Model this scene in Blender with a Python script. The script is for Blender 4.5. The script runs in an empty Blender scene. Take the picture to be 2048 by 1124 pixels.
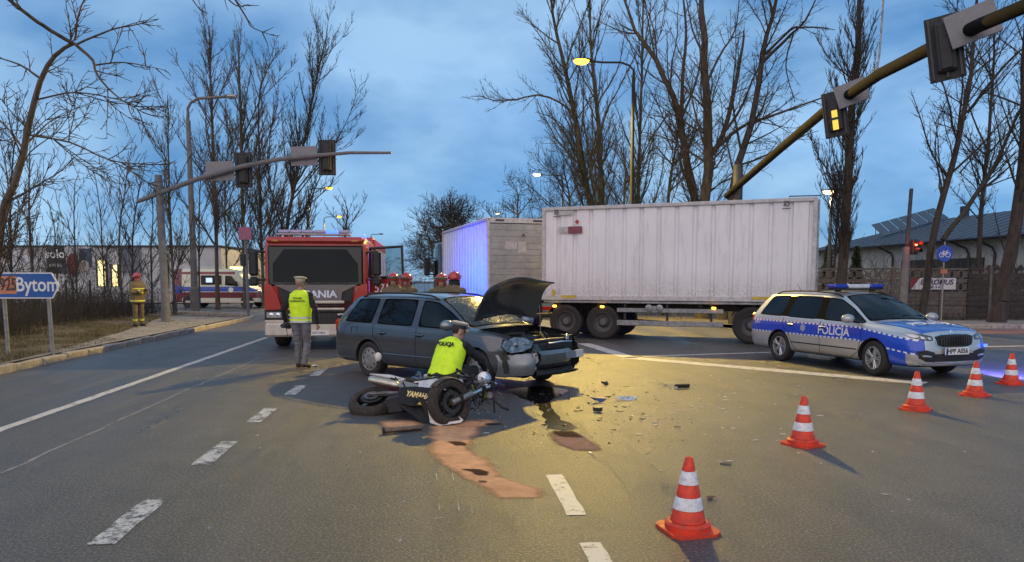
import bpy, bmesh, math, random
import numpy as np
from mathutils import Vector, Matrix, noise as mnoise
from mathutils.bvhtree import BVHTree
R = math.radians
SC = bpy.context.scene
COL = SC.collection

# ---------------------------------------------------------------- camera, sky, sun, exposure
F_PX, CX, CY, HZ, CAM_H = 1480.0, 1024.0, 690.0, 561.0, 1.70      # focal length, principal point, horizon (in a 2048 px wide frame)
PITCH = math.atan((CY - HZ) / F_PX)
cd = bpy.data.cameras.new('camera'); cam = bpy.data.objects.new('camera', cd); COL.objects.link(cam)
cam.location = (0, 0, CAM_H); cam.rotation_euler = (R(90) - PITCH, 0, 0)
cd.sensor_width = 36; cd.lens = 36 * F_PX / 2048; cd.shift_y = (CY - 562) / 2048
cd.clip_start = 0.05; cd.clip_end = 3000
SC.camera = cam

SUN_EL, SUN_AZ = 28.0, 195.0           # low behind the camera (azimuth clockwise from +Y)
world = bpy.data.worlds.new('World'); SC.world = world; world.use_nodes = True
def build_world():
    nt = world.node_tree; N = nt.nodes; L = nt.links; N.clear()
    out = N.new('ShaderNodeOutputWorld'); bg = N.new('ShaderNodeBackground')
    sky = N.new('ShaderNodeTexSky'); sky.sky_type = 'NISHITA'; sky.sun_disc = False
    sky.sun_elevation = R(SUN_EL); sky.sun_rotation = R(SUN_AZ); sky.air_density = 1.0; sky.dust_density = 0.0; sky.ozone_density = 10.0
    tc = N.new('ShaderNodeTexCoord'); mp = N.new('ShaderNodeMapping'); mp.inputs['Scale'].default_value = (1.1, 1.1, 2.2)
    mp.inputs['Rotation'].default_value = (0.2, 0.1, 0.6)
    n1 = N.new('ShaderNodeTexNoise'); n1.inputs['Scale'].default_value = 1.9; n1.inputs['Detail'].default_value = 5; n1.inputs['Roughness'].default_value = 0.5
    n1.inputs['Distortion'].default_value = 0.1
    r1 = N.new('ShaderNodeValToRGB'); r1.color_ramp.elements[0].position = 0.36; r1.color_ramp.elements[1].position = 0.70
    r1.color_ramp.elements[0].color = (0, 0, 0, 1); r1.color_ramp.elements[1].color = (1, 1, 1, 1)
    n2 = N.new('ShaderNodeTexNoise'); n2.inputs['Scale'].default_value = 2.7; n2.inputs['Detail'].default_value = 6; n2.inputs['Roughness'].default_value = 0.52; n2.inputs['Distortion'].default_value = 0.15
    r2 = N.new('ShaderNodeValToRGB'); r2.color_ramp.elements[0].position = 0.40; r2.color_ramp.elements[1].position = 0.64
    r2.color_ramp.elements[0].color = (0.8, 2.1, 4.1, 1); r2.color_ramp.elements[1].color = (3.1, 4.9, 6.8, 1)      # evening cloud, dusky to pale
    L.new(mp.outputs['Vector'], n2.inputs['Vector']); L.new(n2.outputs['Fac'], r2.inputs['Fac'])
    cl = N.new('ShaderNodeMix'); cl.data_type = 'RGBA'; cl.blend_type = 'MIX'
    L.new(r2.outputs['Color'], cl.inputs[7])
    fac = N.new('ShaderNodeMath'); fac.operation = 'MULTIPLY_ADD'; fac.inputs[1].default_value = 0.35; fac.inputs[2].default_value = 0.62
    L.new(tc.outputs['Generated'], mp.inputs['Vector']); L.new(mp.outputs['Vector'], n1.inputs['Vector'])
    L.new(n1.outputs['Fac'], r1.inputs['Fac']); L.new(r1.outputs['Color'], fac.inputs[0])
    L.new(fac.outputs[0], cl.inputs[0]); L.new(sky.outputs['Color'], cl.inputs[6])
    L.new(cl.outputs[2], bg.inputs['Color']); bg.inputs['Strength'].default_value = 0.10
    L.new(bg.outputs['Background'], out.inputs['Surface'])
build_world()
sd = bpy.data.lights.new('sun', 'SUN'); so = bpy.data.objects.new('sun', sd); COL.objects.link(so)
sd.energy = 1.5; sd.angle = R(110); sd.color = (1.0, 0.68, 0.42)
_a = R(SUN_AZ); _e = R(SUN_EL)
_sdir = Vector((math.sin(_a) * math.cos(_e), math.cos(_a) * math.cos(_e), math.sin(_e)))
so.rotation_euler = (-_sdir).to_track_quat('-Z', 'Y').to_euler()
SC.view_settings.view_transform = 'Standard'; SC.view_settings.look = 'None'
SC.view_settings.exposure = 0.45; SC.view_settings.gamma = 1.0; SC.view_settings.use_curve_mapping = False
SC.render.engine = 'CYCLES'; SC.cycles.use_denoising = True; SC.cycles.max_bounces = 6; SC.cycles.transparent_max_bounces = 12
SC.cycles.sample_clamp_indirect = 4.0

# ---------------------------------------------------------------- pixel -> place
def ray(u, v):
    cx = (u - CX) / F_PX; cy = (CY - v) / F_PX; cp, sp = math.cos(PITCH), math.sin(PITCH)
    return Vector((cx, cp + cy * sp, -sp + cy * cp))
def G(u, v, z=0.0):
    d = ray(u, v); t = (z - CAM_H) / d.z
    return Vector((d.x * t, d.y * t, z))
def P(u, v, y):
    d = ray(u, v); t = y / d.y
    return Vector((d.x * t, y, CAM_H + d.z * t))
ROADDIR = Vector((-0.1095, 1.0, 0)).normalized()

# ---------------------------------------------------------------- materials
MATS = {}
def mth(nt, op, a, b=None, c=None, clamp=False):
    n = nt.nodes.new('ShaderNodeMath'); n.operation = op; n.use_clamp = clamp
    for i, x in enumerate((a, b, c)):
        if x is None: continue
        if isinstance(x, (int, float)): n.inputs[i].default_value = x
        else: nt.links.new(x, n.inputs[i])
    return n.outputs[0]
def mixc(nt, f, a, b):
    n = nt.nodes.new('ShaderNodeMix'); n.data_type = 'RGBA'
    for i, x in ((0, f), (6, a), (7, b)):
        if isinstance(x, (int, float)): n.inputs[i].default_value = x
        elif isinstance(x, tuple): n.inputs[i].default_value = (x[0], x[1], x[2], 1)
        else: nt.links.new(x, n.inputs[i])
    return n.outputs[2]
def noise(nt, scale, detail=4, rough=0.55, vec=None, kind='ShaderNodeTexNoise'):
    n = nt.nodes.new(kind); n.inputs['Scale'].default_value = scale
    if kind == 'ShaderNodeTexNoise':
        n.inputs['Detail'].default_value = detail; n.inputs['Roughness'].default_value = rough
    if vec is None:
        tc = nt.nodes.new('ShaderNodeTexCoord'); vec = tc.outputs['Object']
    nt.links.new(vec, n.inputs['Vector'])
    return n
def ramp(nt, x, p0, p1, c0=0.0, c1=1.0):
    n = nt.nodes.new('ShaderNodeMapRange'); n.inputs[1].default_value = p0; n.inputs[2].default_value = p1
    n.inputs[3].default_value = c0; n.inputs[4].default_value = c1
    nt.links.new(x, n.inputs[0]); return n.outputs[0]
def bump(nt, h, strength, dist, bsdf):
    b = nt.nodes.new('ShaderNodeBump'); b.inputs['Strength'].default_value = strength; b.inputs['Distance'].default_value = dist
    nt.links.new(h, b.inputs['Height']); nt.links.new(b.outputs[0], bsdf.inputs['Normal']); return b
def mat(name, col, rough=0.6, metal=0.0, var=0.18, vs=6.0, bmp=0.0, bs=60.0, coat=0.0, dirt=None, dz=0.0, emit=None, es=0.0, spec=0.5, alpha=1.0):
    if name in MATS: return MATS[name]
    m = bpy.data.materials.new(name); m.use_nodes = True; nt = m.node_tree; b = nt.nodes['Principled BSDF']
    b.inputs['Roughness'].default_value = rough; b.inputs['Metallic'].default_value = metal
    b.inputs['Coat Weight'].default_value = coat; b.inputs['Coat Roughness'].default_value = 0.06
    b.inputs['Specular IOR Level'].default_value = spec
    n = noise(nt, vs, 5, 0.6)
    c = mixc(nt, ramp(nt, n.outputs['Fac'], 0.3, 0.7), tuple(x * (1 - var) for x in col), tuple(min(1, x * (1 + var)) for x in col))
    if dirt:
        n2 = noise(nt, vs * 2.3, 6, 0.7)
        f = ramp(nt, n2.outputs['Fac'], 0.45, 0.75, 0, dirt[1])
        c = mixc(nt, f, c, dirt[0])
        nt.links.new(ramp(nt, n2.outputs['Fac'], 0.35, 0.75, rough, min(1, rough + 0.3)), b.inputs['Roughness'])
    nt.links.new(c, b.inputs['Base Color'])
    if bmp:
        bump(nt, noise(nt, bs, 4).outputs['Fac'], bmp, 0.01, b)
    if emit:
        b.inputs['Emission Color'].default_value = (*emit, 1); b.inputs['Emission Strength'].default_value = es
    if alpha < 1: b.inputs['Alpha'].default_value = alpha
    MATS[name] = m; return m
def glass(name, col=(0.01, 0.013, 0.015), opa=0.55, rough=0.02, spec=0.6):
    if name in MATS: return MATS[name]
    m = bpy.data.materials.new(name); m.use_nodes = True; nt = m.node_tree; b = nt.nodes['Principled BSDF']
    n = noise(nt, 3.0, 3)
    nt.links.new(mixc(nt, n.outputs['Fac'], col, tuple(x * 1.8 for x in col)), b.inputs['Base Color'])
    b.inputs['Roughness'].default_value = rough; b.inputs['Specular IOR Level'].default_value = spec
    tr = nt.nodes.new('ShaderNodeBsdfTransparent'); tr.inputs[0].default_value = (0.75, 0.82, 0.82, 1)
    lw = nt.nodes.new('ShaderNodeFresnel'); lw.inputs[0].default_value = 1.5
    f = mth(nt, 'ADD', lw.outputs[0], opa, clamp=True)
    mx = nt.nodes.new('ShaderNodeMixShader'); nt.links.new(f, mx.inputs[0]); nt.links.new(tr.outputs[0], mx.inputs[1]); nt.links.new(b.outputs[0], mx.inputs[2])
    nt.links.new(mx.outputs[0], nt.nodes['Material Output'].inputs['Surface'])
    MATS[name] = m; return m
def lampmat(name, col, s):
    return mat(name, col, 0.3, var=0.03, emit=col, es=s)

# ---------------------------------------------------------------- mesh building
class MB:
    def __init__(s): s.v = []; s.f = []; s.m = []
    def add(s, vs, fs, m=0):
        o = len(s.v); s.v += [tuple(v) for v in vs]; s.f += [tuple(i + o for i in f) for f in fs]; s.m += [m] * len(fs)
    def box(s, c, d, M=None, m=0, b=0.0):
        hx, hy, hz = d[0] / 2, d[1] / 2, d[2] / 2; c = Vector(c); M = M or Matrix.Identity(3)
        b = min(b, hx * .98, hy * .98, hz * .98)
        if b <= 0:
            vs = [c + M @ Vector((x * hx, y * hy, z * hz)) for x in (-1, 1) for y in (-1, 1) for z in (-1, 1)]
            s.add(vs, [(0, 1, 3, 2), (4, 6, 7, 5), (0, 4, 5, 1), (2, 3, 7, 6), (0, 2, 6, 4), (1, 5, 7, 3)], m); return
        vs = []; ix = {}
        for x in (-1, 1):
            for y in (-1, 1):
                for z in (-1, 1):
                    for a in range(3):
                        q = [x * (hx - b), y * (hy - b), z * (hz - b)]; q[a] = (x, y, z)[a] * (hx, hy, hz)[a]
                        ix[(x, y, z, a)] = len(vs); vs.append(c + M @ Vector(q))
        fs = []
        for a in range(3):
            o1, o2 = [i for i in range(3) if i != a]
            for sg in (-1, 1):
                q = []
                for (p1, p2) in ((-1, -1), (1, -1), (1, 1), (-1, 1)):
                    k = [0, 0, 0]; k[a] = sg; k[o1] = p1; k[o2] = p2; q.append(ix[(k[0], k[1], k[2], a)])
                fs.append(tuple(q))
            for p1 in (-1, 1):
                for p2 in (-1, 1):
                    k0 = [0, 0, 0]; k0[a] = -1; k0[o1] = p1; k0[o2] = p2; k1 = list(k0); k1[a] = 1
                    fs.append((ix[(*k0, o1)], ix[(*k1, o1)], ix[(*k1, o2)], ix[(*k0, o2)]))
        for x in (-1, 1):
            for y in (-1, 1):
                for z in (-1, 1): fs.append((ix[(x, y, z, 0)], ix[(x, y, z, 1)], ix[(x, y, z, 2)]))
        s.add(vs, fs, m)
    def tube(s, pts, r, n=8, m=0, caps=True, flat=None):
        pts = [Vector(p) for p in pts]
        if isinstance(r, (int, float)): r = [r] * len(pts)
        t0 = (pts[1] - pts[0]).normalized(); u = t0.orthogonal().normalized() if flat is None else (flat - t0 * flat.dot(t0)).normalized()
        vs = []
        for i, p in enumerate(pts):
            t = (pts[min(i + 1, len(pts) - 1)] - pts[max(i - 1, 0)])
            t = t.normalized() if t.length > 1e-9 else t0
            u = (u - t * u.dot(t)).normalized(); w = t.cross(u)
            for k in range(n):
                a = 2 * math.pi * k / n; vs.append(p + (u * math.cos(a) + w * math.sin(a)) * r[i])
        fs = [(i * n + k, i * n + (k + 1) % n, (i + 1) * n + (k + 1) % n, (i + 1) * n + k) for i in range(len(pts) - 1) for k in range(n)]
        if caps: fs += [tuple(range(n - 1, -1, -1)), tuple((len(pts) - 1) * n + k for k in range(n))]
        s.add(vs, fs, m)
    def lathe(s, prof, n=24, M=None, m=0, ms=None, a0=0.0):
        M = M or Matrix.Identity(4); vs = []
        for (r, z) in prof:
            for k in range(n):
                a = a0 + 2 * math.pi * k / n; vs.append(M @ Vector((r * math.cos(a), r * math.sin(a), z)))
        for i in range(len(prof) - 1):
            pass
        o = len(s.v); s.v += [tuple(v) for v in vs]
        for i in range(len(prof) - 1):
            for k in range(n):
                s.f.append((o + i * n + k, o + i * n + (k + 1) % n, o + (i + 1) * n + (k + 1) % n, o + (i + 1) * n + k)); s.m.append(ms[i] if ms else m)
    def loft(s, rings, closed=True, caps=True, m=0, mf=None):
        n = len(rings[0]); vs = [p for r in rings for p in r]; o = len(s.v); s.v += [tuple(v) for v in vs]
        for i in range(len(rings) - 1):
            for k in range(n if closed else n - 1):
                s.f.append((o + i * n + k, o + i * n + (k + 1) % n, o + (i + 1) * n + (k + 1) % n, o + (i + 1) * n + k)); s.m.append(mf(i, k) if mf else m)
        if caps and closed:
            s.f.append(tuple(o + k for k in range(n - 1, -1, -1))); s.m.append(mf(0, 0) if mf else m)
            s.f.append(tuple(o + (len(rings) - 1) * n + k for k in range(n))); s.m.append(mf(len(rings) - 2, 0) if mf else m)
    def prism(s, poly, h, M=None, m=0):
        M = M or Matrix.Identity(4); n = len(poly)
        vs = [M @ Vector((x, y, 0)) for x, y in poly] + [M @ Vector((x, y, h)) for x, y in poly]
        s.add(vs, [tuple(range(n - 1, -1, -1)), tuple(range(n, 2 * n))] + [(k, (k + 1) % n, n + (k + 1) % n, n + k) for k in range(n)], m)
    def ell(s, c, r, M=None, n=16, k=10, m=0, z0=-1.0, z1=1.0):
        M = M or Matrix.Identity(3); c = Vector(c); rings = []
        for i in range(k + 1):
            z = z0 + (z1 - z0) * i / k; a = math.asin(max(-1, min(1, z))); a = math.asin(z0) + (math.asin(z1) - math.asin(z0)) * i / k
            rr = max(1e-4, math.cos(a)); zz = math.sin(a)
            rings.append([c + M @ Vector((r[0] * rr * math.cos(2 * math.pi * q / n), r[1] * rr * math.sin(2 * math.pi * q / n), r[2] * zz)) for q in range(n)])
        s.loft(rings, m=m)
    def mesh(s, name, mats):
        me = bpy.data.meshes.new(name); me.from_pydata(s.v, [], s.f)
        for m in (mats if isinstance(mats, (list, tuple)) else [mats]): me.materials.append(m)
        me.polygons.foreach_set('material_index', s.m)
        return me
    def build(s, name, mats, parent=None, smooth=35, fixn=True):
        me = s.mesh(name, mats)
        if fixn:
            bm = bmesh.new(); bm.from_mesh(me); bmesh.ops.recalc_face_normals(bm, faces=bm.faces); bm.to_mesh(me); bm.free()
        return link(name, me, parent, smooth)
def link(name, me, parent=None, smooth=35):
    if smooth:
        me.shade_smooth(); me.set_sharp_from_angle(angle=R(smooth))
    o = bpy.data.objects.new(name, me); COL.objects.link(o)
    if parent: o.parent = parent
    return o
def tag(o, label=None, cat=None, group=None, kind=None):
    if label: o['label'] = label
    if cat: o['category'] = cat
    if group: o['group'] = group
    if kind: o['kind'] = kind
    return o
def thing(name, label, cat, loc=(0, 0, 0), rz=0.0, group=None):
    o = bpy.data.objects.new(name, None); COL.objects.link(o); o.location = loc; o.rotation_euler = (0, 0, rz); o.empty_display_size = 0.2
    return tag(o, label, cat, group)
def copy_tree(o, parent=None):
    c = o.copy(); COL.objects.link(c)
    if parent: c.parent = parent
    for ch in list(o.children): copy_tree(ch, c)
    return c
def evaluated(me, mods, extra=()):
    o = bpy.data.objects.new('temp', me); COL.objects.link(o)
    for t, kw in mods:
        md = o.modifiers.new(t, t)
        for k, v in kw.items(): setattr(md, k, v)
    dg = bpy.context.evaluated_depsgraph_get(); dg.update()
    r = bpy.data.meshes.new_from_object(o.evaluated_get(dg), depsgraph=dg)
    bpy.data.objects.remove(o)
    for e in extra: bpy.data.objects.remove(e)
    return r
def textmesh(txt, size, m=0, depth=0.0, sx=1.0, bold=0.0, shear=0.0, align='CENTER'):
    c = bpy.data.curves.new('lettering', 'FONT'); c.body = txt; c.size = size; c.align_x = align; c.align_y = 'CENTER'; c.extrude = depth; c.offset = bold
    c.resolution_u = 3; c.shear = shear
    o = bpy.data.objects.new('temp', c); COL.objects.link(o); dg = bpy.context.evaluated_depsgraph_get(); dg.update()
    me = bpy.data.meshes.new_from_object(o.evaluated_get(dg)); bpy.data.objects.remove(o)
    for v in me.vertices: v.co.x *= sx
    return me
def text(name, txt, size, M, material, parent=None, depth=0.004, sx=1.0, bold=0.0, shear=0.0, proj=None):
    """lettering in the plane of matrix M; proj=(bvh, direction, offset) lays it on a curved skin"""
    me = textmesh(txt, size, 0, 0 if proj else depth, sx, bold, shear)
    if proj:
        bm = bmesh.new(); bm.from_mesh(me)
        bmesh.ops.triangulate(bm, faces=bm.faces)
        bmesh.ops.subdivide_edges(bm, edges=[e for e in bm.edges if e.calc_length() > 0.05], cuts=1)
        bm.to_mesh(me); bm.free()
    me.transform(M)
    if proj:
        bvh, d, off = proj
        for v in me.vertices:
            h = bvh.ray_cast(v.co - d * 0.6, d, 2.0)
            if h[0] is not None: v.co = h[0] - d * off
    me.materials.clear(); me.materials.append(material)
    return link(name, me, parent, 0)
def frame(o, x, y):
    """4x4 with given origin, x axis, y axis"""
    x = Vector(x).normalized(); z = x.cross(Vector(y)).normalized(); y = z.cross(x)
    return Matrix(((x.x, y.x, z.x, o[0]), (x.y, y.y, z.y, o[1]), (x.z, y.z, z.z, o[2]), (0, 0, 0, 1)))
def axis(o, d):
    d = Vector(d).normalized(); return Matrix.Translation(Vector(o)) @ d.to_track_quat('Z', 'Y').to_matrix().to_4x4()
# ================================================================ the ground
def asphalt_mat(name, dark=1.0):
    m = bpy.data.materials.new(name); m.use_nodes = True; nt = m.node_tree; b = nt.nodes['Principled BSDF']
    tc = nt.nodes.new('ShaderNodeTexCoord'); ob = tc.outputs['Object']
    big = noise(nt, 0.16, 5, 0.6, ob); mid = noise(nt, 1.1, 6, 0.65, ob); fine = noise(nt, 48, 4, 0.75, ob); grit = noise(nt, 130, 3, 0.7, ob)
    sp = nt.nodes.new('ShaderNodeSeparateXYZ'); nt.links.new(ob, sp.inputs[0])
    q = mth(nt, 'ADD', sp.outputs[0], mth(nt, 'MULTIPLY', sp.outputs[1], 0.1095))          # distance across the carriageway
    wob = mth(nt, 'ADD', q, mth(nt, 'MULTIPLY', big.outputs['Fac'], 0.8))
    trk = mth(nt, 'SINE', mth(nt, 'MULTIPLY', wob, 2 * math.pi / 1.75))                      # wheel tracks along the lanes
    trk = ramp(nt, trk, -0.2, 1.0, 0, 1)
    cv = nt.nodes.new('ShaderNodeCombineXYZ'); nt.links.new(mth(nt, 'MULTIPLY', q, 1.6), cv.inputs[0]); nt.links.new(mth(nt, 'MULTIPLY', sp.outputs[1], 0.11), cv.inputs[1])
    stk = noise(nt, 1.3, 6, 0.62, cv.outputs[0])                                             # streaks dragged along the lanes
    c = mixc(nt, ramp(nt, big.outputs['Fac'], 0.35, 0.65), (0.046 * dark, 0.041 * dark, 0.037 * dark), (0.080 * dark, 0.069 * dark, 0.061 * dark))
    c = mixc(nt, mth(nt, 'MULTIPLY', ramp(nt, mid.outputs['Fac'], 0.4, 0.7), 0.5), c, (0.04, 0.04, 0.042))
    c = mixc(nt, mth(nt, 'MULTIPLY', trk, 0.25), c, (0.04, 0.039, 0.04))
    c = mixc(nt, ramp(nt, stk.outputs['Fac'], 0.46, 0.62, 0, 0.8), c, (0.022, 0.025, 0.025))
    c = mixc(nt, ramp(nt, stk.outputs['Fac'], 0.46, 0.32, 0, 0.55), c, (0.12, 0.115, 0.10))
    c = mixc(nt, ramp(nt, fine.outputs['Fac'], 0.48, 0.64, 0, 0.9), c, (0.30, 0.27, 0.24))
    c = mixc(nt, ramp(nt, grit.outputs['Fac'], 0.5, 0.36, 0, 0.75), c, (0.014, 0.014, 0.015))
    vo = nt.nodes.new('ShaderNodeTexVoronoi'); vo.feature = 'DISTANCE_TO_EDGE'; vo.inputs['Scale'].default_value = 0.33
    dv = nt.nodes.new('ShaderNodeVectorMath'); dv.operation = 'ADD'; n3 = noise(nt, 2.2, 5, 0.7, ob)
    nt.links.new(ob, dv.inputs[0]); nt.links.new(n3.outputs['Color'], dv.inputs[1]); nt.links.new(dv.outputs[0], vo.inputs['Vector'])
    crack = mth(nt, 'MULTIPLY', ramp(nt, vo.outputs['Distance'], 0.0, 0.008, 1, 0), ramp(nt, big.outputs['Fac'], 0.46, 0.56, 0, 0.9))
    c = mixc(nt, crack, c, (0.02, 0.02, 0.02))
    nt.links.new(c, b.inputs['Base Color'])
    rg = mth(nt, 'ADD', ramp(nt, mid.outputs['Fac'], 0.3, 0.7, 0.36, 0.50), mth(nt, 'MULTIPLY', trk, -0.07))
    rg = mth(nt, 'ADD', rg, ramp(nt, stk.outputs['Fac'], 0.3, 0.7, 0.10, -0.09))
    nt.links.new(rg, b.inputs['Roughness']); b.inputs['Specular IOR Level'].default_value = 0.75
    h = mth(nt, 'ADD', mth(nt, 'MULTIPLY', fine.outputs['Fac'], 1.0), mth(nt, 'MULTIPLY', grit.outputs['Fac'], 0.5))
    bump(nt, h, 1.0, 0.016, b)
    return m
ASPH = asphalt_mat('asphalt')
def sheet(name, pts, z, material, parent=None, kind=None, smooth=0):
    mb = MB(); mb.add([(p[0], p[1], z) for p in pts], [tuple(range(len(pts)))]); o = mb.build(name, material, parent, smooth, fixn=False)
    me = o.data
    if me.polygons[0].normal.z < 0: me.flip_normals()
    if kind: o['kind'] = kind
    return o
def arc(cx, cy, r, a0, a1, n=10):
    return [(cx + r * math.cos(R(a0 + (a1 - a0) * i / n)), cy + r * math.sin(R(a0 + (a1 - a0) * i / n))) for i in range(n + 1)]
def kerbx(y): return -9.3 - 0.1095 * (y - 13.45)          # left kerb line
sheet('ground', [(-700, -300), (700, -300), (700, 1500), (-700, 1500)], -0.06, mat('earth', (0.07, 0.065, 0.045), 0.95, var=0.35, vs=0.3, bmp=0.5, bs=8), kind='structure')
LEFT_ARC = arc(kerbx(31) - 7, 31, 7, 0, 88, 12)
road_pts = [(kerbx(-8), -8)] + [(kerbx(31), 31)] + LEFT_ARC[1:] + [(-120, 40.5), (-120, 54), (kerbx(61) - 7, 54)] + arc(kerbx(61) - 7, 61, 7, -90, 0, 8)[1:]
road_pts += [(kerbx(400), 400), (kerbx(400) + 11.5, 400), (kerbx(34) + 12.3, 34)] + [(0.9 + 6.3 - 6.3 * math.cos(R(a)), 34 - 6.3 * math.sin(R(a))) for a in (15, 35, 55, 75, 90)] + [(120, 26.0), (120, -8)]
road = sheet('road', road_pts, 0.0, ASPH, kind='structure')
# ---- left verge, kerb, pavement
def vergez(x, y):
    d = kerbx(y) - x
    return 0.13 + 0.03 * max(0, min(d, 8)) + 0.05 * mnoise.noise(Vector((x * 0.5, y * 0.5, 0))) * min(1, max(0, d - 0.3))
mb = MB(); rows = []
ys = [-8 + i * 0.9 for i in range(44)]
for y in ys:
    row = []
    for j in range(46):
        t = j / 45; d = 0.16 + 60 * t ** 2.2
        x0 = kerbx(y)
        if y > 31:                                     # round the corner into the side street
            dy = y - 31; x0 = (kerbx(31) - 7) + math.sqrt(max(0.0, 49 - dy * dy)) if dy < 7 else kerbx(31) - 12
        x = x0 - d; row.append(Vector((x, y, vergez(x, y) if y < 38 else 0.1)))
    rows.append(row)
mb.loft(rows[:51], closed=False, caps=False)
def verge_mat():
    m = bpy.data.materials.new('verge_soil'); m.use_nodes = True; nt = m.node_tree; b = nt.nodes['Principled BSDF']
    a = noise(nt, 0.7, 6, 0.65); f = noise(nt, 14, 5, 0.7); g = noise(nt, 3.1, 5, 0.7)
    c = mixc(nt, ramp(nt, a.outputs['Fac'], 0.35, 0.65), (0.13, 0.09, 0.052), (0.10, 0.095, 0.04))
    c = mixc(nt, ramp(nt, g.outputs['Fac'], 0.5, 0.7), c, (0.20, 0.145, 0.09))
    c = mixc(nt, ramp(nt, f.outputs['Fac'], 0.5, 0.7, 0, 0.7), c, (0.03, 0.025, 0.015))
    nt.links.new(c, b.inputs['Base Color']); b.inputs['Roughness'].default_value = 0.95
    bump(nt, f.outputs['Fac'], 0.9, 0.06, b); return m
tag(mb.build('verge', verge_mat(), smooth=60), kind='structure')
PAVE = mat('concrete_paving', (0.24, 0.22, 0.20), 0.85, var=0.2, vs=1.5, bmp=0.3, bs=30, dirt=((0.10, 0.08, 0.06), 0.7))
mb = MB(); rows = []
for i in range(24):
    y = 13.5 + i * 0.77; w = 0.05 + 2.75 * min(1, i / 21) ** 1.4
    rows.append([Vector((kerbx(y) - 0.17 - w * s_, y, max(vergez(kerbx(y) - 0.17 - w * s_, y), 0.13) + 0.022)) for s_ in (0, .25, .5, .75, 1)])
mb.loft(rows, closed=False, caps=False)
tag(mb.build('pavement', PAVE, smooth=60), kind='structure')
kerb = tag(bpy.data.objects.new('kerb', None), kind='structure'); COL.objects.link(kerb)
KM = mat('kerb_concrete', (0.38, 0.34, 0.29), 0.85, var=0.25, vs=5, bmp=0.5, bs=40, dirt=((0.09, 0.07, 0.05), 0.8))
line = [Vector((kerbx(y), y, 0)) for y in np.arange(-8, 31.01, 0.5)] + [Vector((x, y, 0)) for x, y in LEFT_ARC[1:]] + [Vector((-34, 38.6, 0))]
def resample(pts, step):
    out = [pts[0].copy()]; acc = 0.0
    for a, b in zip(pts, pts[1:]):
        L = (b - a).length; t = step - acc
        while t <= L: out.append(a + (b - a) * (t / L)); t += step
        acc = (acc + L) % step if True else 0
    return out
kp = resample(line, 1.0); rnd = random.Random(3)
kmesh = []
for v in range(4):
    mb = MB(); mb.box((0, 0, 0), (0.985 - 0.01 * v, 0.16, 0.26), b=0.022); me = mb.mesh('kerb_stone', KM)
    for vt in me.vertices:
        vt.co += Vector((0, rnd.uniform(-.008, .008), rnd.uniform(-.012, .012)))
    kmesh.append(me)
for a, b in zip(kp, kp[1:]):
    c = (a + b) / 2; d = (b - a)
    o = bpy.data.objects.new('kerb_stone', kmesh[rnd.randrange(4)]); COL.objects.link(o); o.parent = kerb
    nrm = Vector((-d.y, d.x, 0)).normalized()
    o.location = c + nrm * (0.08 + rnd.uniform(-.012, .012)) + Vector((0, 0, 0.005 + rnd.uniform(-.012, .012)))
    o.rotation_euler = (rnd.uniform(-.03, .03), rnd.uniform(-.01, .01), math.atan2(d.y, d.x) + rnd.uniform(-.012, .012))
# ---- right pavement, cycle path
sheet('pavement_right', [(8, 26.3), (120, 26.3), (120, 60), (4, 60), (3.4, 40), (4.0, 32)], 0.12, mat('soil_right', (0.085, 0.075, 0.06), 0.95, var=0.35, vs=0.8, bmp=0.6, bs=12), kind='structure')
sheet('path', [(13.5, 23.6), (120, 23.4), (120, 25.7), (12.0, 25.9)], 0.005, mat('cycle_path_red', (0.20, 0.10, 0.085), 0.8, var=0.25, vs=2, bmp=0.3, bs=60), kind='structure')
sheet('footway', [(10, 26.5), (120, 26.5), (120, 29.3), (10, 29.3)], 0.126, PAVE, kind='structure')
kr = MB()
for i in range(40):
    kr.box((8.5 + i * 1.0, 26.28, 0.03), (0.985, 0.15, 0.22), b=0.02)
tag(kr.build('kerb_right', KM), kind='structure')
# ---- markings
def paint_mat(name, col, wear):
    m = bpy.data.materials.new(name); m.use_nodes = True; nt = m.node_tree; b = nt.nodes['Principled BSDF']
    a = noise(nt, 7, 6, 0.75); f = noise(nt, 48, 4, 0.75); s = mth(nt, 'ADD', a.outputs['Fac'], mth(nt, 'MULTIPLY', f.outputs['Fac'], 0.55))
    c = mixc(nt, ramp(nt, s, wear, wear + 0.12), (0.07, 0.068, 0.065), col)
    nt.links.new(c, b.inputs['Base Color']); b.inputs['Roughness'].default_value = 0.6
    bump(nt, f.outputs['Fac'], 0.5, 0.006, b); return m
PW = paint_mat('worn_white_paint', (0.58, 0.56, 0.52), 0.69); PW2 = paint_mat('white_line_paint', (0.58, 0.54, 0.48), 0.62); PJ = paint_mat('joint_grey', (0.30, 0.27, 0.24), 0.66)
def strip(name, a, b, w, material, z=0.004, n=None, jit=0.01, w2=None):
    a = Vector(a); b = Vector(b); d = (b - a); L = d.length; d.normalize(); nr = Vector((-d.y, d.x, 0)); n = n or max(6, int(L / 0.25)); rows = []
    rr = random.Random(int(a.x * 100 + b.y * 7)); w2 = w2 or w
    for i in range(n + 1):
        c = a + (b - a) * (i / n); ww = w + (w2 - w) * i / n
        rows.append([c + nr * (ww / 2 + rr.uniform(-jit, jit)) + Vector((0, 0, z)), c - nr * (ww / 2 + rr.uniform(-jit, jit)) + Vector((0, 0, z))])
    mb = MB(); mb.loft(rows, closed=False, caps=False); o = mb.build(name, material, road, 0, fixn=False)
    if o.data.polygons[0].normal.z < 0: o.data.flip_normals()
    return o
strip('lane_line', G(-260, 950), G(533, 675), 0.15, PW2)
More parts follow.
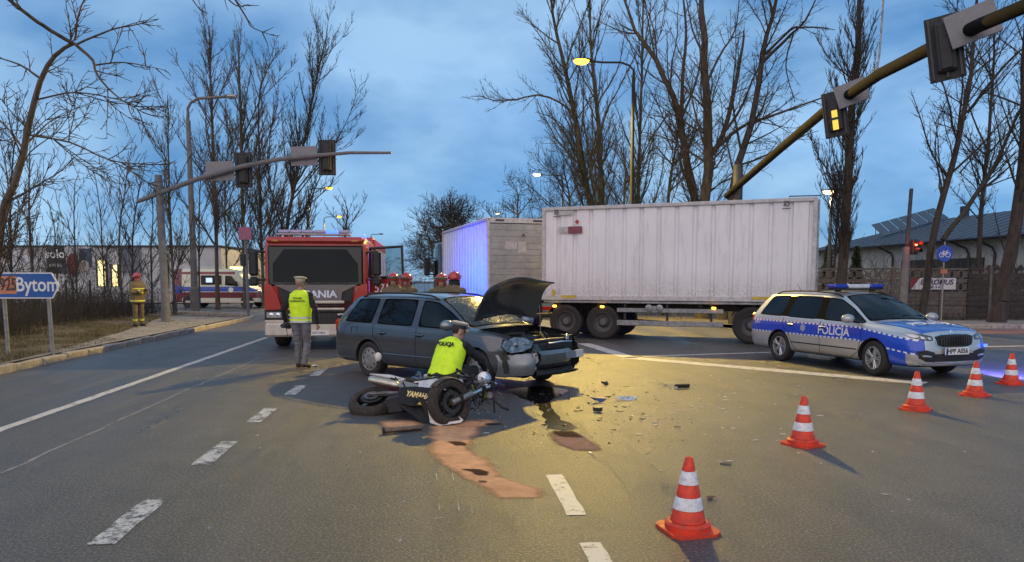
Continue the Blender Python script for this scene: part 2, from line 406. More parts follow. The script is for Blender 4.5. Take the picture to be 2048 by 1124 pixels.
for (a, b) in (((262, 1040), 92), ((432, 905), 0), ((525, 830), 0), ((592, 780), 0), ((637, 745), 0)):
    c = G(*a); strip('lane_dash', c - ROADDIR * 0.5, c + ROADDIR * 0.5, 0.175, PW)
strip('lane_dash', G(1108, 950), G(1153, 1031), 0.15, PW2); strip('lane_dash', G(1180, 1086), G(1222, 1165), 0.15, PW2)
strip('stop_line', G(1252, 715), G(1850, 767), 0.42, PW2); strip('edge_line', G(1168, 687), G(1262, 716), 0.35, PW2)
strip('edge_line', G(1285, 713), G(1600, 703), 0.16, PW2)
strip('edge_line', G(1930, 694), G(2200, 690), 0.16, PW2)
a, b = G(-60, 975), G(520, 715); prev = a; n = 26
for i in range(1, n + 1):
    c = a + (b - a) * (i / n) + Vector((random.Random(i).uniform(-.02, .02), 0, 0)); strip('joint_line', prev, c, 0.035, PJ, z=0.003, n=4, jit=0.008); prev = c
# ---- grass tufts and dry leaves on the verge (nobody could count it)
rg = np.random.default_rng(5)
def blades(name, pts, h, material, lean=0.5, w=0.006):
    n = len(pts); p = np.array(pts); a = rg.uniform(0, 2 * np.pi, n); hh = h * rg.uniform(0.4, 1.3, n)
    dx = np.stack([np.cos(a), np.sin(a), 0 * a], 1); ln = np.stack([np.cos(a + 1.5), np.sin(a + 1.5), 0 * a], 1) * (lean * hh * rg.uniform(0.2, 1, n))[:, None]
    v = np.concatenate([p - dx * w, p + dx * w, p + ln + np.stack([0 * a, 0 * a, hh], 1)], 1).reshape(-1, 3)
    me = bpy.data.meshes.new(name); f = np.arange(3 * n).reshape(-1, 3); me.from_pydata(v.tolist(), [], f.tolist()); me.materials.append(material)
    return link(name, me, None, 0)
pts = []
while len(pts) < 26000:
    y = rg.uniform(6, 33); x = kerbx(y) - 0.25 - abs(rg.normal(0, 3.0))
    if 19.5 < y and kerbx(y) - x < .2 + 2.75 * min(1, (y - 13.5) / 16.2) ** 1.4 and rg.random() < 0.9: continue
    if mnoise.noise(Vector((x * 0.9, y * 0.9, 3))) < -0.12: continue
    pts.append((x, y, vergez(x, y) - 0.01))
tag(blades('grass', pts, 0.09, mat('dry_grass', (0.10, 0.088, 0.04), 0.9, var=0.5, vs=1.2)), 'sparse dry winter grass on the earth verge behind the kerb', 'grass', kind='stuff')
# ================================================================ shared materials
RUB = mat('tyre_rubber', (0.022, 0.021, 0.021), 0.75, var=0.3, vs=14, bmp=0.25, bs=50, dirt=((0.07, 0.06, 0.05), 0.5))
BLK = mat('black_plastic', (0.016, 0.016, 0.017), 0.55, var=0.25, vs=8, bmp=0.1, bs=90)
STEEL = mat('galvanised_steel', (0.32, 0.33, 0.34), 0.45, 0.7, var=0.2, vs=5, dirt=((0.12, 0.11, 0.10), 0.6))
DSTEEL = mat('dark_chassis', (0.03, 0.03, 0.032), 0.6, 0.2, var=0.35, vs=4, dirt=((0.09, 0.075, 0.06), 0.7))
CHROME = mat('chrome', (0.7, 0.7, 0.72), 0.12, 1.0, var=0.05)
ALU = mat('alloy', (0.55, 0.56, 0.57), 0.3, 0.9, var=0.12, vs=9, dirt=((0.10, 0.09, 0.08), 0.5))
SILV = mat('silver_plastic', (0.42, 0.42, 0.42), 0.35, 0.5, var=0.1, vs=9, dirt=((0.10, 0.09, 0.08), 0.5))
WHT = mat('white_plate', (0.75, 0.75, 0.73), 0.4, var=0.06)
AMB = lampmat('amber_lamp', (1.0, 0.45, 0.04), 6.0); REDL = lampmat('red_lamp', (1.0, 0.05, 0.02), 4.0); REDM = mat('red_lens', (0.45, 0.015, 0.012), 0.2, var=0.1, coat=0.5)
BLUL = lampmat('blue_beacon', (0.05, 0.12, 1.0), 2.5); BLUM = mat('blue_lens', (0.01, 0.03, 0.35), 0.15, var=0.1, coat=0.6)
CLR = mat('clear_lens', (0.55, 0.56, 0.58), 0.08, 0.6, var=0.35, vs=40, coat=1.0)
GLS = glass('window_glass', opa=0.5); GLD = glass('dark_window_glass', (0.004, 0.005, 0.006), 0.88, spec=.35)
def wheel(parent, c, r, w, side, rimmat, style='truck', name='wheel', ax=None):
    """a wheel part at c with tyre and rim; side=+1/-1 is the outward direction along y"""
    wh = bpy.data.objects.new(name, None); COL.objects.link(wh); wh.parent = parent; wh.location = c; wh.empty_display_size = 0.1
    if ax is not None: wh.rotation_euler = ax
    M = Matrix.Rotation(R(-90) * side, 4, 'X')       # local z -> outward y
    rr = r * (0.60 if style == 'truck' else 0.66); h = w / 2
    mb = MB(); mb.lathe([(rr, -h * .8), (r * .86, -h), (r * .96, -h * .88), (r, -h * .6), (r, -h * .28), (r * .985, -h * .26), (r * .985, -h * .2), (r, -h * .18), (r, h * .18), (r * .985, h * .2), (r * .985, h * .26), (r, h * .28), (r, h * .6), (r * .96, h * .88), (r * .86, h), (rr * 1.03, h * .86), (rr, h * .7)], 40, M)
    mb.build('tyre', RUB, wh, 30)
    mb = MB()
    if style == 'truck':
        mb.lathe([(rr * 1.02, h * .75), (rr * .96, h * .85), (rr * .9, h * .6), (rr * .82, h * .1), (rr * .55, -h * .05), (rr * .5, h * .25), (rr * .34, h * .5), (rr * .3, h * .75), (0.001, h * .78)], 32, M)
        for k in range(10):
            a = 2 * math.pi * k / 10; q = M @ Vector((rr * .62 * math.cos(a), rr * .62 * math.sin(a), 0)); q2 = M @ Vector((rr * .62 * math.cos(a), rr * .62 * math.sin(a), h * .18)); mb.tube([q, q2], 0.018, 6)
        mb.build('rim', rimmat, wh)
    elif style == 'hubcap':
        mb.lathe([(rr * 1.02, h * .7), (rr * .98, h * .88), (rr * .9, h * .92), (rr * .86, h * .82)], 36, M)
        mb.lathe([(rr * .86, h * .82), (rr * .62, h * .98), (rr * .3, h * .98), (rr * .26, h * .9), (rr * .12, h * .92), (0.001, h * .92)], 36, M)
        mb.build('hubcap', rimmat, wh, 40)
        hb = MB()
        for k in range(9):
            a = 2 * math.pi * k / 9 + .2; pl = []
            for q in range(10):
                b = 2 * math.pi * q / 10; pl.append((rr * .70 + rr * .115 * math.cos(b), rr * .088 * math.sin(b)))
            hb.prism(pl, h * .06, M @ Matrix.Rotation(a, 4, 'Z') @ Matrix.Translation((0, 0, h * .895)))
        hb.build('hubcap_slots', BLK, wh, 40)
    else:
        mb.lathe([(rr * 1.02, h * .7), (rr * 1.0, h * .9), (rr * .93, h * .92), (rr * .90, h * .7), (rr * .88, -h * .5)], 36, M)
        for k in range(5):
            for dd in (-1, 1):
                a = 2 * math.pi * k / 5 + dd * 0.16; b = 2 * math.pi * k / 5 + dd * 0.07
                p0 = M @ Vector((rr * .16 * math.cos(b), rr * .16 * math.sin(b), h * .62)); p1 = M @ Vector((rr * .92 * math.cos(a), rr * .92 * math.sin(a), h * .78))
                mb.tube([p0, (p0 + p1) / 2 + (M.to_3x3() @ Vector((0, 0, h * .05))), p1], [rr * .085, rr * .07, rr * .075], 6)
        mb.lathe([(rr * .27, h * .4), (rr * .26, h * .68), (rr * .16, h * .74), (0.001, h * .74)], 20, M)
        mb.build('rim', rimmat, wh, 30)
        hb = MB(); hb.lathe([(rr * .72, h * .1), (rr * .72, h * .2), (rr * .25, h * .22)], 28, M); hb.lathe([(rr * .89, -h * .55), (0.01, -h * .55)], 24, M, m=1); hb.build('brake_disc', [ALU, BLK], wh, 30)
    if style != 'alloy':
        hb = MB(); hb.lathe([(rr, -h * .5), (0.01, -h * .5)], 24, M); hb.build('hub', DSTEEL, wh, 30)
    return wh

# ================================================================ container bodies
def container_mat(name, col):
    m = bpy.data.materials.new(name); m.use_nodes = True; nt = m.node_tree; b = nt.nodes['Principled BSDF']
    tc = nt.nodes.new('ShaderNodeTexCoord'); mp = nt.nodes.new('ShaderNodeMapping'); mp.inputs['Scale'].default_value = (2.2, 2.2, 0.28)
    nt.links.new(tc.outputs['Object'], mp.inputs['Vector'])
    st = noise(nt, 3.0, 6, 0.7, mp.outputs[0]); bl = noise(nt, 0.8, 5, 0.6); sc = noise(nt, 22, 4, 0.7)
    sp = nt.nodes.new('ShaderNodeSeparateXYZ'); nt.links.new(tc.outputs['Object'], sp.inputs[0])
    c = mixc(nt, ramp(nt, bl.outputs['Fac'], 0.3, 0.7), tuple(x * .9 for x in col), col)
    c = mixc(nt, ramp(nt, st.outputs['Fac'], 0.5, 0.74, 0, 0.55), c, tuple(x * .55 for x in col))
    low = mth(nt, 'MULTIPLY', ramp(nt, sp.outputs[2], 2.0, 1.0, 0, 1), ramp(nt, sc.outputs['Fac'], 0.4, 0.65, 0.2, 0.85))
    c = mixc(nt, low, c, (0.26, 0.23, 0.19))
    nt.links.new(c, b.inputs['Base Color']); b.inputs['Roughness'].default_value = 0.42
    bump(nt, bl.outputs['Fac'], 0.2, 0.05, b); return m
CWH = container_mat('container_white', (0.80, 0.78, 0.82)); CFR = mat('container_frame', (0.52, 0.51, 0.52), 0.5, var=0.12, vs=4, dirt=((0.2, 0.17, 0.14), 0.6))
def corrugated(L, z0, z1, y, sgn, pitch=0.485, dep=0.05, x0=0.0):
    mb = MB(); xs = []; n = int(round(L / pitch)); pitch = L / n
    prof = [(0, 0)]
    for i in range(n):
        a = i * pitch; prof += [(a + pitch * .72, 0), (a + pitch * .79, -dep), (a + pitch * .93, -dep), (a + pitch, 0)]
    mb.loft([[Vector((x0 + x, y + sgn * d, z0)) for x, d in prof], [Vector((x0 + x, y + sgn * d, z1)) for x, d in prof]], closed=False, caps=False); return mb
def container(parent, L, W, z0, z1, rear_open_mat=None):
    """local frame: x along the length 0..L, near side at y=0, far side at y=W"""
    c = bpy.data.objects.new('container', None); COL.objects.link(c); c.parent = parent
    for (y, s) in ((0.02, -1), (W - 0.02, 1)):
        corrugated(L - .16, z0 + .14, z1 - .1, y + (0.035 if s < 0 else -0.035), s, x0=.08).build('side_panel', CWH, c, 20)
    mb = MB()
    for y in (0.045, W - 0.045):
        mb.box((L / 2, y, z0 + .07), (L, 0.09, 0.14), b=.012); mb.box((L / 2, y, z1 - .05), (L, 0.09, 0.10), b=.012)
        for x in (0.05, L - 0.05): mb.box((x, y, (z0 + z1) / 2), (0.10, 0.086, z1 - z0 - .02), b=.012)
    for x in (.05, L - .05):
        mb.box((x, W / 2, z0 + .07), (.096, W - .1, .136)); mb.box((x, W / 2, z1 - .05), (.096, W - .1, .096))
    mb.build('frame_rails', CFR, c)
    mb = MB(); mb.box((L / 2, W / 2, z1 - .012), (L - .1, W - .1, .02)); mb.build('roof_panel', CWH, c)
    mb = MB(); mb.box((L / 2, W / 2, z0 + .05), (L - .2, W - .2, .08)); mb.build('floor_panel', DSTEEL, c)
    for x, nm in ((0.03, 'end_wall'), (L - .03, 'end_wall')):
        mb = MB(); mb.box((x, W / 2, (z0 + z1) / 2), (.03, W - .18, z1 - z0 - .2)); mb.build(nm, CWH, c)
    return c
# ---------------------------------------------------------------- drawbar trailer
A = Vector((0.88, 22.0, 0)); B = Vector((7.90, 19.1, 0)); dv = B - A
TR = thing('truck_trailer', 'white ribbed container trailer standing across the junction behind the police car', 'trailer', A, math.atan2(dv.y, dv.x))
L, W, Z0, Z1 = 7.5, 2.5, 1.13, 3.83
tc_ = container(TR, L, W, Z0, Z1)
YEL = mat('yellow_reflector', (0.55, 0.40, 0.03), 0.35, var=0.25, vs=9, dirt=((0.3, 0.27, 0.2), 0.6))
for x0, w, z, hh in ((.62, .45, Z0 + .10, .085), (5.95, .55, Z0 + .10, .085), (.32, .10, Z0 + .2, .2), (6.79, .12, Z0 + .2, .2)):
    mb = MB(); mb.box((x0 + w / 2, -.004, z), (w, .006, hh)); mb.build('reflector_strip', YEL, tc_)
mb = MB(); mb.box((1.02, -.002, Z0 + 2.03), (.42, .006, .20)); mb.build('blurred_label', mat('maroon_label', (0.20, 0.05, 0.08), 0.5, var=0.3, vs=7), tc_)
mb = MB(); mb.box((.66, -.002, Z0 + 2.04), (.28, .006, .17)); mb.build('blurred_label', mat('grey_label', (0.42, 0.41, 0.42), 0.5, var=0.2, vs=7), tc_); mb = MB(); mb.box((.72, -.002, Z0 + 2.52), (.45, .006, .12)); mb.build('grey_label', mat('grey_label', (0.42, 0.41, 0.42), 0.5, var=0.2, vs=7), tc_)
mb = MB(); mb.prism([(-.07, 0), (0, -.07), (.07, 0), (0, .07)], .004, frame((1.08, -.003, Z0 + 2.26), (1, 0, 0), (0, 0, 1))); mb.build('hazard_diamond', mat('red_diamond', (0.45, 0.03, 0.04), 0.5), tc_)
DKP = mat('dark_print', (0.05, 0.05, 0.07), 0.6)
for x in (.45, 6.75):
    text('mark', 'IO', .14, frame((x, -.004, Z1 - .17), (1, 0, 0), (0, 0, 1)), DKP, tc_, bold=.004); mb = MB(); mb.box((x, -.004, Z1 - .27), (.2, .004, .02)); mb.box((x, -.004, Z1 - .085), (.14, .004, .018)); mb.build('mark_bar', DKP, tc_)
mb = MB(); mb.box((L / 2 - .2, W / 2, Z0 - .13), (L - 1.0, .12, .2)); 
for y in (.75, 1.75): mb.box((L / 2, y, Z0 - .16), (L - .3, .09, .26), b=.01)
for x in (.5, 1.7, 3.2, 4.6, 6.0, 7.0): mb.box((x, W / 2, Z0 - .1), (.09, W - .3, .14))
for x in (1.1, 5.95): mb.box((x, W / 2, .52), (.14, 1.9, .14), b=.02); mb.box((x, .75, .72), (.9, .07, .1)); mb.box((x, 1.75, .72), (.9, .07, .1))
mb.tube([(0.3, W / 2, .62), (-1.9, W / 2, .55)], .06, 8); mb.tube([(0.6, .6, .7), (-.9, W / 2, .6)], .045, 8); mb.tube([(0.6, 1.9, .7), (-.9, W / 2, .6)], .045, 8)
mb.build('chassis', DSTEEL, TR)
mb = MB(); mb.box((L / 2, .06, Z0 - .045), (L - .1, .06, .07), b=.01); mb.build('side_rail', STEEL, TR)
for z in (.86, .5):
    mb = MB(); mb.box((3.75, .05, z), (2.95, .035, .12 if z > .7 else .15), b=.012); mb.build('underrun_bar', STEEL, TR)
mb = MB()
for x in (2.5, 3.7, 4.9): mb.box((x, .10, .78), (.06, .05, .66))
mb.build('underrun_bracket', DSTEEL, TR)
for x in (.42, 1.86, 4.98):
    mb = MB(); mb.box((x, -.03, Z0 - .18), (.11, .06, .06), b=.015); mb.build('marker_lamp', AMB, TR)
mb = MB(); mb.lathe([(.10, 0), (.1, .03), (.05, .05), (.001, .05)], 16, axis((3.2, .02, Z0 - .2), (0, -1, 0))); mb.lathe([(.10, 0), (.1, .03), (.05, .05), (.001, .05)], 16, axis((3.5, .02, Z0 - .2), (0, -1, 0))); mb.box((3.35, .03, Z0 - .2), (.1, .05, .12)); mb.build('air_coupling', STEEL, TR)
for x in (.72, 1.85, 5.95):
    for s, y in ((-1, .22), (1, 2.28)): wheel(TR, (x, y, .5), .5, .34, s, mat('grey_wheel', (.13, .13, .135), .5, .4, dirt=((.07, .06, .05), .7)))
mb = MB()
for x in (.72, 1.85, 5.95):
    for y in (.22, 2.28):
        mb = MB(); pts = [(x + .58 * math.cos(R(a)), .5 + .58 * math.sin(R(a))) for a in range(25, 156, 13)]
        mb.loft([[Vector((px, y - .18, pz)) for px, pz in pts], [Vector((px, y + .18, pz)) for px, pz in pts]], closed=False, caps=False); mb.build('mudguard', BLK, TR)
mb = MB(); mb.tube([(L - .7, .2, Z1 + .01), (L - .7, .2, Z1 + .06), (L + .05, .3, Z1 + .06), (L + .05, .3, Z1 + .0)], .016, 6); mb.build('roof_handrail', DSTEEL, TR)
mb = MB(); mb.box((L + .03, .12, (Z0 + Z1) / 2), (.05, .05, Z1 - Z0 - .1)); mb.box((L + .03, .6, (Z0 + Z1) / 2), (.035, .035, Z1 - Z0 - .2)); mb.build('door_bar', STEEL, TR)
# ---------------------------------------------------------------- the rigid truck in front of it
C0 = Vector((-0.84, 25.5, 0)); C1 = Vector((-3.1, 33.0, 0)); dv = (C1 - C0).normalized()
TK = thing('container_truck', 'truck with white ribbed container and dirty rear doors, stopped ahead of the trailer', 'truck', C0, math.atan2(dv.y, dv.x))
# local x forward; left side (y>0) is the one we see, so the container goes to -y
kk = bpy.data.objects.new('container', None); COL.objects.link(kk); kk.parent = TK
z0, z1 = 1.12, 3.85; Lk = 7.8; W = 2.5
for (y, s) in ((-.055, 1), (-W + .055, -1)): corrugated(Lk - .2, z0 + .12, z1 - .1, y, s, x0=.1).build('side_panel', CWH, kk, 20)
mb = MB()
for y in (-.045, -W + .045):
    mb.box((Lk / 2, y, z0 + .06), (Lk, .09, .12), b=.01); mb.box((Lk / 2, y, z1 - .05), (Lk, .09, .1), b=.01)
    for x in (.05, Lk - .05): mb.box((x, y, (z0 + z1) / 2), (.1, .086, z1 - z0 - .02), b=.01)
mb.box((.06, -W / 2, z1 - .09), (.1, W - .1, .17)); mb.box((.06, -W / 2, z0 + .06), (.1, W - .1, .11)); mb.box((Lk - .05, -W / 2, (z0 + z1) / 2), (.08, W - .2, z1 - z0 - .1)); mb.box((Lk / 2, -W / 2, z1 - .012), (Lk - .1, W - .1, .02)); mb.box((Lk / 2, -W / 2, z0 + .05), (Lk - .2, W - .2, .08))
mb.build('frame_rails', CFR, kk)
DIRTY = mat('dirty_shutter', (0.34, 0.34, 0.345), 0.6, 0.1, var=0.15, vs=1.2, bmp=.1, bs=6, dirt=((0.2, 0.195, 0.19), 0.7))
dz = (z1 - .2 - z0 - .12) / 11
for i in range(11):                                   # rear roller shutter, one slat per piece
    mb = MB(); mb.box((.045, -W / 2, z0 + .12 + dz * (i + .5)), (.03, W - .18, dz * .985), b=.008); mb.build('shutter_slat', DIRTY, kk)
mb = MB(); mb.box((.022, -.85, 2.9), (.006, .42, .26)); mb.build('grey_label', MATS['grey_label'], kk); mb = MB(); mb.box((.022, -1.25, 2.85), (.006, .3, .4)); mb.build('grey_label', MATS['grey_label'], kk)
mb = MB(); mb.prism([(-.06, -.05), (.06, -.05), (0, .06)], .004, frame((.02, -1.3, 3.28), (0, -1, 0), (0, 0, 1))); mb.build('warning_triangle', DKP, kk)
mb = MB(); mb.box((.0, -.45, z1 - .09), (.006, .3, .06)); mb.box((.0, -1.9, z1 - .09), (.006, .5, .07)); mb.build('rear_print', DKP, kk)
mb = MB(); mb.box((5, -.8, .85), (10.2, .09, .28)); mb.box((5, -1.7, .85), (10.2, .09, .28))
for x in (.4, 2, 4, 6): mb.box((x, -W / 2, .95), (.1, 2.2, .12))
mb.box((.1, -W / 2, .52), (.12, 2.3, .16)); mb.build('chassis', DSTEEL, TK)
for y in (-.3, -2.2): mb = MB(); mb.box((.02, y, .72), (.06, .42, .14), b=.02); mb.build('tail_lamp', REDL if y > -1 else REDM, TK)
GW = MATS['grey_wheel']
for x in (1.7, 3.0, 9.0):
    for s, y in ((1, -.22), (-1, -2.28)): wheel(TK, (x, y, .5), .5, .36, s, GW)
# cab
CABM = mat('dark_blue_cab', (0.05, 0.055, 0.07), 0.35, 0.1, coat=.6)
def cab_ring(x, z0, z1, hw, r=.18):
    o = []
    for (cy, cz, a0) in ((hw - r, z1 - r, 0), (-hw + r, z1 - r, 90), (-hw + r * .5, z0 + r * .5, 180), (hw - r * .5, z0 + r * .5, 270)):
        rr = r if a0 < 180 else r * .5
        for q in range(5): a = R(a0 + 22.5 * q); o.append(Vector((x, cy + rr * math.cos(a) - W / 2, cz + rr * math.sin(a))))
    return o
mb = MB(); mb.loft([cab_ring(8.15, .6, 3.25, 1.2), cab_ring(8.3, .5, 3.45, 1.25), cab_ring(9.5, .45, 3.45, 1.25), cab_ring(9.95, .42, 3.2, 1.23), cab_ring(10.2, .42, 2.9, 1.18), cab_ring(10.28, .45, 1.75, 1.1)]); mb.build('cab', CABM, TK)
mb = MB(); mb.box((9.3, .008, 2.25), (1.1, .02, .75), b=.005); mb.build('cab_window', GLD, TK)
for y, s in ((.28, 1), (-W - .28, -1)):
    mb = MB(); mb.box((10.05, y, 2.35), (.16, .26, .85), b=.05); mb.tube([(9.95, y - s * .4, 2.75), (10.05, y, 2.75)], .025, 6); mb.tube([(9.95, y - s * .4, 1.98), (10.05, y, 1.98)], .025, 6); mb.build('mirror', BLK, TK)
# ================================================================ bare trees
def bark(name, col):
    m = bpy.data.materials.new(name); m.use_nodes = True; nt = m.node_tree; b = nt.nodes['Principled BSDF']
    tc = nt.nodes.new('ShaderNodeTexCoord'); mp = nt.nodes.new('ShaderNodeMapping'); mp.inputs['Scale'].default_value = (1, 1, 0.25); nt.links.new(tc.outputs['Object'], mp.inputs['Vector'])
    a = noise(nt, 9, 6, 0.7, mp.outputs[0]); g = noise(nt, 0.6, 4)
    c = mixc(nt, ramp(nt, a.outputs['Fac'], 0.35, 0.65), tuple(x * .45 for x in col), tuple(x * 1.25 for x in col))
    c = mixc(nt, ramp(nt, g.outputs['Fac'], 0.5, 0.7, 0, .5), c, (col[0] * .9, col[1] * 1.15, col[2] * .8))
    nt.links.new(c, b.inputs['Base Color']); b.inputs['Roughness'].default_value = 0.9
    bump(nt, a.outputs['Fac'], 0.8, 0.05, b); return m
BARK = bark('bark_brown', (0.09, 0.068, 0.048)); BARKG = bark('bark_green', (0.10, 0.085, 0.05)); BARKD = bark('bark_dark', (0.055, 0.044, 0.037)); BARKB = bark('bark_pale', (0.12, 0.085, 0.06))
def tubes(segs, n):
    """segs: array rows p0(3) p1(3) r0 r1 -> verts, faces"""
    s = np.asarray(segs, float); p0, p1, r0, r1 = s[:, :3], s[:, 3:6], s[:, 6], s[:, 7]
    d = p1 - p0; d /= np.maximum(np.linalg.norm(d, axis=1, keepdims=True), 1e-9)
    ref = np.where(np.abs(d[:, 2:3]) > 0.9, np.array([[1.0, 0, 0]]), np.array([[0, 0, 1.0]]))
    u = np.cross(d, ref); u /= np.linalg.norm(u, axis=1, keepdims=True); w = np.cross(d, u)
    a = 2 * np.pi * np.arange(n) / n; ca, sa = np.cos(a), np.sin(a)
    off = u[:, None, :] * ca[None, :, None] + w[:, None, :] * sa[None, :, None]
    v = np.concatenate([p0[:, None] + off * r0[:, None, None], p1[:, None] + off * r1[:, None, None]], 1).reshape(-1, 3)
    k = np.arange(n); base = np.stack([k, (k + 1) % n, n + (k + 1) % n, n + k], 1)
    f = (base[None] + (2 * n * np.arange(len(s)))[:, None, None]).reshape(-1, 4)
    return v, f
def tubemesh(name, groups, material):
    vs, fs, o = [], [], 0
    for segs, n in groups:
        if not len(segs): continue
        v, f = tubes(segs, n); vs.append(v); fs.append(f + o); o += len(v)
    v = np.concatenate(vs); f = np.concatenate(fs); me = bpy.data.meshes.new(name)
    me.vertices.add(len(v)); me.vertices.foreach_set('co', v.ravel()); me.loops.add(f.size); me.loops.foreach_set('vertex_index', f.ravel().astype(np.int32))
    me.polygons.add(len(f)); me.polygons.foreach_set('loop_start', np.arange(0, f.size, 4, dtype=np.int32))
    me.update(calc_edges=True); me.materials.append(material); me.shade_smooth(); return me
def branch(rng, p, d, L, r, up, wob, n):
    pts = [p]; st = L / n; d = d / np.linalg.norm(d)
    for i in range(n):
        d = d + rng.normal(0, wob, 3) + np.array([0, 0, up]); d /= np.linalg.norm(d); p = p + d * st; pts.append(p)
    return np.array(pts), np.linspace(r, r * 0.25, n + 1)
def polysegs(pts, rad): return [np.concatenate([pts[i], pts[i + 1], [rad[i], rad[i + 1]]]) for i in range(len(pts) - 1)]
def smooth_poly(pts, n):
    pts = [np.array(p, float) for p in pts]
    if len(pts) < 3: return np.array([pts[0] + (pts[-1] - pts[0]) * t for t in np.linspace(0, 1, n + 1)])
    q = [2 * pts[0] - pts[1]] + pts + [2 * pts[-1] - pts[-2]]; out = []
    m = max(2, n // (len(pts) - 1))
    for i in range(1, len(q) - 2):
        for t in np.linspace(0, 1, m, endpoint=False):
            a, b, c, d = q[i - 1], q[i], q[i + 1], q[i + 2]
            out.append(.5 * ((2 * b) + (c - a) * t + (2 * a - 5 * b + 4 * c - d) * t * t + (3 * b - a - 3 * c + d) * t ** 3))
    out.append(pts[-1]); return np.array(out)
NSEG = [0]
def tree(label, limbs, seed, material, ang=0.6, up=0.12, dens=1.0, ratio=0.42, lev=3, start=0.3, name='bare_tree', group=None, twig=0.011, maxl=5.0, trunk_n=1):
    """limbs: list of (points, r0, r1); the first trunk_n are the trunk, the others main limbs. Twigs are grown on all of them."""
    rng = np.random.default_rng(seed); base = np.array(limbs[0][0][0], float)
    root = thing(name, label, 'tree', tuple(base), 0, group)
    trunk, big, mid, fine = [], [], [], []
    stack = []
    for i, (pts, r0, r1) in enumerate(limbs):
        r0 *= .62; r1 *= .55; pl = smooth_poly(pts, 12 if len(pts) > 2 else 8); pl = pl + rng.normal(0, r0 * .12, pl.shape) * (np.arange(len(pl)) > 0)[:, None]; rad = np.linspace(1, 0, len(pl)) ** 0.85 * (r0 - r1) + r1
        if i < trunk_n: rad[0] *= 1.35
        (trunk if i < trunk_n else big).extend(polysegs(pl, rad)); stack.append((pl, rad, 1))
    while stack:
        pl, rad, lv = stack.pop(); seg = np.linalg.norm(np.diff(pl, axis=0), axis=1); L = seg.sum(); cum = np.concatenate([[0], np.cumsum(seg)]) / L
        gap = (0.27, 0.165, 0.17)[min(lv, 3) - 1] / dens; n = max(2, int(L / gap)); s0 = start if lv == 1 else 0.12
        for t in np.sort(rng.uniform(s0, 1.0, int(n * (1 - s0)) + 1)):
            i = min(np.searchsorted(cum, t) - 1, len(pl) - 2); i = max(i, 0); f = (t - cum[i]) / max(cum[i + 1] - cum[i], 1e-6)
            p = pl[i] + (pl[i + 1] - pl[i]) * f; d = pl[i + 1] - pl[i]; d /= np.linalg.norm(d); rr = rad[i] * (1 - f) + rad[i + 1] * f
            q = rng.normal(0, 1, 3); q -= d * q.dot(d); q /= np.linalg.norm(q); a = ang * rng.uniform(0.6, 1.35)
            cd_ = d * math.cos(a) + q * math.sin(a)
            cl = min(maxl, L * ratio * 1.15) * rng.uniform(0.3, 1.15) * (1.15 - 0.7 * t)
            if cl < 0.15: cl = 0.15
            r = max(twig * (1.2, 0.95, 0.75)[min(lv, 3) - 1], min(rr * 0.55, cl * 0.011 + 0.004)); nn = (6, 5, 3)[min(lv, 3) - 1]
            bp, br = branch(rng, p, cd_, cl, r, up / nn * 3, 0.11, nn); br = np.maximum(br, twig * 0.5)
            (mid if lv == 1 else fine).extend(polysegs(bp, br))
            if lv < lev and cl > 0.35: stack.append((bp, br, lv + 1))
    NSEG[0] += len(fine) + len(mid)
    def put(nm, groups):
        if not any(len(g[0]) for g in groups): return
        me = tubemesh(nm, groups, material); o = bpy.data.objects.new(nm, me); COL.objects.link(o); o.parent = root; me.transform(Matrix.Translation(-Vector(base)))
    put('trunk', [(trunk, 9)]); put('crown', [(big, 7), (mid, 4), (fine, 3)])
    return root
def TP(D, pts, dd=0.0):
    """a limb traced in the picture, at distance D, drifting dd metres in depth along its length"""
    n = len(pts); return [tuple(P(u, v, D + dd * i / max(1, n - 1))) for i, (u, v) in enumerate(pts)]
def grounded(D, u, z=0.1, lean=0):
    q = P(u, 500, D); return (q.x, D, z)
gm = 'bare trees behind the trailer'; gl = 'bare trees in the roadside thicket'; gr = 'bare trees along the concrete fence'
def rooted(D, u0, pts, dd=0.0): return [grounded(D, u0)] + TP(D, pts, dd)
# --- behind the trailer
tree('tall forked bare tree with a long low limb sweeping out beside the lit lamp', [
    (rooted(36, 1200, [(1182, 415), (1165, 330), (1150, 230), (1128, 120), (1105, 30), (1098, -60)]), .30, .05),
    (TP(36, [(1152, 232), (1120, 205), (1075, 190), (1030, 200), (985, 200), (955, 190)], -3), .09, .02),
    (TP(36, [(1168, 330), (1140, 270), (1105, 235), (1070, 225)], 2), .06, .015), (TP(36, [(1143, 180), (1110, 140), (1085, 120)], -1), .05, .012)], 11, BARKG, ang=.6, up=.2, ratio=.3, dens=1.15, start=.25)
tree('slender bare tree behind the lit street lamp, next to the tree with the sweeping limb', [
    (rooted(35, 1206, [(1204, 420), (1202, 330), (1192, 200), (1182, 90), (1180, -40)]), .26, .05),
    (TP(35, [(1204, 330), (1230, 280), (1245, 230)], 2), .05, .012), (TP(35, [(1196, 250), (1170, 190), (1155, 150)], -1), .05, .012), (TP(35, [(1184, 100), (1200, 30), (1212, -60)], -1), .06, .02)], 12, BARKG, ang=.5, up=.2, ratio=.28, start=.2)
tree('thin straight bare tree right behind the lit lamp post', [(rooted(38, 1275, [(1275, 410), (1280, 280), (1283, 150), (1286, 20), (1288, -80)]), .17, .04), (TP(38, [(1283, 180), (1300, 120), (1322, 60), (1335, -20)]), .06, .02)], 13, BARKG, ang=.5, up=.2, ratio=.24, start=.15)
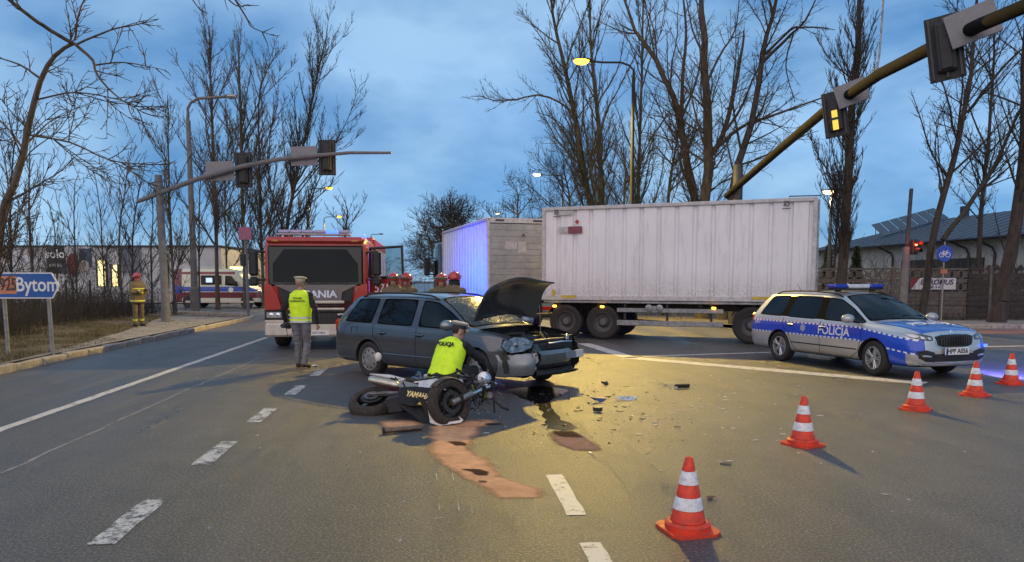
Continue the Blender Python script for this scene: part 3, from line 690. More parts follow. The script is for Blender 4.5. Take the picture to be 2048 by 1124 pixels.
tree('broad bare tree whose trunk splits low into two bent stems behind the container', [
    (rooted(33, 1405, [(1390, 398), (1375, 330), (1362, 250), (1345, 190), (1312, 120), (1270, 60), (1240, -20)]), .34, .07),
    (TP(33, [(1362, 240), (1366, 150), (1372, 60), (1362, -40)]), .16, .05), (TP(33, [(1366, 230), (1390, 170), (1402, 110), (1405, 60)], 1), .09, .02), (TP(33, [(1312, 125), (1300, 60), (1285, -20)], 2), .08, .02),
    (TP(33, [(1345, 300), (1320, 250), (1290, 225)], 2), .06, .015)], 14, BARK, ang=.7, up=.12, ratio=.34, start=.25)
tree('thick main trunk bare tree with a heavy limb reaching towards the signal gantry', [
    (rooted(31, 1408, [(1412, 398), (1416, 300), (1412, 180), (1408, 80), (1400, -40)]), .40, .15),
    (TP(31, [(1415, 320), (1445, 270), (1470, 170), (1482, 110), (1488, 60)], 1), .20, .06), (TP(31, [(1428, 300), (1480, 255), (1540, 232), (1610, 208), (1680, 182)], -2), .13, .03),
    (TP(31, [(1440, 275), (1480, 220), (1505, 160), (1530, 110)], -1), .11, .03), (TP(31, [(1412, 170), (1440, 110), (1470, 60), (1480, -20)], 1), .09, .03), (TP(31, [(1412, 120), (1385, 60), (1370, -20)]), .08, .03)], 15, BARK, ang=.75, up=.1, ratio=.34, start=.35, dens=.95)
tree('leaning bare tree behind the gantry post with a wide drooping crown', [
    (rooted(30, 1450, [(1462, 395), (1490, 290), (1512, 210), (1525, 110), (1545, 30), (1560, -60)]), .28, .08),
    (TP(30, [(1520, 130), (1570, 80), (1610, 40), (1640, -20)], -1), .12, .03), (TP(30, [(1530, 110), (1580, 60), (1600, 55), (1640, 55), (1670, 60)], -2), .09, .02),
    (TP(30, [(1588, 62), (1572, 130), (1590, 205)], -1), .06, .02), (TP(30, [(1545, 30), (1530, -40)], 1), .1, .03)], 16, BARKD, ang=.8, up=.05, ratio=.36, start=.35)
tree('small crooked bare tree low behind the middle of the container', [(rooted(34, 1330, [(1338, 395), (1350, 300), (1362, 230)]), .16, .03), (TP(34, [(1345, 330), (1310, 290), (1285, 250)]), .06, .015)], 17, BARKG, ang=.7, ratio=.4, start=.1)
tree('low bushy bare tree where the container front meets the truck', [(rooted(34, 1250, [(1248, 410), (1252, 340), (1240, 290)]), .12, .02), (TP(34, [(1250, 370), (1290, 310), (1310, 270)]), .06, .015)], 18, BARKG, ang=.8, ratio=.5, start=.1)
tree('low twiggy bare tree beside the small lit lamp over the truck', [(rooted(46, 1140, [(1140, 415), (1130, 350), (1125, 300)]), .14, .02), (TP(46, [(1138, 400), (1170, 340), (1180, 300)]), .07, .015), (TP(46, [(1138, 400), (1110, 350), (1098, 320)]), .07, .015)], 19, BARKG, ang=.8, ratio=.5, start=.1)
tree('short round bare tree over the truck container roof', [(rooted(62, 1035, [(1035, 430), (1036, 390), (1030, 375)]), .16, .02), (TP(62, [(1036, 430), (1060, 400), (1068, 380)]), .08, .02), (TP(62, [(1036, 430), (1005, 410), (995, 405)]), .08, .02)], 20, BARKG, ang=.8, ratio=.55, start=.1, twig=.02)
tree('dark rounded bare tree behind the truck cab', [(rooted(60, 905, [(905, 480), (908, 440), (915, 428)]), .2, .03), (TP(60, [(905, 490), (880, 460), (868, 455)]), .1, .02), (TP(60, [(905, 470), (935, 435), (945, 428)]), .1, .02)], 21, BARKD, ang=.85, ratio=.6, start=.1, twig=.022, dens=1.3)
# --- right, along the fence
tree('tall narrow poplar with upright twigs rising beside the police car light bar', [
    (rooted(29, 1683, [(1690, 480), (1698, 350), (1705, 200), (1716, 80), (1722, -60)]), .33, .12)], 31, BARKD, ang=.55, up=.42, ratio=.3, start=.15, dens=1.9, group=gr, maxl=3.4)
tree('leaning bare tree forked over the solar panels in front of the sign banner', [
    (rooted(28.3, 1846, [(1852, 570), (1872, 440), (1905, 330), (1925, 240), (1940, 150), (1950, 40), (1955, -60)]), .24, .06),
    (rooted(28.3, 1852, [(1885, 480), (1945, 400), (1990, 330), (2030, 240), (2065, 170)])[1:], .16, .05), (TP(28.3, [(1950, 390), (2000, 350), (2050, 305)], 1), .08, .03),
    (TP(28.3, [(1893, 352), (1865, 310), (1845, 250), (1825, 190)], -1), .07, .02), (TP(28.3, [(1935, 225), (1985, 160), (2030, 110), (2070, 80)], -1), .10, .03), (TP(28.3, [(1920, 345), (1960, 300), (1990, 280)], 1), .05, .015)], 32, BARKD, ang=.7, up=.1, ratio=.3, start=.35, group=gr)
tree('thick dark tree trunk standing against the plank fence', [
    (rooted(28.0, 2000, [(2010, 560), (2028, 450), (2045, 330), (2050, 200), (2055, 60), (2060, -60)]), .42, .2), (TP(28, [(2040, 330), (2080, 260), (2110, 200)]), .15, .05), (TP(28, [(2020, 540), (2000, 470), (1985, 410)], 1), .05, .015)], 33, BARKD, ang=.7, up=.15, ratio=.3, start=.3, group=gr)
tree('bare tree with spreading twigs over the roof behind the thick trunk', [(rooted(36, 1960, [(1962, 430), (1975, 300), (1985, 160), (1990, 20)]), .2, .05), (TP(36, [(1975, 300), (1940, 220), (1920, 140)]), .08, .02)], 34, BARKD, ang=.7, ratio=.33, start=.3, group=gr)
tree('thin bare tree with tight upright twigs just past the lamp at the container end', [(rooted(33, 1668, [(1672, 480), (1680, 380), (1686, 290)]), .1, .02)], 35, BARKD, ang=.5, up=.4, ratio=.3, start=.3, group=gr)
# --- left thicket
tree('overhanging bare tree with a curved brown trunk above the direction sign', [
    (rooted(14.5, -40, [(0, 455), (28, 370), (58, 250), (80, 160), (110, 110), (150, 85)]), .13, .05),
    (TP(14.5, [(150, 88), (185, 120), (195, 150), (230, 190), (285, 225)], -1), .05, .012), (TP(14.5, [(148, 88), (100, 60), (60, 32), (0, -15), (-40, -40)], -1), .06, .05),
    (TP(14.5, [(150, 80), (160, 20), (185, -30)]), .035, .012), (TP(14.5, [(155, 88), (220, 60), (270, 50), (315, 40)], 1), .035, .01), (TP(14.5, [(60, 270), (140, 285), (220, 320), (300, 330)], -1), .035, .01),
    (TP(14.5, [(85, 160), (40, 130), (-20, 110)]), .04, .012), (TP(14.5, [(70, 200), (150, 185), (240, 200), (310, 225)], 1), .03, .008), (TP(14.5, [(48, 300), (10, 250), (-30, 220)], 1), .035, .01), (TP(14.5, [(190, 130), (250, 125), (330, 140)], -.5), .028, .008)],
    41, BARKB, ang=.75, up=.02, ratio=.5, start=.15, dens=1.25, twig=.010, maxl=1.9)
tree('bare branch tips hanging into the sky from a tree beside the road', [
    (rooted(11.0, -330, [(-250, 200), (-60, -90), (150, -180), (360, -90)]), .2, .06), (TP(11, [(360, -90), (375, -20), (400, 20)], 0), .03, .008), (TP(11, [(360, -92), (440, -40), (490, 30), (505, 55), (550, 72)], 0), .03, .006), (TP(11, [(380, -85), (430, -30), (470, 10), (500, 10)], .4), .028, .006)], 42, BARK, ang=.6, up=-.05, ratio=.3, start=.5, dens=1.2, twig=.008, maxl=.9)
specs = [
    (40, 432, [(430, 400), (425, 250), (420, 120), (418, 50)], .17, [[(425, 260), (385, 180), (345, 110)], [(425, 220), (460, 140), (470, 60)]], 'tall pale bare tree just behind the unlit street lamp'),
    (44, 488, [(485, 400), (482, 250), (478, 130), (480, 80)], .2, [[(483, 300), (450, 220), (430, 190)], [(483, 280), (520, 200), (540, 150)]], 'tall bare tree rising behind the pink sign board'),
    (46, 525, [(520, 420), (518, 300), (520, 180), (545, 120)], .16, [[(518, 320), (550, 230), (560, 130)]], 'bare tree between the two signal heads of the gantry'),
    (38, 565, [(572, 470), (585, 390), (605, 300), (620, 220), (640, 130), (655, 65)], .17, [[(585, 400), (640, 330), (690, 250), (720, 170)], [(600, 320), (590, 220), (590, 170)], [(578, 440), (640, 390), (690, 340)]], 'fan shaped bare tree with leaning trunk above the fire engine'),
    (52, 690, [(690, 480), (695, 430), (690, 400)], .16, [[(692, 460), (720, 420), (735, 390)], [(692, 460), (665, 430), (650, 410)]], 'low round bare tree beside the lit lamps over the fire engine'),
    (34, 345, [(342, 480), (338, 350), (336, 250), (335, 190)], .10, [[(338, 330), (310, 270), (300, 240)], [(340, 400), (370, 330), (390, 300)]], 'thin straight bare tree beside the mast of the signal gantry'),
    (36, 240, [(238, 480), (250, 380), (256, 320)], .08, [[(240, 460), (215, 380), (205, 330)]], 'slim bare sapling with dark seed clusters behind the firefighter'),
    (33, 262, [(265, 480), (275, 400), (290, 330)], .07, [[(266, 470), (290, 410), (320, 370)]], 'slim leaning bare sapling right behind the firefighter'),
    (31, 205, [(205, 500), (200, 420), (190, 350)], .06, [[(204, 490), (180, 440), (170, 400)]], 'slim bare sapling in front of the lit warehouse wall'),
    (30, 150, [(150, 500), (148, 430), (150, 370)], .06, [[(150, 480), (120, 420), (110, 380)]], 'thin bare sapling in front of the picture billboard'),
    (28, 62, [(60, 480), (58, 380), (60, 280)], .09, [[(60, 450), (30, 390), (10, 350)], [(60, 420), (90, 350), (110, 310)]], 'bare tree standing between the direction sign and the warehouse'),
    (34, 18, [(20, 450), (25, 330), (40, 220)], .10, [[(22, 420), (-10, 340), (-30, 290)]], 'bare tree behind the orange number panel of the sign'),
    (42, 395, [(398, 470), (400, 380), (405, 300)], .09, [[(399, 450), (420, 390), (430, 350)]], 'thin bare tree between the lamp post and the ambulance'),
    (50, 452, [(450, 430), (452, 330), (460, 250)], .11, [[(451, 400), (430, 340), (420, 300)]], 'slender bare tree behind the ambulance roof'),
    (55, 540, [(540, 470), (548, 380), (552, 330)], .12, [[(541, 440), (520, 390), (512, 350)]], 'slender bare tree rising over the fire engine mirror'),
    (58, 610, [(612, 480), (620, 420), (632, 370)], .13, [[(613, 460), (600, 420), (596, 390)]], 'small bare tree over the fire engine light bar'),
    (37, 300, [(302, 500), (306, 430), (300, 360)], .07, [[(303, 480), (325, 420), (332, 380)]], 'thin bare sapling between firefighter and gantry mast'),
    (29, 110, [(112, 520), (108, 450), (96, 400)], .05, [], 'wispy bare sapling beside the dark billboard'),
]
for i, (D, u0, pl, r, sub, lab) in enumerate(specs):
    tree(lab, [(rooted(D, u0, pl), r, max(.02, r * .2))] + [(TP(D, q, (-1) ** k * 1.5), r * .34, .012) for k, q in enumerate(sub)], 50 + i, (BARK, BARKG, BARKB, BARKD)[i % 4] if i else BARKB, ang=.55, up=.22, ratio=.32, start=.15, dens=1.1 if D < 50 else 1.3, group=gl, twig=.011 if D < 45 else .015)
# --- undergrowth behind the left verge, far treeline: masses nobody could count
rng = np.random.default_rng(77)
def thicket(name, n, place, h, lean, r, material, label, sub=2):
    segs = []
    for i in range(n):
        p = np.array(place()); d = np.array([rng.normal(0, lean), rng.normal(0, lean), 1.0]); H = h * rng.uniform(.35, 1.15)
        bp, br = branch(rng, p, d, H, r, .02, .16, 4); br = np.maximum(br, r * .5); segs += polysegs(bp, br)
        for k in range(sub):
            j = rng.integers(1, 4); q = np.array([rng.normal(0, 1), rng.normal(0, 1), .6]); b2, r2 = branch(rng, bp[j], q, H * rng.uniform(.2, .5), r * .6, .03, .2, 2); segs += polysegs(b2, np.maximum(r2, r * .35))
    me = tubemesh(name, [(segs, 3)], material); o = bpy.data.objects.new(name, me); COL.objects.link(o)
    return tag(o, label, 'undergrowth', kind='stuff')
def pl_left():
    y = rng.uniform(15.5, 34); x = kerbx(y) - 3.0 - abs(rng.normal(0, 2.6)) - (1.0 if y > 21 else 0); return (x, y, vergez(x, y) - .03)
thicket('undergrowth', 3600, pl_left, 1.15, .28, .007, BARKD, 'dense leafless brush along the back of the earth verge')
def pl_left2():
    y = rng.uniform(24, 37); x = kerbx(min(y, 31)) - 4.5 - abs(rng.normal(0, 7)); return (x, y, .2)
thicket('undergrowth', 170, pl_left2, 3.6, .13, .014, BARKD, 'tall thin leafless saplings in front of the warehouse', sub=6)
def pl_far():
    y = rng.uniform(56, 75); x = rng.uniform(-50, -16); return (x, y, 0)
thicket('undergrowth', 900, pl_far, 4.0, .2, .03, BARKD, 'leafless brush beyond the side street behind the ambulance', sub=4)
def pl_hor():
    y = rng.uniform(120, 210); x = rng.uniform(-150, 160)
    while abs(x - (kerbx(y) + 5.5)) < 9: x = rng.uniform(-150, 160)
    return (x, y, 0)
thicket('treeline', 3600, pl_hor, 8.0, .35, .10, BARKD, 'far low bare treeline on the horizon', sub=3)
def pl_mid():
    y = rng.uniform(29.5, 45); x = rng.uniform(2.5, 30) ; return (x, y, .1)
thicket('undergrowth', 700, pl_mid, 3.2, .25, .014, BARKG, 'leafless scrub behind the trailer', sub=4)
def pl_r():
    y = rng.uniform(29.4, 30.5); x = rng.uniform(16, 26) ; return (x, y, .1)
thicket('undergrowth', 500, pl_r, .35, .6, .006, BARK, 'low dead weeds at the foot of the concrete fence', sub=3)
# ================================================================ lamps, signals, signs
POLE = mat('grey_pole', (0.15, 0.155, 0.16), 0.8, 0.0, var=0.2, vs=3, dirt=((0.09, 0.08, 0.07), 0.5)); POLED = mat('dark_pole', (0.055, 0.055, 0.06), 0.55, 0.3, var=0.3, vs=3); CONC = mat('concrete_pole', (0.17, 0.155, 0.14), 0.85, var=0.25, vs=3, bmp=.3, bs=30)
LAMPY = lampmat('sodium_lamp', (1.0, 0.47, 0.04), 4.5); LAMPW = lampmat('warm_white_lamp', (1.0, 0.82, 0.45), 4.0)
def street_lamp(label, base, h, head, lit=None, power=0, col=(1, .7, .25), r=.09, group='street lamps', pm=POLED, arm_z=None):
    t = thing('street_lamp', label, 'street lamp', base, 0, group); b = Vector(base); head = Vector(head) - b; az = arm_z or h
    mb = MB(); mb.tube([(0, 0, 0), (0, 0, 1.2), (0, 0, 1.25), (0, 0, h)], [r * 1.3, r * 1.3, r, r * .65], 10); mb.build('pole', pm, t)
    hd = Vector((head.x, head.y, 0)); dn = hd.normalized(); z = head.z
    mb = MB(); mb.tube([(0, 0, h - .1), (0, 0, h + (z - h) * .5), dn * (hd.length * .08) + Vector((0, 0, h + (z - h) * .75)), dn * (hd.length * .25) + Vector((0, 0, h + (z - h) * .92)), dn * (hd.length * .6) + Vector((0, 0, z - .05)), dn * (hd.length - .2) + Vector((0, 0, z))], r * .42, 8); mb.build('arm', pm, t)
    M = frame(head, dn, Vector((0, 0, 1)).cross(dn)); M3 = M.to_3x3()
    mb = MB(); mb.ell(head + Vector((0, 0, .03)), (.36, .15, .09), M3, 14, 8, z0=-.1); mb.build('lamp_head', pm, t)
    mb = MB(); mb.ell(head + dn * .04 + Vector((0, 0, .03)), (.30, .17, .17), M3, 16, 8, z1=.05); mb.build('lamp_glass', lit or CLR, t)
    if power:
        ld = bpy.data.lights.new('lamp_light', 'SPOT'); ld.energy = power; ld.color = col; ld.shadow_soft_size = .12; ld.spot_size = R(160 if power < 5000 else 138); ld.spot_blend = .4
        lo = bpy.data.objects.new('lamp_light', ld); COL.objects.link(lo); lo.parent = t; lo.location = head + dn * .1 - Vector((0, 0, .22))
        if power > 5000: lo.rotation_euler = Vector((-.12, -.62, -1)).to_track_quat('-Z', 'Y').to_euler()      # the head is tilted over the carriageway
    return t
MAINLAMP = P(1165, 122, 28.0)
street_lamp('lit yellow street lamp on a curved arm high above the trailer', (P(1262, 500, 28).x, 28, .12), P(1262, 165, 28).z, MAINLAMP, LAMPY, 9500, (1, .68, .12), pm=mat('dark_lamp_pole', (.03, .03, .032), .9, spec=.1))
def lamp_at(label, u, v, up, D, lit=LAMPY, power=500, side=1, **k):
    hd = P(u, v, D); bx = P(up, v, D).x
    return street_lamp(label, (bx, D, 0), hd.z - .4, hd, lit, power, **k)
lamp_at('small lit pale lamp on a bent arm above the truck container', 1075, 349, 1125, 55, LAMPW, 1200, col=(1, .85, .5))
lamp_at('small lit lamp just above the truck container roof line', 996, 427, 1012, 95, LAMPW, 900, col=(1, .85, .5))
lamp_at('lit yellow lamp on a dark pole at the end of the container', 1660, 383, 1663, 34, LAMPW, 500, col=(1, .75, .35))
lamp_at('upper lit yellow lamp over the fire engine', 657, 376, 617, 62, LAMPY, 3500, col=(1, .66, .22))
lamp_at('lower lit yellow lamp over the fire engine light bar', 678, 433, 648, 80, LAMPY, 3000, col=(1, .62, .2))
lamp_at('far unlit lamp over the open fire engine door', 762, 468, 742, 110, None, 0, r=.12)
street_lamp('unlit street lamp on a tall concrete pole behind the signal gantry', (P(386, 500, 38).x, 38, .1), P(375, 245, 38).z, P(462, 193, 38), None, 0, r=.17, pm=CONC)
def signal_head(parent, c, yaw, n=3, s=1.0, back=True, lit=None, mount=None):
    """a signal head facing local -y before yaw; c is its centre"""
    h = bpy.data.objects.new('signal_head', None); COL.objects.link(h); h.parent = parent; h.location = c; h.rotation_euler = (0, 0, yaw); H = .32 * n * s
    mb = MB(); mb.box((0, 0, 0), (.34 * s, .2 * s, H), b=.03); mb.box((0, .11 * s, 0), (.2 * s, .04, H * .9), b=.01); mb.build('housing', BLK, h)
    if back:
        mb = MB(); mb.box((0, -.02, 0), (.62 * s, .02, H + .3 * s), b=.008); mb.build('backboard', mat('signal_backboard', (.018, .018, .02), .6), h)
        for k in (-.2, 0, .2):
            mb = MB(); mb.box((k * s * 1.2, .01, 0), (.03, .03, H + .22 * s)); mb.build('rib', POLED, h)
    for k in range(n):
        z = (n - 1) / 2 * .32 * s - k * .32 * s
        mb = MB(); mb.lathe([(.105 * s, 0), (.09 * s, .02), (.001, .035)], 18, axis((0, -.1 * s, z), (0, -1, 0))); mb.build('lens', (lit if lit and k == 0 else mat('dark_lens', (.04, .02, .02), .25, coat=.5)), h)
        mb = MB(); pts = [(.125 * s * math.cos(R(a)), .125 * s * math.sin(R(a))) for a in range(-20, 201, 20)]
        mb.loft([[Vector((x, -.1 * s, z + y)) for x, y in pts], [Vector((x, -.34 * s, z + y - .03)) for x, y in pts]], closed=False, caps=False); mb.build('visor', BLK, h, 60)
    return h
def board(parent, c, w, h, yaw, m, name='sign_panel', tilt=0):
    mb = MB(); mb.box((0, 0, 0), (w, .03, h), b=.004); o = mb.build(name, m, parent); o.location = c; o.rotation_euler = (0, tilt, yaw); return o
GREYB = mat('grey_sign_back', (.20, .20, .215), .5, .3, var=.15, vs=4)
# --- gantry over the left carriageway (seen from behind)
D = 27.0; b = G(332, 640, .2); b = Vector((P(332, 640, D).x, D, .2))
g = thing('signal_gantry', 'grey signal mast with long arm, two signal heads seen from behind', 'traffic light', b)
top = P(317, 350, D); mb = MB(); mb.tube([(0, 0, 0), (0, 0, 1.0), top - b], [.16, .14, .12], 12); mb.box((0, 0, .02), (.45, .45, .05)); mb.build('mast', POLE, g)
arm = [P(277, 403, D), P(317, 388, D), P(400, 357, D), P(487, 333, D), P(560, 319, D), P(640, 311, D), P(700, 306, D), P(783, 306, D)]
mb = MB(); mb.tube([q - b + Vector((0, -.05, 0)) for q in arm], [.075, .085, .09, .085, .08, .07, .06, .05], 10); mb.build('arm', POLE, g)
for (u, v) in ((487, 340), (654, 315)): signal_head(g, P(u, v, D + .15) - b, R(180), s=1.0)
for (u, v, w, h) in ((440, 342, 1.0, .68), (608, 312, .95, .68)): board(g, P(u, v, D + .1) - b, w, h, 0, GREYB, tilt=-.03)
# --- gantry reaching over the junction on the other side
D = 27.0; b = Vector((P(1472, 500, D).x, D, .12))
g = thing('signal_gantry', 'long rising signal arm reaching over the junction above the police car', 'traffic light', b)
top = P(1476, 330, D); mb = MB(); mb.tube([(0, 0, 0), (0, 0, 1), Vector((0, 0, top.z - .12))], [.22, .2, .17], 12); mb.build('mast', POLED, g)
armp = [P(1452, 393, 27.2), P(1476, 372, 26.6), P(1560, 298, 23), P(1650, 222, 18.8), P(1760, 148, 15.2), P(1860, 97, 12.8), P(1960, 50, 11.0), P(2060, 8, 9.6), P(2200, -50, 8.4)]
mb = MB(); mb.tube([q - b for q in armp], [.10, .12, .125, .12, .115, .11, .10, .09, .08], 12); mb.build('arm', mat('brown_grey_arm', (.015, .014, .014), .9, 0, var=.3, vs=3, spec=.08, bmp=.2, bs=20), g)
YR = mat('yellow_plate_glow', (.75, .52, .05), .35, emit=(1, .72, .1), es=.5)  # emission put in so the yellow plates glow as if catching the street lamp
for (u, v, D_, s, uv2) in ((1670, 228, 17.3, 1.0, (1703, 186)), (1890, 95, 11.6, .95, (1945, 48))):
    c = P(u, v, D_) - b; hh = signal_head(g, c, 0, n=3, s=s * .82)
    hh.rotation_euler = (0, R(8), R(150))
    bo = board(g, P(uv2[0], uv2[1], D_ - .3) - b, .66, .5, R(-35), GREYB); bo.rotation_euler = (0, R(-18), R(-25))
    if u > 1800: continue
    mb = MB(); mb.box((.0, .125, -.02), (.12, .012, .16)); mb.build('reflector', YR, hh); mb = MB(); mb.box((.0, .125, -.27), (.12, .012, .22)); mb.build('reflector', YR, hh)
mb = MB(); q = P(1752, 150, 15.4) - b; mb.tube([q, q + Vector((.05, 0, .4)), q + Vector((.12, 0, 2.6))], .022, 8); mb.tube([q - Vector((0, 0, .1)), q + Vector((0, 0, .15))], .05, 8); mb.build('detector_pole', STEEL, g)
# --- red signal by the cycle crossing
D = 27.3; b = Vector((P(1806, 600, D).x, D, .12))
g = thing('signal_post', 'grey post with lit red pedestrian signal in front of the fence', 'traffic light', b)
mb = MB(); mb.tube([(0, 0, 0), Vector((.05, 0, P(1810, 495, D).z - .1))], [.14, .13], 12); mb.build('post', POLE, g); mb = MB(); mb.tube([Vector((.05, 0, P(1810, 500, D).z)), Vector((.12, 0, P(1813, 384, D).z))], [.07, .065], 10); mb.build('pole_extension', POLED, g)
REDS = lampmat('red_signal', (1.0, .06, .02), 25.0)
hh = signal_head(g, P(1828, 494, D - .1) - b, R(25), n=2, s=.85, back=False, lit=REDS); mb = MB(); mb.tube([(0, .08, .1), (-.3, .1, .1)], .025, 6); mb.build('bracket', POLED, hh)
ld = bpy.data.lights.new('signal_light', 'POINT'); ld.energy = 6; ld.color = (1, .06, .02); ld.shadow_soft_size = .08; lo = bpy.data.objects.new('signal_light', ld); COL.objects.link(lo); lo.parent = g; lo.location = P(1828, 485, D - .45) - b
# --- signal post with the pink board, left corner
D = 33.0; b = Vector((P(497, 630, D).x, D, .14))
g = thing('sign_post', 'slim grey post carrying a pink board at the side street corner', 'signpost', b)
mb = MB(); mb.tube([(0, 0, 0), Vector((-.05, 0, P(490, 455, D).z))], [.065, .06], 10); mb.build('post', POLE, g); board(g, P(490, 467, D - .08) - b, .55, .55, 0, mat('pink_board', (.30, .10, .16), .5, var=.15))
hh = signal_head(g, P(487, 520, D) - b, R(180), n=2, s=.8, back=False)
# --- blue cycle sign
D = 27.8; b = Vector((P(1884, 600, D).x, D, .12))
g = thing('cycle_sign', 'round blue sign with white bicycle in front of the fence', 'road sign', b)
mb = MB(); mb.tube([(0, 0, 0), (0, 0, P(1888, 490, D).z)], .03, 8); mb.build('post', STEEL, g)
c = P(1889, 507, D - .06) - b; SB = mat('sign_blue', (.01, .06, .42), .4, var=.08); SW = mat('sign_white', (.8, .8, .8), .4, var=.05)
mb = MB(); mb.lathe([(.001, 0), (.30, 0), (.31, .01), (.30, .02), (.001, .02)], 32, axis(c, (0, -1, 0))); mb.build('disc', SB, g)
mb = MB(); e = c + Vector((0, -.026, 0))
for s in (-.115, .115):
    mb.lathe([(.075, 0), (.092, 0), (.092, .004), (.075, .004), (.075, 0)], 24, axis(e + Vector((s, 0, -.05)), (0, -1, 0)))
for a, q in (((-.115, -.05), (-.05, .06)), ((-.05, .06), (.07, .06)), ((.07, .06), (.115, -.05)), ((-.05, .06), (0, -.05)), ((0, -.05), (.07, .06)), ((-.115, -.05), (0, -.05)), ((-.05, .06), (-.06, .09)), ((-.085, .09), (-.03, .09)), ((.07, .06), (.08, .1)), ((.08, .1), (.12, .1))):
    mb.tube([e + Vector((a[0], 0, a[1])), e + Vector((q[0], 0, q[1]))], .009, 6)
mb.build('bicycle_symbol', SW, g); board(g, P(1888, 543, D - .05) - b, .26, .16, 0, mat('orange_plate', (.4, .14, .08), .5))
# --- direction sign 925 Bytom
D = 15.5; b = Vector((P(50, 668, D).x, D, .2))
g = thing('direction_sign', 'blue arrow direction sign reading 925 Bytom on two posts', 'road sign', b)
for u in (11, 100):
    q = P(u, 672, D) - b; mb = MB(); mb.tube([Vector((q.x, .06, -.15)), Vector((q.x - .03, .06, P(50, 555, D).z - .2))], .04, 10); mb.build('post', STEEL, g)
z0 = P(50, 597, D).z - .2; z1 = P(50, 545, D).z - .2; zc = (z0 + z1) / 2; x0 = P(-110, 570, D).x - b.x; x1 = P(104, 570, D).x - b.x; xt = P(119, 570, D).x - b.x
BS = mat('direction_blue', (.01, .10, .40), .4, var=.1)
mb = MB(); mb.prism([(x0, z0), (x1, z0), (xt, zc), (x1, z1), (x0, z1)], .02, frame((0, .02, 0), (1, 0, 0), (0, 0, 1))); mb.build('panel', SW, g)
e = .025; mb = MB(); mb.prism([(x0, z0 + e), (x1 - .01, z0 + e), (xt - .035, zc), (x1 - .01, z1 - e), (x0, z1 - e)], .003, frame((0, -.002, 0), (1, 0, 0), (0, 0, 1))); mb.build('blue_face', BS, g)
xo0 = P(-34, 570, D).x - b.x; xo1 = P(33, 570, D).x - b.x; mb = MB(); mb.box(((xo0 + xo1) / 2, -.008, zc + .01), (xo1 - xo0, .006, (z1 - z0) * .68)); mb.build('number_panel', mat('orange_number', (.62, .22, .10), .45, var=.1), g)
text('route_number', '925', .36, frame(((P(17, 570, D).x - b.x), -.013, zc + .01), (1, 0, 0), (0, 0, 1)), DKP, g, sx=.66, bold=.006)
text('place_name', 'Bytom', .42, frame(((P(75, 570, D).x - b.x), -.008, zc + .01), (1, 0, 0), (0, 0, 1)), SW, g, sx=.82, bold=.006)
# ================================================================ buildings
WALLL = mat('warehouse_cladding', (.50, .52, .53), .6, var=.10, vs=.5, bmp=.05, bs=3, dirt=((.3, .3, .3), .4)); DK = mat('dark_panel', (.03, .03, .035), .5)
D = 56.0
w = thing('warehouse', 'long pale warehouse behind the leafless brush with lit doorways', 'building', (-26, D, 0))
zt = P(200, 494, D).z; bw = []
for i in range(7):
    x = -22 + i * 4.02; mb = MB(); mb.box((x, 6, zt / 2), (4.0, 12, zt), b=.02); mb.build('wall_panel', WALLL, w)
mb = MB(); mb.box((-9.94, 6, zt + .06), (28.4, 12.3, .12)); mb.build('roof', DK, w)
LITW = lampmat('lit_doorway', (1.0, .80, .36), 1.1)
for u0, u1, v0, v1 in ((193, 214, 521, 572), (222, 238, 530, 572), (326, 336, 540, 575)):
    a = P(u0, v0, D - .1); c = P(u1, v1, D - .1); mb = MB(); mb.box(((a.x + c.x) / 2 + 26, -.06, (a.z + c.z) / 2), (c.x - a.x, .08, a.z - c.z)); mb.build('lit_doorway', LITW, w)
    mb = MB()
    for xx in (a.x, c.x): mb.box((xx + 26, -.08, (a.z + c.z) / 2), (.12, .14, a.z - c.z + .1))
    mb.build('door_frame', DK, w)
a = P(240, 495, D); c = P(282, 545, D); mb = MB(); mb.box(((a.x + c.x) / 2 + 26, -.05, (a.z + c.z) / 2), (c.x - a.x, .05, a.z - c.z)); mb.build('dark_cladding_panel', mat('slate_panel', (.13, .15, .17), .6), w)
D = 50
t = thing('billboard', 'dark slanted billboard reading solo in front of the warehouse', 'billboard', P(112, 565, D))
a = P(93, 489, D) - t.location; c = P(131, 547, D) - t.location
mb = MB(); mb.prism([(a.x, c.z), (c.x + .12, c.z), (c.x, a.z - .15), (a.x, a.z)], .08, frame((0, 0, 0), (1, 0, 0), (0, 0, 1))); mb.build('panel', DK, t)
text('lettering', 'solo', .78, frame(((a.x + c.x) / 2, -.10, a.z - .65), (1, 0, 0), (0, 0, 1)), SW, t, bold=.02)
mb = MB(); mb.box(((a.x + c.x) / 2, -.09, c.z + .55), (.85, .01, .2)); mb.build('text_strip', mat('strip_grey', (.35, .33, .32), .5), t); mb = MB(); mb.box(((a.x + c.x) / 2 + .1, -.02, c.z - .25), (1.35, .06, .36)); mb.build('lower_strip', mat('strip_pale', (.5, .5, .5), .5), t)
for x in (a.x + .1, c.x - .05): mb = MB(); mb.box((x, .05, (c.z - P(112, 600, D).z) / 2 - 1.2), (.1, .1, 3.4)); mb.build('leg', POLED, t)
t = thing('billboard', 'wide picture billboard of a person in red beside the dark one', 'billboard', P(160, 565, D + 1))
a = P(132, 493, D + 1) - t.location; c = P(186, 560, D + 1) - t.location; mx = (a.x + c.x) / 2; mz = (a.z + c.z) / 2
mb = MB(); mb.box((mx, 0, mz), (c.x - a.x, .08, a.z - c.z)); mb.build('panel', mat('poster_pale', (.46, .47, .48), .5, var=.15, vs=2), t)
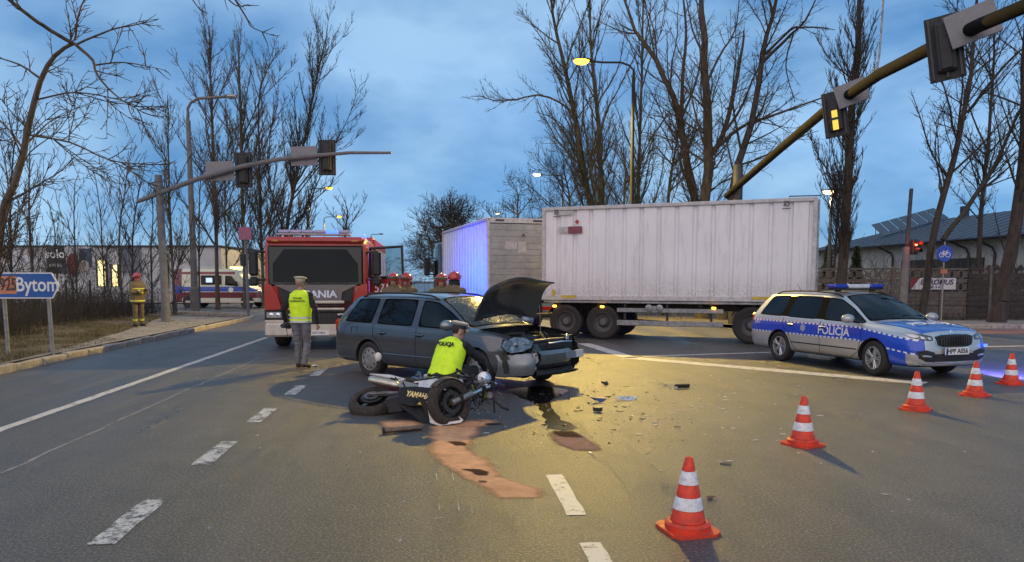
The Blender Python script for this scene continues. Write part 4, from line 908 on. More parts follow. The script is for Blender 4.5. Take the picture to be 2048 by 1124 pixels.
def blob(parent, nm, cx, cz, rx, rz, m, y=-.046, n=18, seed=0):
    r_ = random.Random(seed); mb = MB(); mb.prism([(cx + rx * math.cos(2 * math.pi * k / n) * r_.uniform(.85, 1.1), cz + rz * math.sin(2 * math.pi * k / n) * r_.uniform(.85, 1.1)) for k in range(n)], .004, frame((0, y, 0), (1, 0, 0), (0, 0, 1))); return mb.build(nm, m, parent)
blob(t, 'poster_figure', mx - .42, mz - .1, .42, .8, mat('poster_red', (.22, .06, .07), .5, var=.3, vs=3)); mb = MB(); mb.box((mx + .45, -.045, mz + .35), (.85, .006, 1.3)); mb.build('poster_block', mat('poster_blue', (.05, .07, .12), .5, var=.4, vs=2), t); blob(t, 'poster_shape', mx + .35, mz - .25, .35, .5, mat('poster_skin', (.42, .38, .34), .5), y=-.052, seed=2)
for x in (-.6, .6): mb = MB(); mb.box((mx + x, .06, c.z - .8), (.12, .1, 1.8)); mb.build('leg', POLED, t)
# --- single-storey hall on the right with solar panels
WALLR = mat('cream_render', (.52, .51, .47), .85, var=.10, vs=.6, bmp=.1, bs=20, dirt=((.3, .28, .25), .4)); ROOFM = mat('grey_roof_sheet', (.065, .075, .09), .5, .2, var=.15, vs=1)
ha = Vector((22.9, 56.0, 0)); hxd = Vector((.094, -1, 0)).normalized()
h = thing('hall', 'low pale hall with dark hipped roof and solar panels behind the concrete fence', 'building', ha, math.atan2(hxd.y, hxd.x))
Hm = (Matrix.Translation(ha) @ Matrix.Rotation(math.atan2(hxd.y, hxd.x), 4, 'Z')).inverted(); ze = 3.89; HL = 23.0
def hq(u, v, y): return Hm @ P(u, v, y)
def wall_x(u): d_ = 28.07 / ((u - 1024) / 1480 + .094); return (56 - d_) / abs(hxd.y)      # distance along the front wall of a column of the picture
mb = MB(); mb.box((HL / 2, 5, ze / 2), (HL, 10, ze - .01)); mb.build('wall', WALLR, h)
mb = MB(); E = [(-.7, -.7), (HL + .5, -.7), (HL + .5, 10.7), (-.7, 10.7)]
mb.add([(x, y, ze) for x, y in E] + [(6.5, 5, ze + 1.87), (HL + .5, 5, ze + 1.87)], [(0, 1, 5, 4), (3, 4, 5, 2), (0, 4, 3), (1, 2, 5), (0, 3, 2, 1)]); mb.build('roof', ROOFM, h, 0)
for k in range(26):
    x = 1.0 + k * .88; y1 = min(5, (x + .7) / 7.2 * 5.7 - .7); mb = MB(); mb.tube([(x, -.7, ze + .012), (x, y1, ze + (y1 + .7) / 5.7 * 1.87 + .012)], .022, 4); mb.build('roof_seam', ROOFM, h)
mb = MB(); mb.tube([(-.75, -.76, ze - .04), (HL + .5, -.76, ze - .04)], .075, 8); mb.build('gutter', DK, h)
for u in (1780, 1930, 1982):
    x = wall_x(u); mb = MB(); mb.tube([(x - .6, -.7, ze - .1), (x - .1, -.15, ze - .5), (x, -.08, ze - .8), (x, -.08, .2)], .06, 8); mb.build('downpipe', DK, h)
x0, x1 = wall_x(1797), wall_x(1960); mb = MB(); mb.box(((x0 + x1) / 2, -.03, 1.45), (x1 - x0, .1, 2.9)); mb.build('dark_gate', mat('gate_brown', (.035, .028, .025), .6, bmp=.2, bs=4), h)
for x in (9.0, 15.5): mb = MB(); mb.box((x, 5, ze + 2.1), (.4, .4, .8), b=.03); mb.build('chimney', DK, h)
pv = [hq(1742, 452, 50), hq(1868, 418, 49.2), hq(1898, 437, 48.2), hq(1766, 475, 49)]
PVM = mat('solar_cell', (.06, .085, .12), .12, .2, var=.1, coat=.6)
for i in range(7):
    t0, t1 = i / 7 + .008, (i + 1) / 7 - .008; q = [pv[0].lerp(pv[1], t0), pv[0].lerp(pv[1], t1), pv[3].lerp(pv[2], t1), pv[3].lerp(pv[2], t0)]
    nn = (q[1] - q[0]).cross(q[3] - q[0]).normalized(); nn = nn if nn.z > 0 else -nn
    mb = MB(); mb.loft([[x + nn * .06 for x in q], [x + nn * .11 for x in q]]); mb.build('solar_panel', PVM, h)
for tt in (.08, .5, .92):
    a = pv[0].lerp(pv[1], tt); c = pv[3].lerp(pv[2], tt); mb = MB(); mb.tube([a, c], .03, 6); mb.tube([a, Vector((a.x, a.y, max(ze + .3, a.z - 1.0)))], .03, 6); mb.build('panel_frame', STEEL, h)
# --- two dark conifers by the hall
for (u, v0, D, lab) in ((1655, 495, 37, 'small dark conifer half hidden at the container end'), (1711, 497, 37, 'small pointed dark conifer next to the narrow poplar')):
    rng = np.random.default_rng(int(u)); bx = P(u, 560, D).x; H = P(u, v0, D).z; t = thing('conifer', lab, 'tree', (bx, D, .1), 0, 'conifers by the hall')
    mb = MB(); mb.tube([(0, 0, 0), (0, 0, H * .9)], [.08, .02], 7); mb.build('trunk', BARKD, t); n = 5200
    z = rng.uniform(0.05, 1, n) ** 1.0; rr = (1 - z) * .72 * (0.75 + .25 * np.sin(z * 40)) * np.sqrt(rng.uniform(.25, 1, n)); a = rng.uniform(0, 2 * np.pi, n); p = np.stack([rr * np.cos(a), rr * np.sin(a), z * H], 1)
    d = np.stack([np.cos(a), np.sin(a), rng.uniform(-.4, .6, n)], 1) * rng.uniform(.08, .2, n)[:, None]; s = np.cross(d, rng.normal(0, 1, (n, 3))); s = s / np.linalg.norm(s, axis=1, keepdims=True) * .022
    v = np.stack([p - s, p + s, p + d], 1).reshape(-1, 3); me = bpy.data.meshes.new('crown'); me.from_pydata(v.tolist(), [], np.arange(3 * n).reshape(-1, 3).tolist()); me.materials.append(mat('conifer_green', (.018, .03, .018), .9, var=.4, vs=3)); link('crown', me, t, 0)
# --- precast concrete fence: posts, solid lower panels, pierced upper panels
FC = mat('fence_concrete', (.15, .125, .115), .9, var=.25, vs=2.5, bmp=.35, bs=25, dirt=((.07, .06, .055), .6)); D = 31.2
f = thing('concrete_fence', 'precast concrete fence with pierced upper panels behind the police car', 'fence', (9.5, D, .1))
ztop = P(1850, 536, D).z - .1; ph = ztop / 4; bayw = 2.05
mbs = []
mb = MB(); mb.box((0, 0, ph / 2), (bayw - .1, .05, ph * .97), b=.012)
for q in range(3): mb.box((0, -.03, ph * (.2 + .3 * q)), (bayw - .16, .02, ph * .22), b=.006)
solid = mb.mesh('fence_panel', FC)
mb = MB(); mb.box((0, 0, .035), (bayw - .1, .05, .07)); mb.box((0, 0, ph - .04), (bayw - .1, .05, .07)); nx = 5; cw = (bayw - .1) / nx
for i in range(nx):
    c = -(bayw - .1) / 2 + cw * (i + .5)
    for s in (-1, 1):
        mb.tube([(c - s * cw / 2, 0, .06), (c + s * cw / 2, 0, ph - .06)], .032, 4)
    mb.lathe([(.085, -.025), (.125, -.025), (.125, .025), (.085, .025), (.085, -.025)], 12, axis((c, 0, ph / 2), (0, 1, 0)))
pierced = mb.mesh('fence_panel', FC)
for bay in range(7):
    x = 3.4 + bay * bayw
    for k in range(4):
        o = bpy.data.objects.new('fence_panel', solid if k < 2 else pierced); COL.objects.link(o); o.parent = f; o.location = (x, 0, ph * k)
for bay in range(8):
    mb = MB(); mb.box((3.4 + (bay - .5) * bayw, 0, ztop / 2 + .02), (.14, .16, ztop + .06), b=.02); mb.build('fence_post', FC, f)
f2 = thing('plank_fence', 'dark horizontal plank fence continuing past the banner', 'fence', (P(1925, 600, D).x + .15, D - .05, .1))
FP = mat('dark_planks', (.045, .038, .036), .85, var=.35, vs=3, bmp=.4, bs=14)
for i in range(8):
    mb = MB(); mb.box((4, 0, .14 + i * .235), (8, .05, .215), b=.012); mb.build('plank', FP, f2)
for i in range(5): mb = MB(); mb.box((.05 + i * 2, .05, 1.05), (.1, .08, 2.1)); mb.build('post', FP, f2)
for i in range(24): mb = MB(); mb.prism([(-.14, 0), (.14, 0), (.1, .16), (0, .24), (-.1, .16)], .04, frame((.2 + i * .33, .02, 2.02), (1, 0, 0), (0, 0, 1))); mb.build('top_board', FP, f2)
q0 = P(1822, 556, D - .12); q1 = P(1911, 579, D - .12)
t = thing('banner', 'white banner with red corner reading EUROMUS tied to the concrete fence', 'banner', (q0.x, D - .12, q1.z))
w_, h_ = q1.x - q0.x, q0.z - q1.z
mb = MB(); mb.box((w_ / 2, 0, h_ / 2), (w_, .012, h_)); mb.build('sheet', mat('banner_white', (.62, .60, .62), .6, var=.08, bmp=.2, bs=5), t)
mb = MB(); mb.prism([(0, 0), (0, h_), (w_ * .2, h_)], .004, frame((0, -.008, 0), (1, 0, 0), (0, 0, 1))); mb.build('red_corner', mat('banner_red', (.25, .02, .04), .6), t)
text('lettering', 'EUROMUS', .30, frame((w_ * .57, -.009, h_ * .62), (1, 0, 0), (0, 0, 1)), mat('banner_navy', (.03, .02, .08), .6), t, bold=.008, shear=.2, sx=1.0)
text('lettering', 'Sp. z o.', .16, frame((w_ * .55, -.009, h_ * .22), (1, 0, 0), (0, 0, 1)), MATS['banner_navy'], t, bold=.004)
# ================================================================ estate cars
def paint(name, col, metal=.55, rough=.32, dirt=((.09, .08, .07), .35)):
    m = mat(name, col, rough, metal, var=.06, vs=2.5, coat=.7, dirt=dirt); return m
#      xl     xb     xt    w4   w6   z6    y7   z7    y8   z8    y9   z9    z10   zs
ST = [(-2.37, -2.35, -2.08, .74, .70, .98, .54, 1.33, .47, 1.385, .27, 1.405, 1.41, .32),
      (-2.29, -2.24, -1.96, .85, .80, .97, .595, 1.355, .53, 1.412, .29, 1.438, 1.445, .25),
      (-2.08, -2.00, -1.80, .88, .835, .965, .615, 1.37, .55, 1.43, .30, 1.458, 1.465, .22),
      (-1.62, -1.58, -1.52, .885, .845, .955, .63, 1.38, .56, 1.44, .30, 1.468, 1.475, .21),
      (-1.24, -1.22, -1.20, .885, .85, .95, .635, 1.385, .565, 1.445, .30, 1.474, 1.481, .21),
      (-1.10, -1.08, -1.08, .885, .85, .948, .635, 1.387, .565, 1.447, .30, 1.476, 1.483, .21),
      (-.62, -.62, -.62, .885, .85, .942, .635, 1.387, .565, 1.447, .30, 1.478, 1.485, .21),
      (-.18, -.18, -.22, .885, .85, .937, .63, 1.38, .56, 1.44, .30, 1.473, 1.48, .21),
      (-.04, -.04, -.09, .885, .85, .935, .63, 1.375, .56, 1.436, .30, 1.468, 1.475, .21),
      (.26, .28, .24, .885, .85, .93, .615, 1.345, .545, 1.40, .30, 1.432, 1.44, .21),
      (.66, .68, .62, .885, .85, .925, .68, 1.18, .62, 1.215, .33, 1.252, 1.262, .21),
      (1.00, 1.02, 1.02, .885, .848, .92, .765, .945, .71, .955, .37, .985, .992, .21),
      (1.16, 1.17, 1.17, .885, .84, .91, .755, .935, .69, .945, .36, .968, .975, .21),
      (1.60, 1.62, 1.60, .885, .81, .885, .73, .912, .65, .93, .35, .95, .957, .21),
      (1.94, 1.93, 1.91, .865, .765, .83, .68, .865, .59, .885, .33, .908, .915, .21),
      (2.12, 2.10, 2.085, .79, .70, .765, .61, .80, .52, .82, .31, .845, .85, .22),
      (2.205, 2.195, 2.185, .66, .61, .66, .54, .695, .47, .71, .28, .73, .735, .25)]
def estate_body(arch_r=.36, axles=(-1.29, 1.29), arch_z=.315, no_hood=False, zadd=0.0, subs=2):
    bm = bmesh.new(); rows = []
    for (xl, xb, xt, w4, w6, z6, y7, z7, y8, z8, y9, z9, z10, zs) in ST:
        zm = zs + (z6 - zs) * .62
        ring = [(xl, 0, zs), (xl, w4 * .7, zs), (xl, w4 * .95, zs + .02), (xl, w4 * .992, zs + .17), (xl, w4, zm), (xb, w6 + (w4 - w6) * .62, z6 - .075), (xb, w6, z6), (xt, y7, z7), (xt, y8, z8), (xt + (.06 if 10 < len(rows) < 14 else 0.02), y9, z9), (xt + (.08 if 10 < len(rows) < 14 else .03), 0, z10)]
        R_ = [bm.verts.new((x, -y, z)) for x, y, z in ring]; L_ = [R_[0]] + [bm.verts.new((x, y, z)) for x, y, z in ring[1:10]] + [R_[10]]
        rows.append((R_, L_))
    def matid(i, k):
        if k == 6:
            if i in (2, 3, 5, 6): return 1
            if i in (8, 9, 10): return 1
            if i in (4, 7): return 6
        if k in (8, 9) and i in (9, 10): return 2
        if k in (7, 8, 9) and i in (12, 13, 14): return 5
        return 0
    wins = {}
    for i in range(len(rows) - 1):
        for k in range(10):
            for sd in (0, 1):
                a, b = rows[i][sd], rows[i + 1][sd]; q = [a[k], a[k + 1], b[k + 1], b[k]] if sd else [a[k], b[k], b[k + 1], a[k + 1]]
                try: f = bm.faces.new(q)
                except ValueError: continue
                mi = matid(i, k); f.material_index = mi
                if mi == 1: wins.setdefault((sd, 0 if i < 4 else 1 if i < 7 else 2), []).append(f)
                if mi == 2: wins.setdefault('ws', []).append(f)
    for e, (R_, L_) in ((0, rows[0]), (1, rows[-1])):
        for k in range(10):
            q = [R_[k], R_[k + 1], L_[k + 1], L_[k]]; q = list(dict.fromkeys(q))
            if len(q) >= 3:
                f = bm.faces.new(q); f.material_index = 1 if (e == 0 and k == 6) else 0
    bmesh.ops.recalc_face_normals(bm, faces=bm.faces)
    for key, fs in wins.items():
        r = bmesh.ops.inset_region(bm, faces=fs, thickness=.018 if key != 'ws' else .025, use_boundary=True, use_even_offset=True)
        for f in r['faces']: f.material_index = 3
    cr = bm.edges.layers.float.get('crease_edge') or bm.edges.layers.float.new('crease_edge')
    for e in bm.edges:
        ms = {f.material_index for f in e.link_faces}
        if len(ms) > 1 and (ms & {1, 2, 3, 6}): e[cr] = .9
    cv = bm.verts.layers.float.get('crease_vert') or bm.verts.layers.float.new('crease_vert')
    for e in bm.edges:
        if e[cr] > 0:
            for v in e.verts: v[cv] = .92
    me = bpy.data.meshes.new('shell')
    for i in range(7): me.materials.append(BLK)
    bm.to_mesh(me); bm.free()
    me2 = evaluated(me, [('SUBSURF', dict(levels=subs, render_levels=subs))])
    mb = MB()
    for x in axles:
        for s in (-1, 1): mb.lathe([(.001, 0), (arch_r, 0), (arch_r, .42), (.001, .42)], 40, axis((x, s * .56, arch_z), (0, s, 0)))
    cut = mb.build('cutter', BLK, None, 0)
    r = evaluated(me2, [('BOOLEAN', dict(operation='DIFFERENCE', solver='EXACT', object=cut))], extra=(cut,))
    for p in r.polygons:                              # the cut faces become dark wheel housings
        c = p.center
        for x in axles:
            d = math.hypot(c.x - x, c.z - arch_z)
            if d < arch_r * .995 + .004 and abs(abs(c.y) - .56) < .45 and (abs(abs(c.y) - .56) < .004 or abs(d - arch_r) < .006) and abs(Vector((p.normal.x, 0, p.normal.z)).normalized().dot(Vector((c.x - x, 0, c.z - arch_z)).normalized()) if abs(abs(c.y) - .56) > .004 else 1) > .9: p.material_index = 4
        if p.material_index == 0 and p.normal.z < -.75 and c.z < .45: p.material_index = 4
    return r
def submesh(me, test, name, material):
    idx = [p for p in me.polygons if test(p)]; used = {}; vs = []; fs = []
    for p in idx:
        f = []
        for v in p.vertices:
            if v not in used: used[v] = len(vs); vs.append(me.vertices[v].co.copy())
            f.append(used[v])
        fs.append(f)
    o = bpy.data.meshes.new(name); o.from_pydata([tuple(v) for v in vs], [], fs); o.materials.append(material); return o
def islands(me):
    par = list(range(len(me.vertices)))
    def find(a):
        while par[a] != a: par[a] = par[par[a]]; a = par[a]
        return a
    for p in me.polygons:
        a = find(p.vertices[0])
        for v in p.vertices[1:]: par[find(v)] = a
    g = {}
    for p in me.polygons: g.setdefault(find(p.vertices[0]), []).append(p.index)
    return list(g.values())
def seam_path(bvh, pts, side=-1, r=.005, step=.04, top=False):
    out = []
    for a, b in zip(pts, pts[1:]):
        n = max(2, int(math.hypot(b[0] - a[0], b[1] - a[1]) / step))
        for i in range(n + (b is pts[-1])):
            t = i / n; x = a[0] + (b[0] - a[0]) * t; z = a[1] + (b[1] - a[1]) * t
            if top: h = bvh.ray_cast(Vector((x, z, 3)), Vector((0, 0, -1)))
            else: h = bvh.ray_cast(Vector((x, side * 2, z)), Vector((0, -side, 0)))
            if h[0] is not None: out.append(h[0] + (h[1] * (-r * .35)))
    return out
def interior(parent):
    SEAT = mat('seat_fabric', (.03, .03, .034), .85, var=.25, bmp=.2, bs=60)
    for (x, y) in ((.05, -.38), (.05, .38), (-.85, -.4), (-.85, 0), (-.85, .4)):
        mb = MB(); mb.box((x, y, .60), (.5, .46, .14), b=.05); mb.box((x - .27, y, .86), (.14, .44, .55), Matrix.Rotation(R(-14), 3, 'Y'), b=.05); mb.box((x - .36, y, 1.20), (.09, .24, .16), b=.035); mb.build('seat', SEAT, parent)
    mb = MB(); mb.box((.82, 0, .86), (.42, 1.35, .16), b=.05); mb.box((.1, 0, .55), (1.4, .22, .18), b=.03); mb.box((-.5, 0, .42), (2.9, 1.4, .06)); mb.build('dashboard', BLK, parent)
    mb = MB(); pts = [Vector((.5 + .07 * math.cos(R(a)), .38 + .18 * math.sin(R(a)), .93 + .17 * math.cos(R(a)))) for a in range(0, 361, 24)]; mb.tube(pts, .014, 8, caps=False); mb.build('steering_wheel', BLK, parent)
def finish_car(t, me, M, bvh, windscreen, wheelstyle, rimmat, rear_mirror=True, rails=True, seammat=None, wheel_r=.315, glassm=GLD, mirror_m=None, handle_m=None, pillar=None):
    body = link('body', submesh(me, lambda p: p.material_index == 0, 'body', M), t, 35)
    link('underbody', submesh(me, lambda p: p.material_index == 4, 'underbody', mat('wheel_housing', (.012, .012, .012), .9)), t, 35)
    link('window_trim', submesh(me, lambda p: p.material_index == 3, 'window_trim', mat('window_trim', (.008, .008, .009), .8, spec=.02)), t, 35)
    g = submesh(me, lambda p: p.material_index == 6, 'door_pillar', pillar or MATS['window_trim'])
    for isl in islands(g):
        s = set(isl); link('door_pillar', submesh(g, lambda p: p.index in s, 'door_pillar', pillar or MATS['window_trim']), t, 35)
    g = submesh(me, lambda p: p.material_index == 1, 'window', glassm)
    for isl in islands(g):
        s = set(isl); link('window', submesh(g, lambda p: p.index in s, 'window', glassm), t, 60)
    link('windscreen', submesh(me, lambda p: p.material_index == 2, 'windscreen', windscreen), t, 60)
    SE = seammat or mat('panel_gap', (.008, .008, .008), .8)
    doors = [[(-.06, .92), (-.07, .60), (-.06, .27), (.72, .27), (.93, .40), (.99, .62), (1.0, .90)], [(-.08, .27), (-.72, .27), (-.86, .38), (-1.0, .62), (-1.16, .74), (-1.17, .93)]]
    for sd in (-1, 1):
        for d in doors:
            p = seam_path(bvh, d, sd)
            if len(p) > 2: mb = MB(); mb.tube(p, .0065, 5); mb.build('door_gap', SE, t)
        p = seam_path(bvh, [(-.9, .44), (.9, .44)], sd); mb = MB(); mb.tube(p, .013, 6); mb.build('rubbing_strip', M if handle_m is None else BLK, t)
        for x in (-.92, .02):
            h = bvh.ray_cast(Vector((x, sd * 2, .80)), Vector((0, -sd, 0)))[0]
            if h: mb = MB(); mb.box(h + Vector((0, sd * .015, 0)), (.20, .035, .032), b=.012); mb.build('door_handle', handle_m or M, t); mb = MB(); mb.ell(h + Vector((0, sd * .002, -.004)), (.075, .012, .038)); mb.build('handle_recess', BLK, t)
        mb = MB(); mb.ell((.80, sd * 1.0, 1.0), (.10, .13, .085), None, 16, 10); mb.build('side_mirror', mirror_m or M, t); mb = MB(); mb.box((.81, sd * .88, .955), (.08, .10, .03), b=.01); mb.build('mirror_stalk', BLK, t)
        if rails:
            pts = [bvh.ray_cast(Vector((x, sd * .57, 3)), Vector((0, 0, -1)))[0] for x in (-1.75, -1.6, -1.2, -.6, 0, .12, .2)]
            off = (.0, .045, .055, .055, .045, .03, .0); mb = MB(); mb.tube([q + Vector((0, 0, o)) for q, o in zip(pts, off)], .016, 8); mb.build('roof_rail', BLK, t)
    for x, st in ((-1.29, 0), (1.29, 1)):
        for s in (-1, 1): wheel(t, (x, s * .765, wheel_r), wheel_r, .205, s, rimmat, wheelstyle, ax=(0, 0, R(-16) if (st and wheelstyle == 'hubcap') else (R(-7) if st else 0)))
    for s in (-1, 1):                                   # tail lamps
        mb = MB(); mb.box((-2.27, s * .74, .86), (.16, .12, .26), b=.04); mb.build('tail_lamp', REDM, t)
    interior(t)
    return body
def bvh_of(me): return BVHTree.FromPolygons([v.co.copy() for v in me.vertices], [tuple(p.vertices) for p in me.polygons])
SHELL = estate_body()
BV = bvh_of(SHELL)
# ---------------------------------------------------------------- police car
def livery():
    m = bpy.data.materials.new('police_livery'); m.use_nodes = True; nt = m.node_tree; b = nt.nodes['Principled BSDF']
    tc = nt.nodes.new('ShaderNodeTexCoord'); sp = nt.nodes.new('ShaderNodeSeparateXYZ'); nt.links.new(tc.outputs['Object'], sp.inputs[0]); x, y, z = sp.outputs
    ay = mth(nt, 'ABSOLUTE', y)
    ln = mth(nt, 'SUBTRACT', z, mth(nt, 'MULTIPLY', mth(nt, 'MAXIMUM', mth(nt, 'SUBTRACT', x, .9), 0), -.13))       # the band dips a little towards the nose
    side = mth(nt, 'GREATER_THAN', ay, .62)
    band = mth(nt, 'MULTIPLY', mth(nt, 'MULTIPLY', mth(nt, 'GREATER_THAN', ln, .60), mth(nt, 'LESS_THAN', ln, .86)), side)
    front = mth(nt, 'MULTIPLY', mth(nt, 'MULTIPLY', mth(nt, 'MULTIPLY', mth(nt, 'GREATER_THAN', x, 1.6), mth(nt, 'LESS_THAN', x, 1.97)), mth(nt, 'GREATER_THAN', ay, .7)), mth(nt, 'LESS_THAN', z, .62))
    band = mth(nt, 'MAXIMUM', band, front)
    chk = mth(nt, 'GREATER_THAN', mth(nt, 'FRACT', mth(nt, 'MULTIPLY', x, 9.0)), .42)
    e1 = mth(nt, 'MULTIPLY', mth(nt, 'GREATER_THAN', ln, .832), mth(nt, 'LESS_THAN', ln, .86)); e2 = mth(nt, 'MULTIPLY', mth(nt, 'GREATER_THAN', ln, .60), mth(nt, 'LESS_THAN', ln, .628))
    dash = mth(nt, 'MULTIPLY', mth(nt, 'MULTIPLY', mth(nt, 'ADD', e1, e2, clamp=True), chk), side)
    n = noise(nt, 1.5, 3); ds = noise(nt, 11, 6, .7)
    base = mixc(nt, n.outputs['Fac'], (.56, .57, .58), (.62, .62, .61))
    lowd = mth(nt, 'MULTIPLY', ramp(nt, z, .55, .2, 0, .6), ramp(nt, ds.outputs['Fac'], .35, .7, .3, 1))
    base = mixc(nt, lowd, base, (.16, .145, .13))
    c = mixc(nt, band, base, (.012, .07, .56)); c = mixc(nt, dash, c, (.75, .75, .75))
    nt.links.new(c, b.inputs['Base Color']); b.inputs['Roughness'].default_value = .3; b.inputs['Coat Weight'].default_value = .7; b.inputs['Coat Roughness'].default_value = .05
    nt.links.new(mth(nt, 'MULTIPLY', mth(nt, 'SUBTRACT', 1.0, mth(nt, 'MAXIMUM', band, dash)), .55), b.inputs['Metallic'])
    return m
LIV = livery()
fw, rw = G(1752, 751), G(1560, 721); hd = (fw - rw).normalized(); lf = Vector((-hd.y, hd.x, 0))
ctr = (fw + rw) / 2 + lf * .80
PC = thing('police_car', 'silver police estate car with blue stripe, light bar and POLICJA lettering', 'police car', ctr, math.atan2(hd.y, hd.x))
WSP = glass('police_windscreen', (.008, .01, .012), .42)
finish_car(PC, SHELL, LIV, BV, WSP, 'alloy', ALU, glassm=GLD, mirror_m=mat('silver_mirror', (.4, .41, .42), .3, .4, coat=.6), handle_m=LIV)
HB = mat('hood_blue', (.02, .10, .48), .3, .1, var=.05, coat=.8)
hoodm = submesh(SHELL, lambda p: p.material_index == 5, 'bonnet', HB); link('bonnet', hoodm, PC, 35)
for s in (-1, 1):
    p = seam_path(BV, [(1.15, s * .72), (1.6, s * .70), (1.9, s * .63), (2.03, s * .5)], top=True); mb = MB(); mb.tube(p, .006, 5); mb.build('bonnet_gap', MATS['panel_gap'], PC)
    p = seam_path(BV, [(1.12, s * .56), (1.5, s * .50), (1.85, s * .40)], top=True); mb = MB(); mb.tube(p, .010, 5); mb.build('bonnet_crease', HB, PC)
WTX = mat('white_lettering', (.8, .8, .82), .4, var=.03)
for sd in (-1, 1):
    text('lettering', 'POLICJA', .215, frame((.30, sd * 1.4, .732), (-sd, 0, 0), (0, 0, 1)), WTX, PC, proj=(BV, Vector((0, -sd, 0)), .004), sx=1.05, bold=.004)
    text('unit_number', 'HP7', .12, frame((-2.02, sd * 1.4, .80), (-sd, 0, 0), (0, 0, 1)), WTX, PC, proj=(BV, Vector((0, -sd, 0)), .004))
    mb = MB(); pts = []
    for k in range(16):
        a = 2 * math.pi * k / 16; r_ = .085 if k % 2 else .06; h_ = BV.ray_cast(Vector((-.55 + r_ * math.cos(a), sd * 2, .75 + r_ * math.sin(a))), Vector((0, -sd, 0)))[0]; pts.append(h_ + Vector((0, sd * .004, 0)))
    mb.add(pts, [tuple(range(16))]); mb.build('emblem', mat('badge_silver', (.35, .38, .5), .4), PC, 0)
text('lettering', 'POLICJA', .25, frame((1.70, 0, 2), (0, 1, 0), (-1, 0, 0)), WTX, PC, proj=(BV, Vector((0, 0, -1)), .005), sx=1.05, bold=.005)
mb = MB(); pts = []
for k in range(24):
    a = 2 * math.pi * k / 24; r_ = .12 if k % 2 else .085; pts.append(BV.ray_cast(Vector((1.32 + r_ * math.cos(a), r_ * 1.3 * math.sin(a), 2)), Vector((0, 0, -1)))[0] + Vector((0, 0, .005)))
mb.add(pts, [tuple(range(24))]); mb.build('bonnet_emblem', MATS['badge_silver'], PC, 0)
# nose: grille, lamps, bumper, plate
def nose_pt(y, z, out=.0):
    h = BV.ray_cast(Vector((3.2, y, z)), Vector((-1, 0, 0)))
    return (h[0] if h[0] else Vector((2.1, y, z))) + Vector((out, 0, 0))
def nose_patch(t, name, poly, m, out=.012, thick=.03, n=10):
    """a patch laid over the nose: poly = outline in (y,z) going round"""
    mb = MB(); poly = [(y, z + .055) for y, z in poly]; a = [nose_pt(y, z, out) for y, z in poly]; b = [p - Vector((thick, 0, 0)) for p in a]; cy = sum(p[0] for p in poly) / len(poly); cz = sum(p[1] for p in poly) / len(poly); c = nose_pt(cy, cz, out + .01); N = len(a)
    mb.add(a + b + [c], [(k, (k + 1) % N, 2 * N) for k in range(N)] + [(k, N + k, N + (k + 1) % N, (k + 1) % N) for k in range(N)]); return mb.build(name, m, t, 30)
def dens(poly, n=4):
    o = []
    for a, b in zip(poly, poly[1:] + poly[:1]):
        for i in range(n): o.append((a[0] + (b[0] - a[0]) * i / n, a[1] + (b[1] - a[1]) * i / n))
    return o
nose_patch(PC, 'grille_frame', dens([(-.44, .70), (-.30, .735), (0, .745), (.30, .735), (.44, .70), (.40, .55), (.30, .50), (-.30, .50), (-.40, .55)]), CHROME, .012)
nose_patch(PC, 'grille', dens([(-.41, .695), (-.28, .722), (0, .73), (.28, .722), (.41, .695), (.375, .56), (.28, .517), (-.28, .517), (-.375, .56)]), BLK, .024)
for k in range(13):
    y = -.33 + k * .055; mb = MB(); mb.tube([nose_pt(y, .755, .04), nose_pt(y, .665, .042), nose_pt(y, .595, .04)], .008, 5); mb.build('grille_bar', mat('gloss_black', (.01, .01, .01), .15), PC)
for s in (-1, 1):
    nose_patch(PC, 'headlight', dens([(s * .46, .70), (s * .60, .735), (s * .74, .755), (s * .83, .745), (s * .78, .675), (s * .62, .635), (s * .47, .63)]), mat('headlight_dark', (.10, .11, .12), .06, .6, var=.5, vs=30, coat=1), .014)
    nose_patch(PC, 'headlight_lens', dens([(s * .51, .685), (s * .56, .69), (s * .56, .65), (s * .51, .645)]), CLR, .026)
    nose_patch(PC, 'headlight_lens', dens([(s * .62, .70), (s * .68, .71), (s * .68, .665), (s * .62, .655)]), CLR, .026)
    nose_patch(PC, 'air_intake', dens([(s * .44, .43), (s * .60, .47), (s * .76, .45), (s * .72, .33), (s * .60, .275), (s * .44, .265)]), BLK, .012)
    nose_patch(PC, 'fog_lamp', dens([(s * .52, .375), (s * .68, .39), (s * .68, .36), (s * .52, .345)]), CLR, .03)
nose_patch(PC, 'bumper_trim', dens([(-.62, .215), (.62, .215), (.66, .25), (-.66, .25)], 8), mat('silver_trim', (.4, .4, .42), .3, .6), .022)
nose_patch(PC, 'lower_grille', dens([(-.45, .40), (.45, .40), (.45, .27), (-.45, .27)], 6), BLK, .014)
pl = nose_pt(0, .50, .05)
mb = MB(); mb.box(pl, (.02, .53, .125), b=.006); mb.build('number_plate', WHT, PC)
text('plate_number', 'HPP A056', .115, frame(pl + Vector((.0115, 0, 0)), (0, 1, 0), (0, 0, 1)), DKP, PC, bold=.003, sx=.95, depth=.001)
mb = MB(); mb.box(pl + Vector((.0105, -.235, 0)), (.002, .04, .115)); mb.build('plate_band', SB, PC)
mb = MB(); mb.lathe([(.001, .012), (.035, .01), (.04, 0)], 16, axis(nose_pt(0, .83, .012), (1, 0, .3))); mb.build('badge', CHROME, PC)
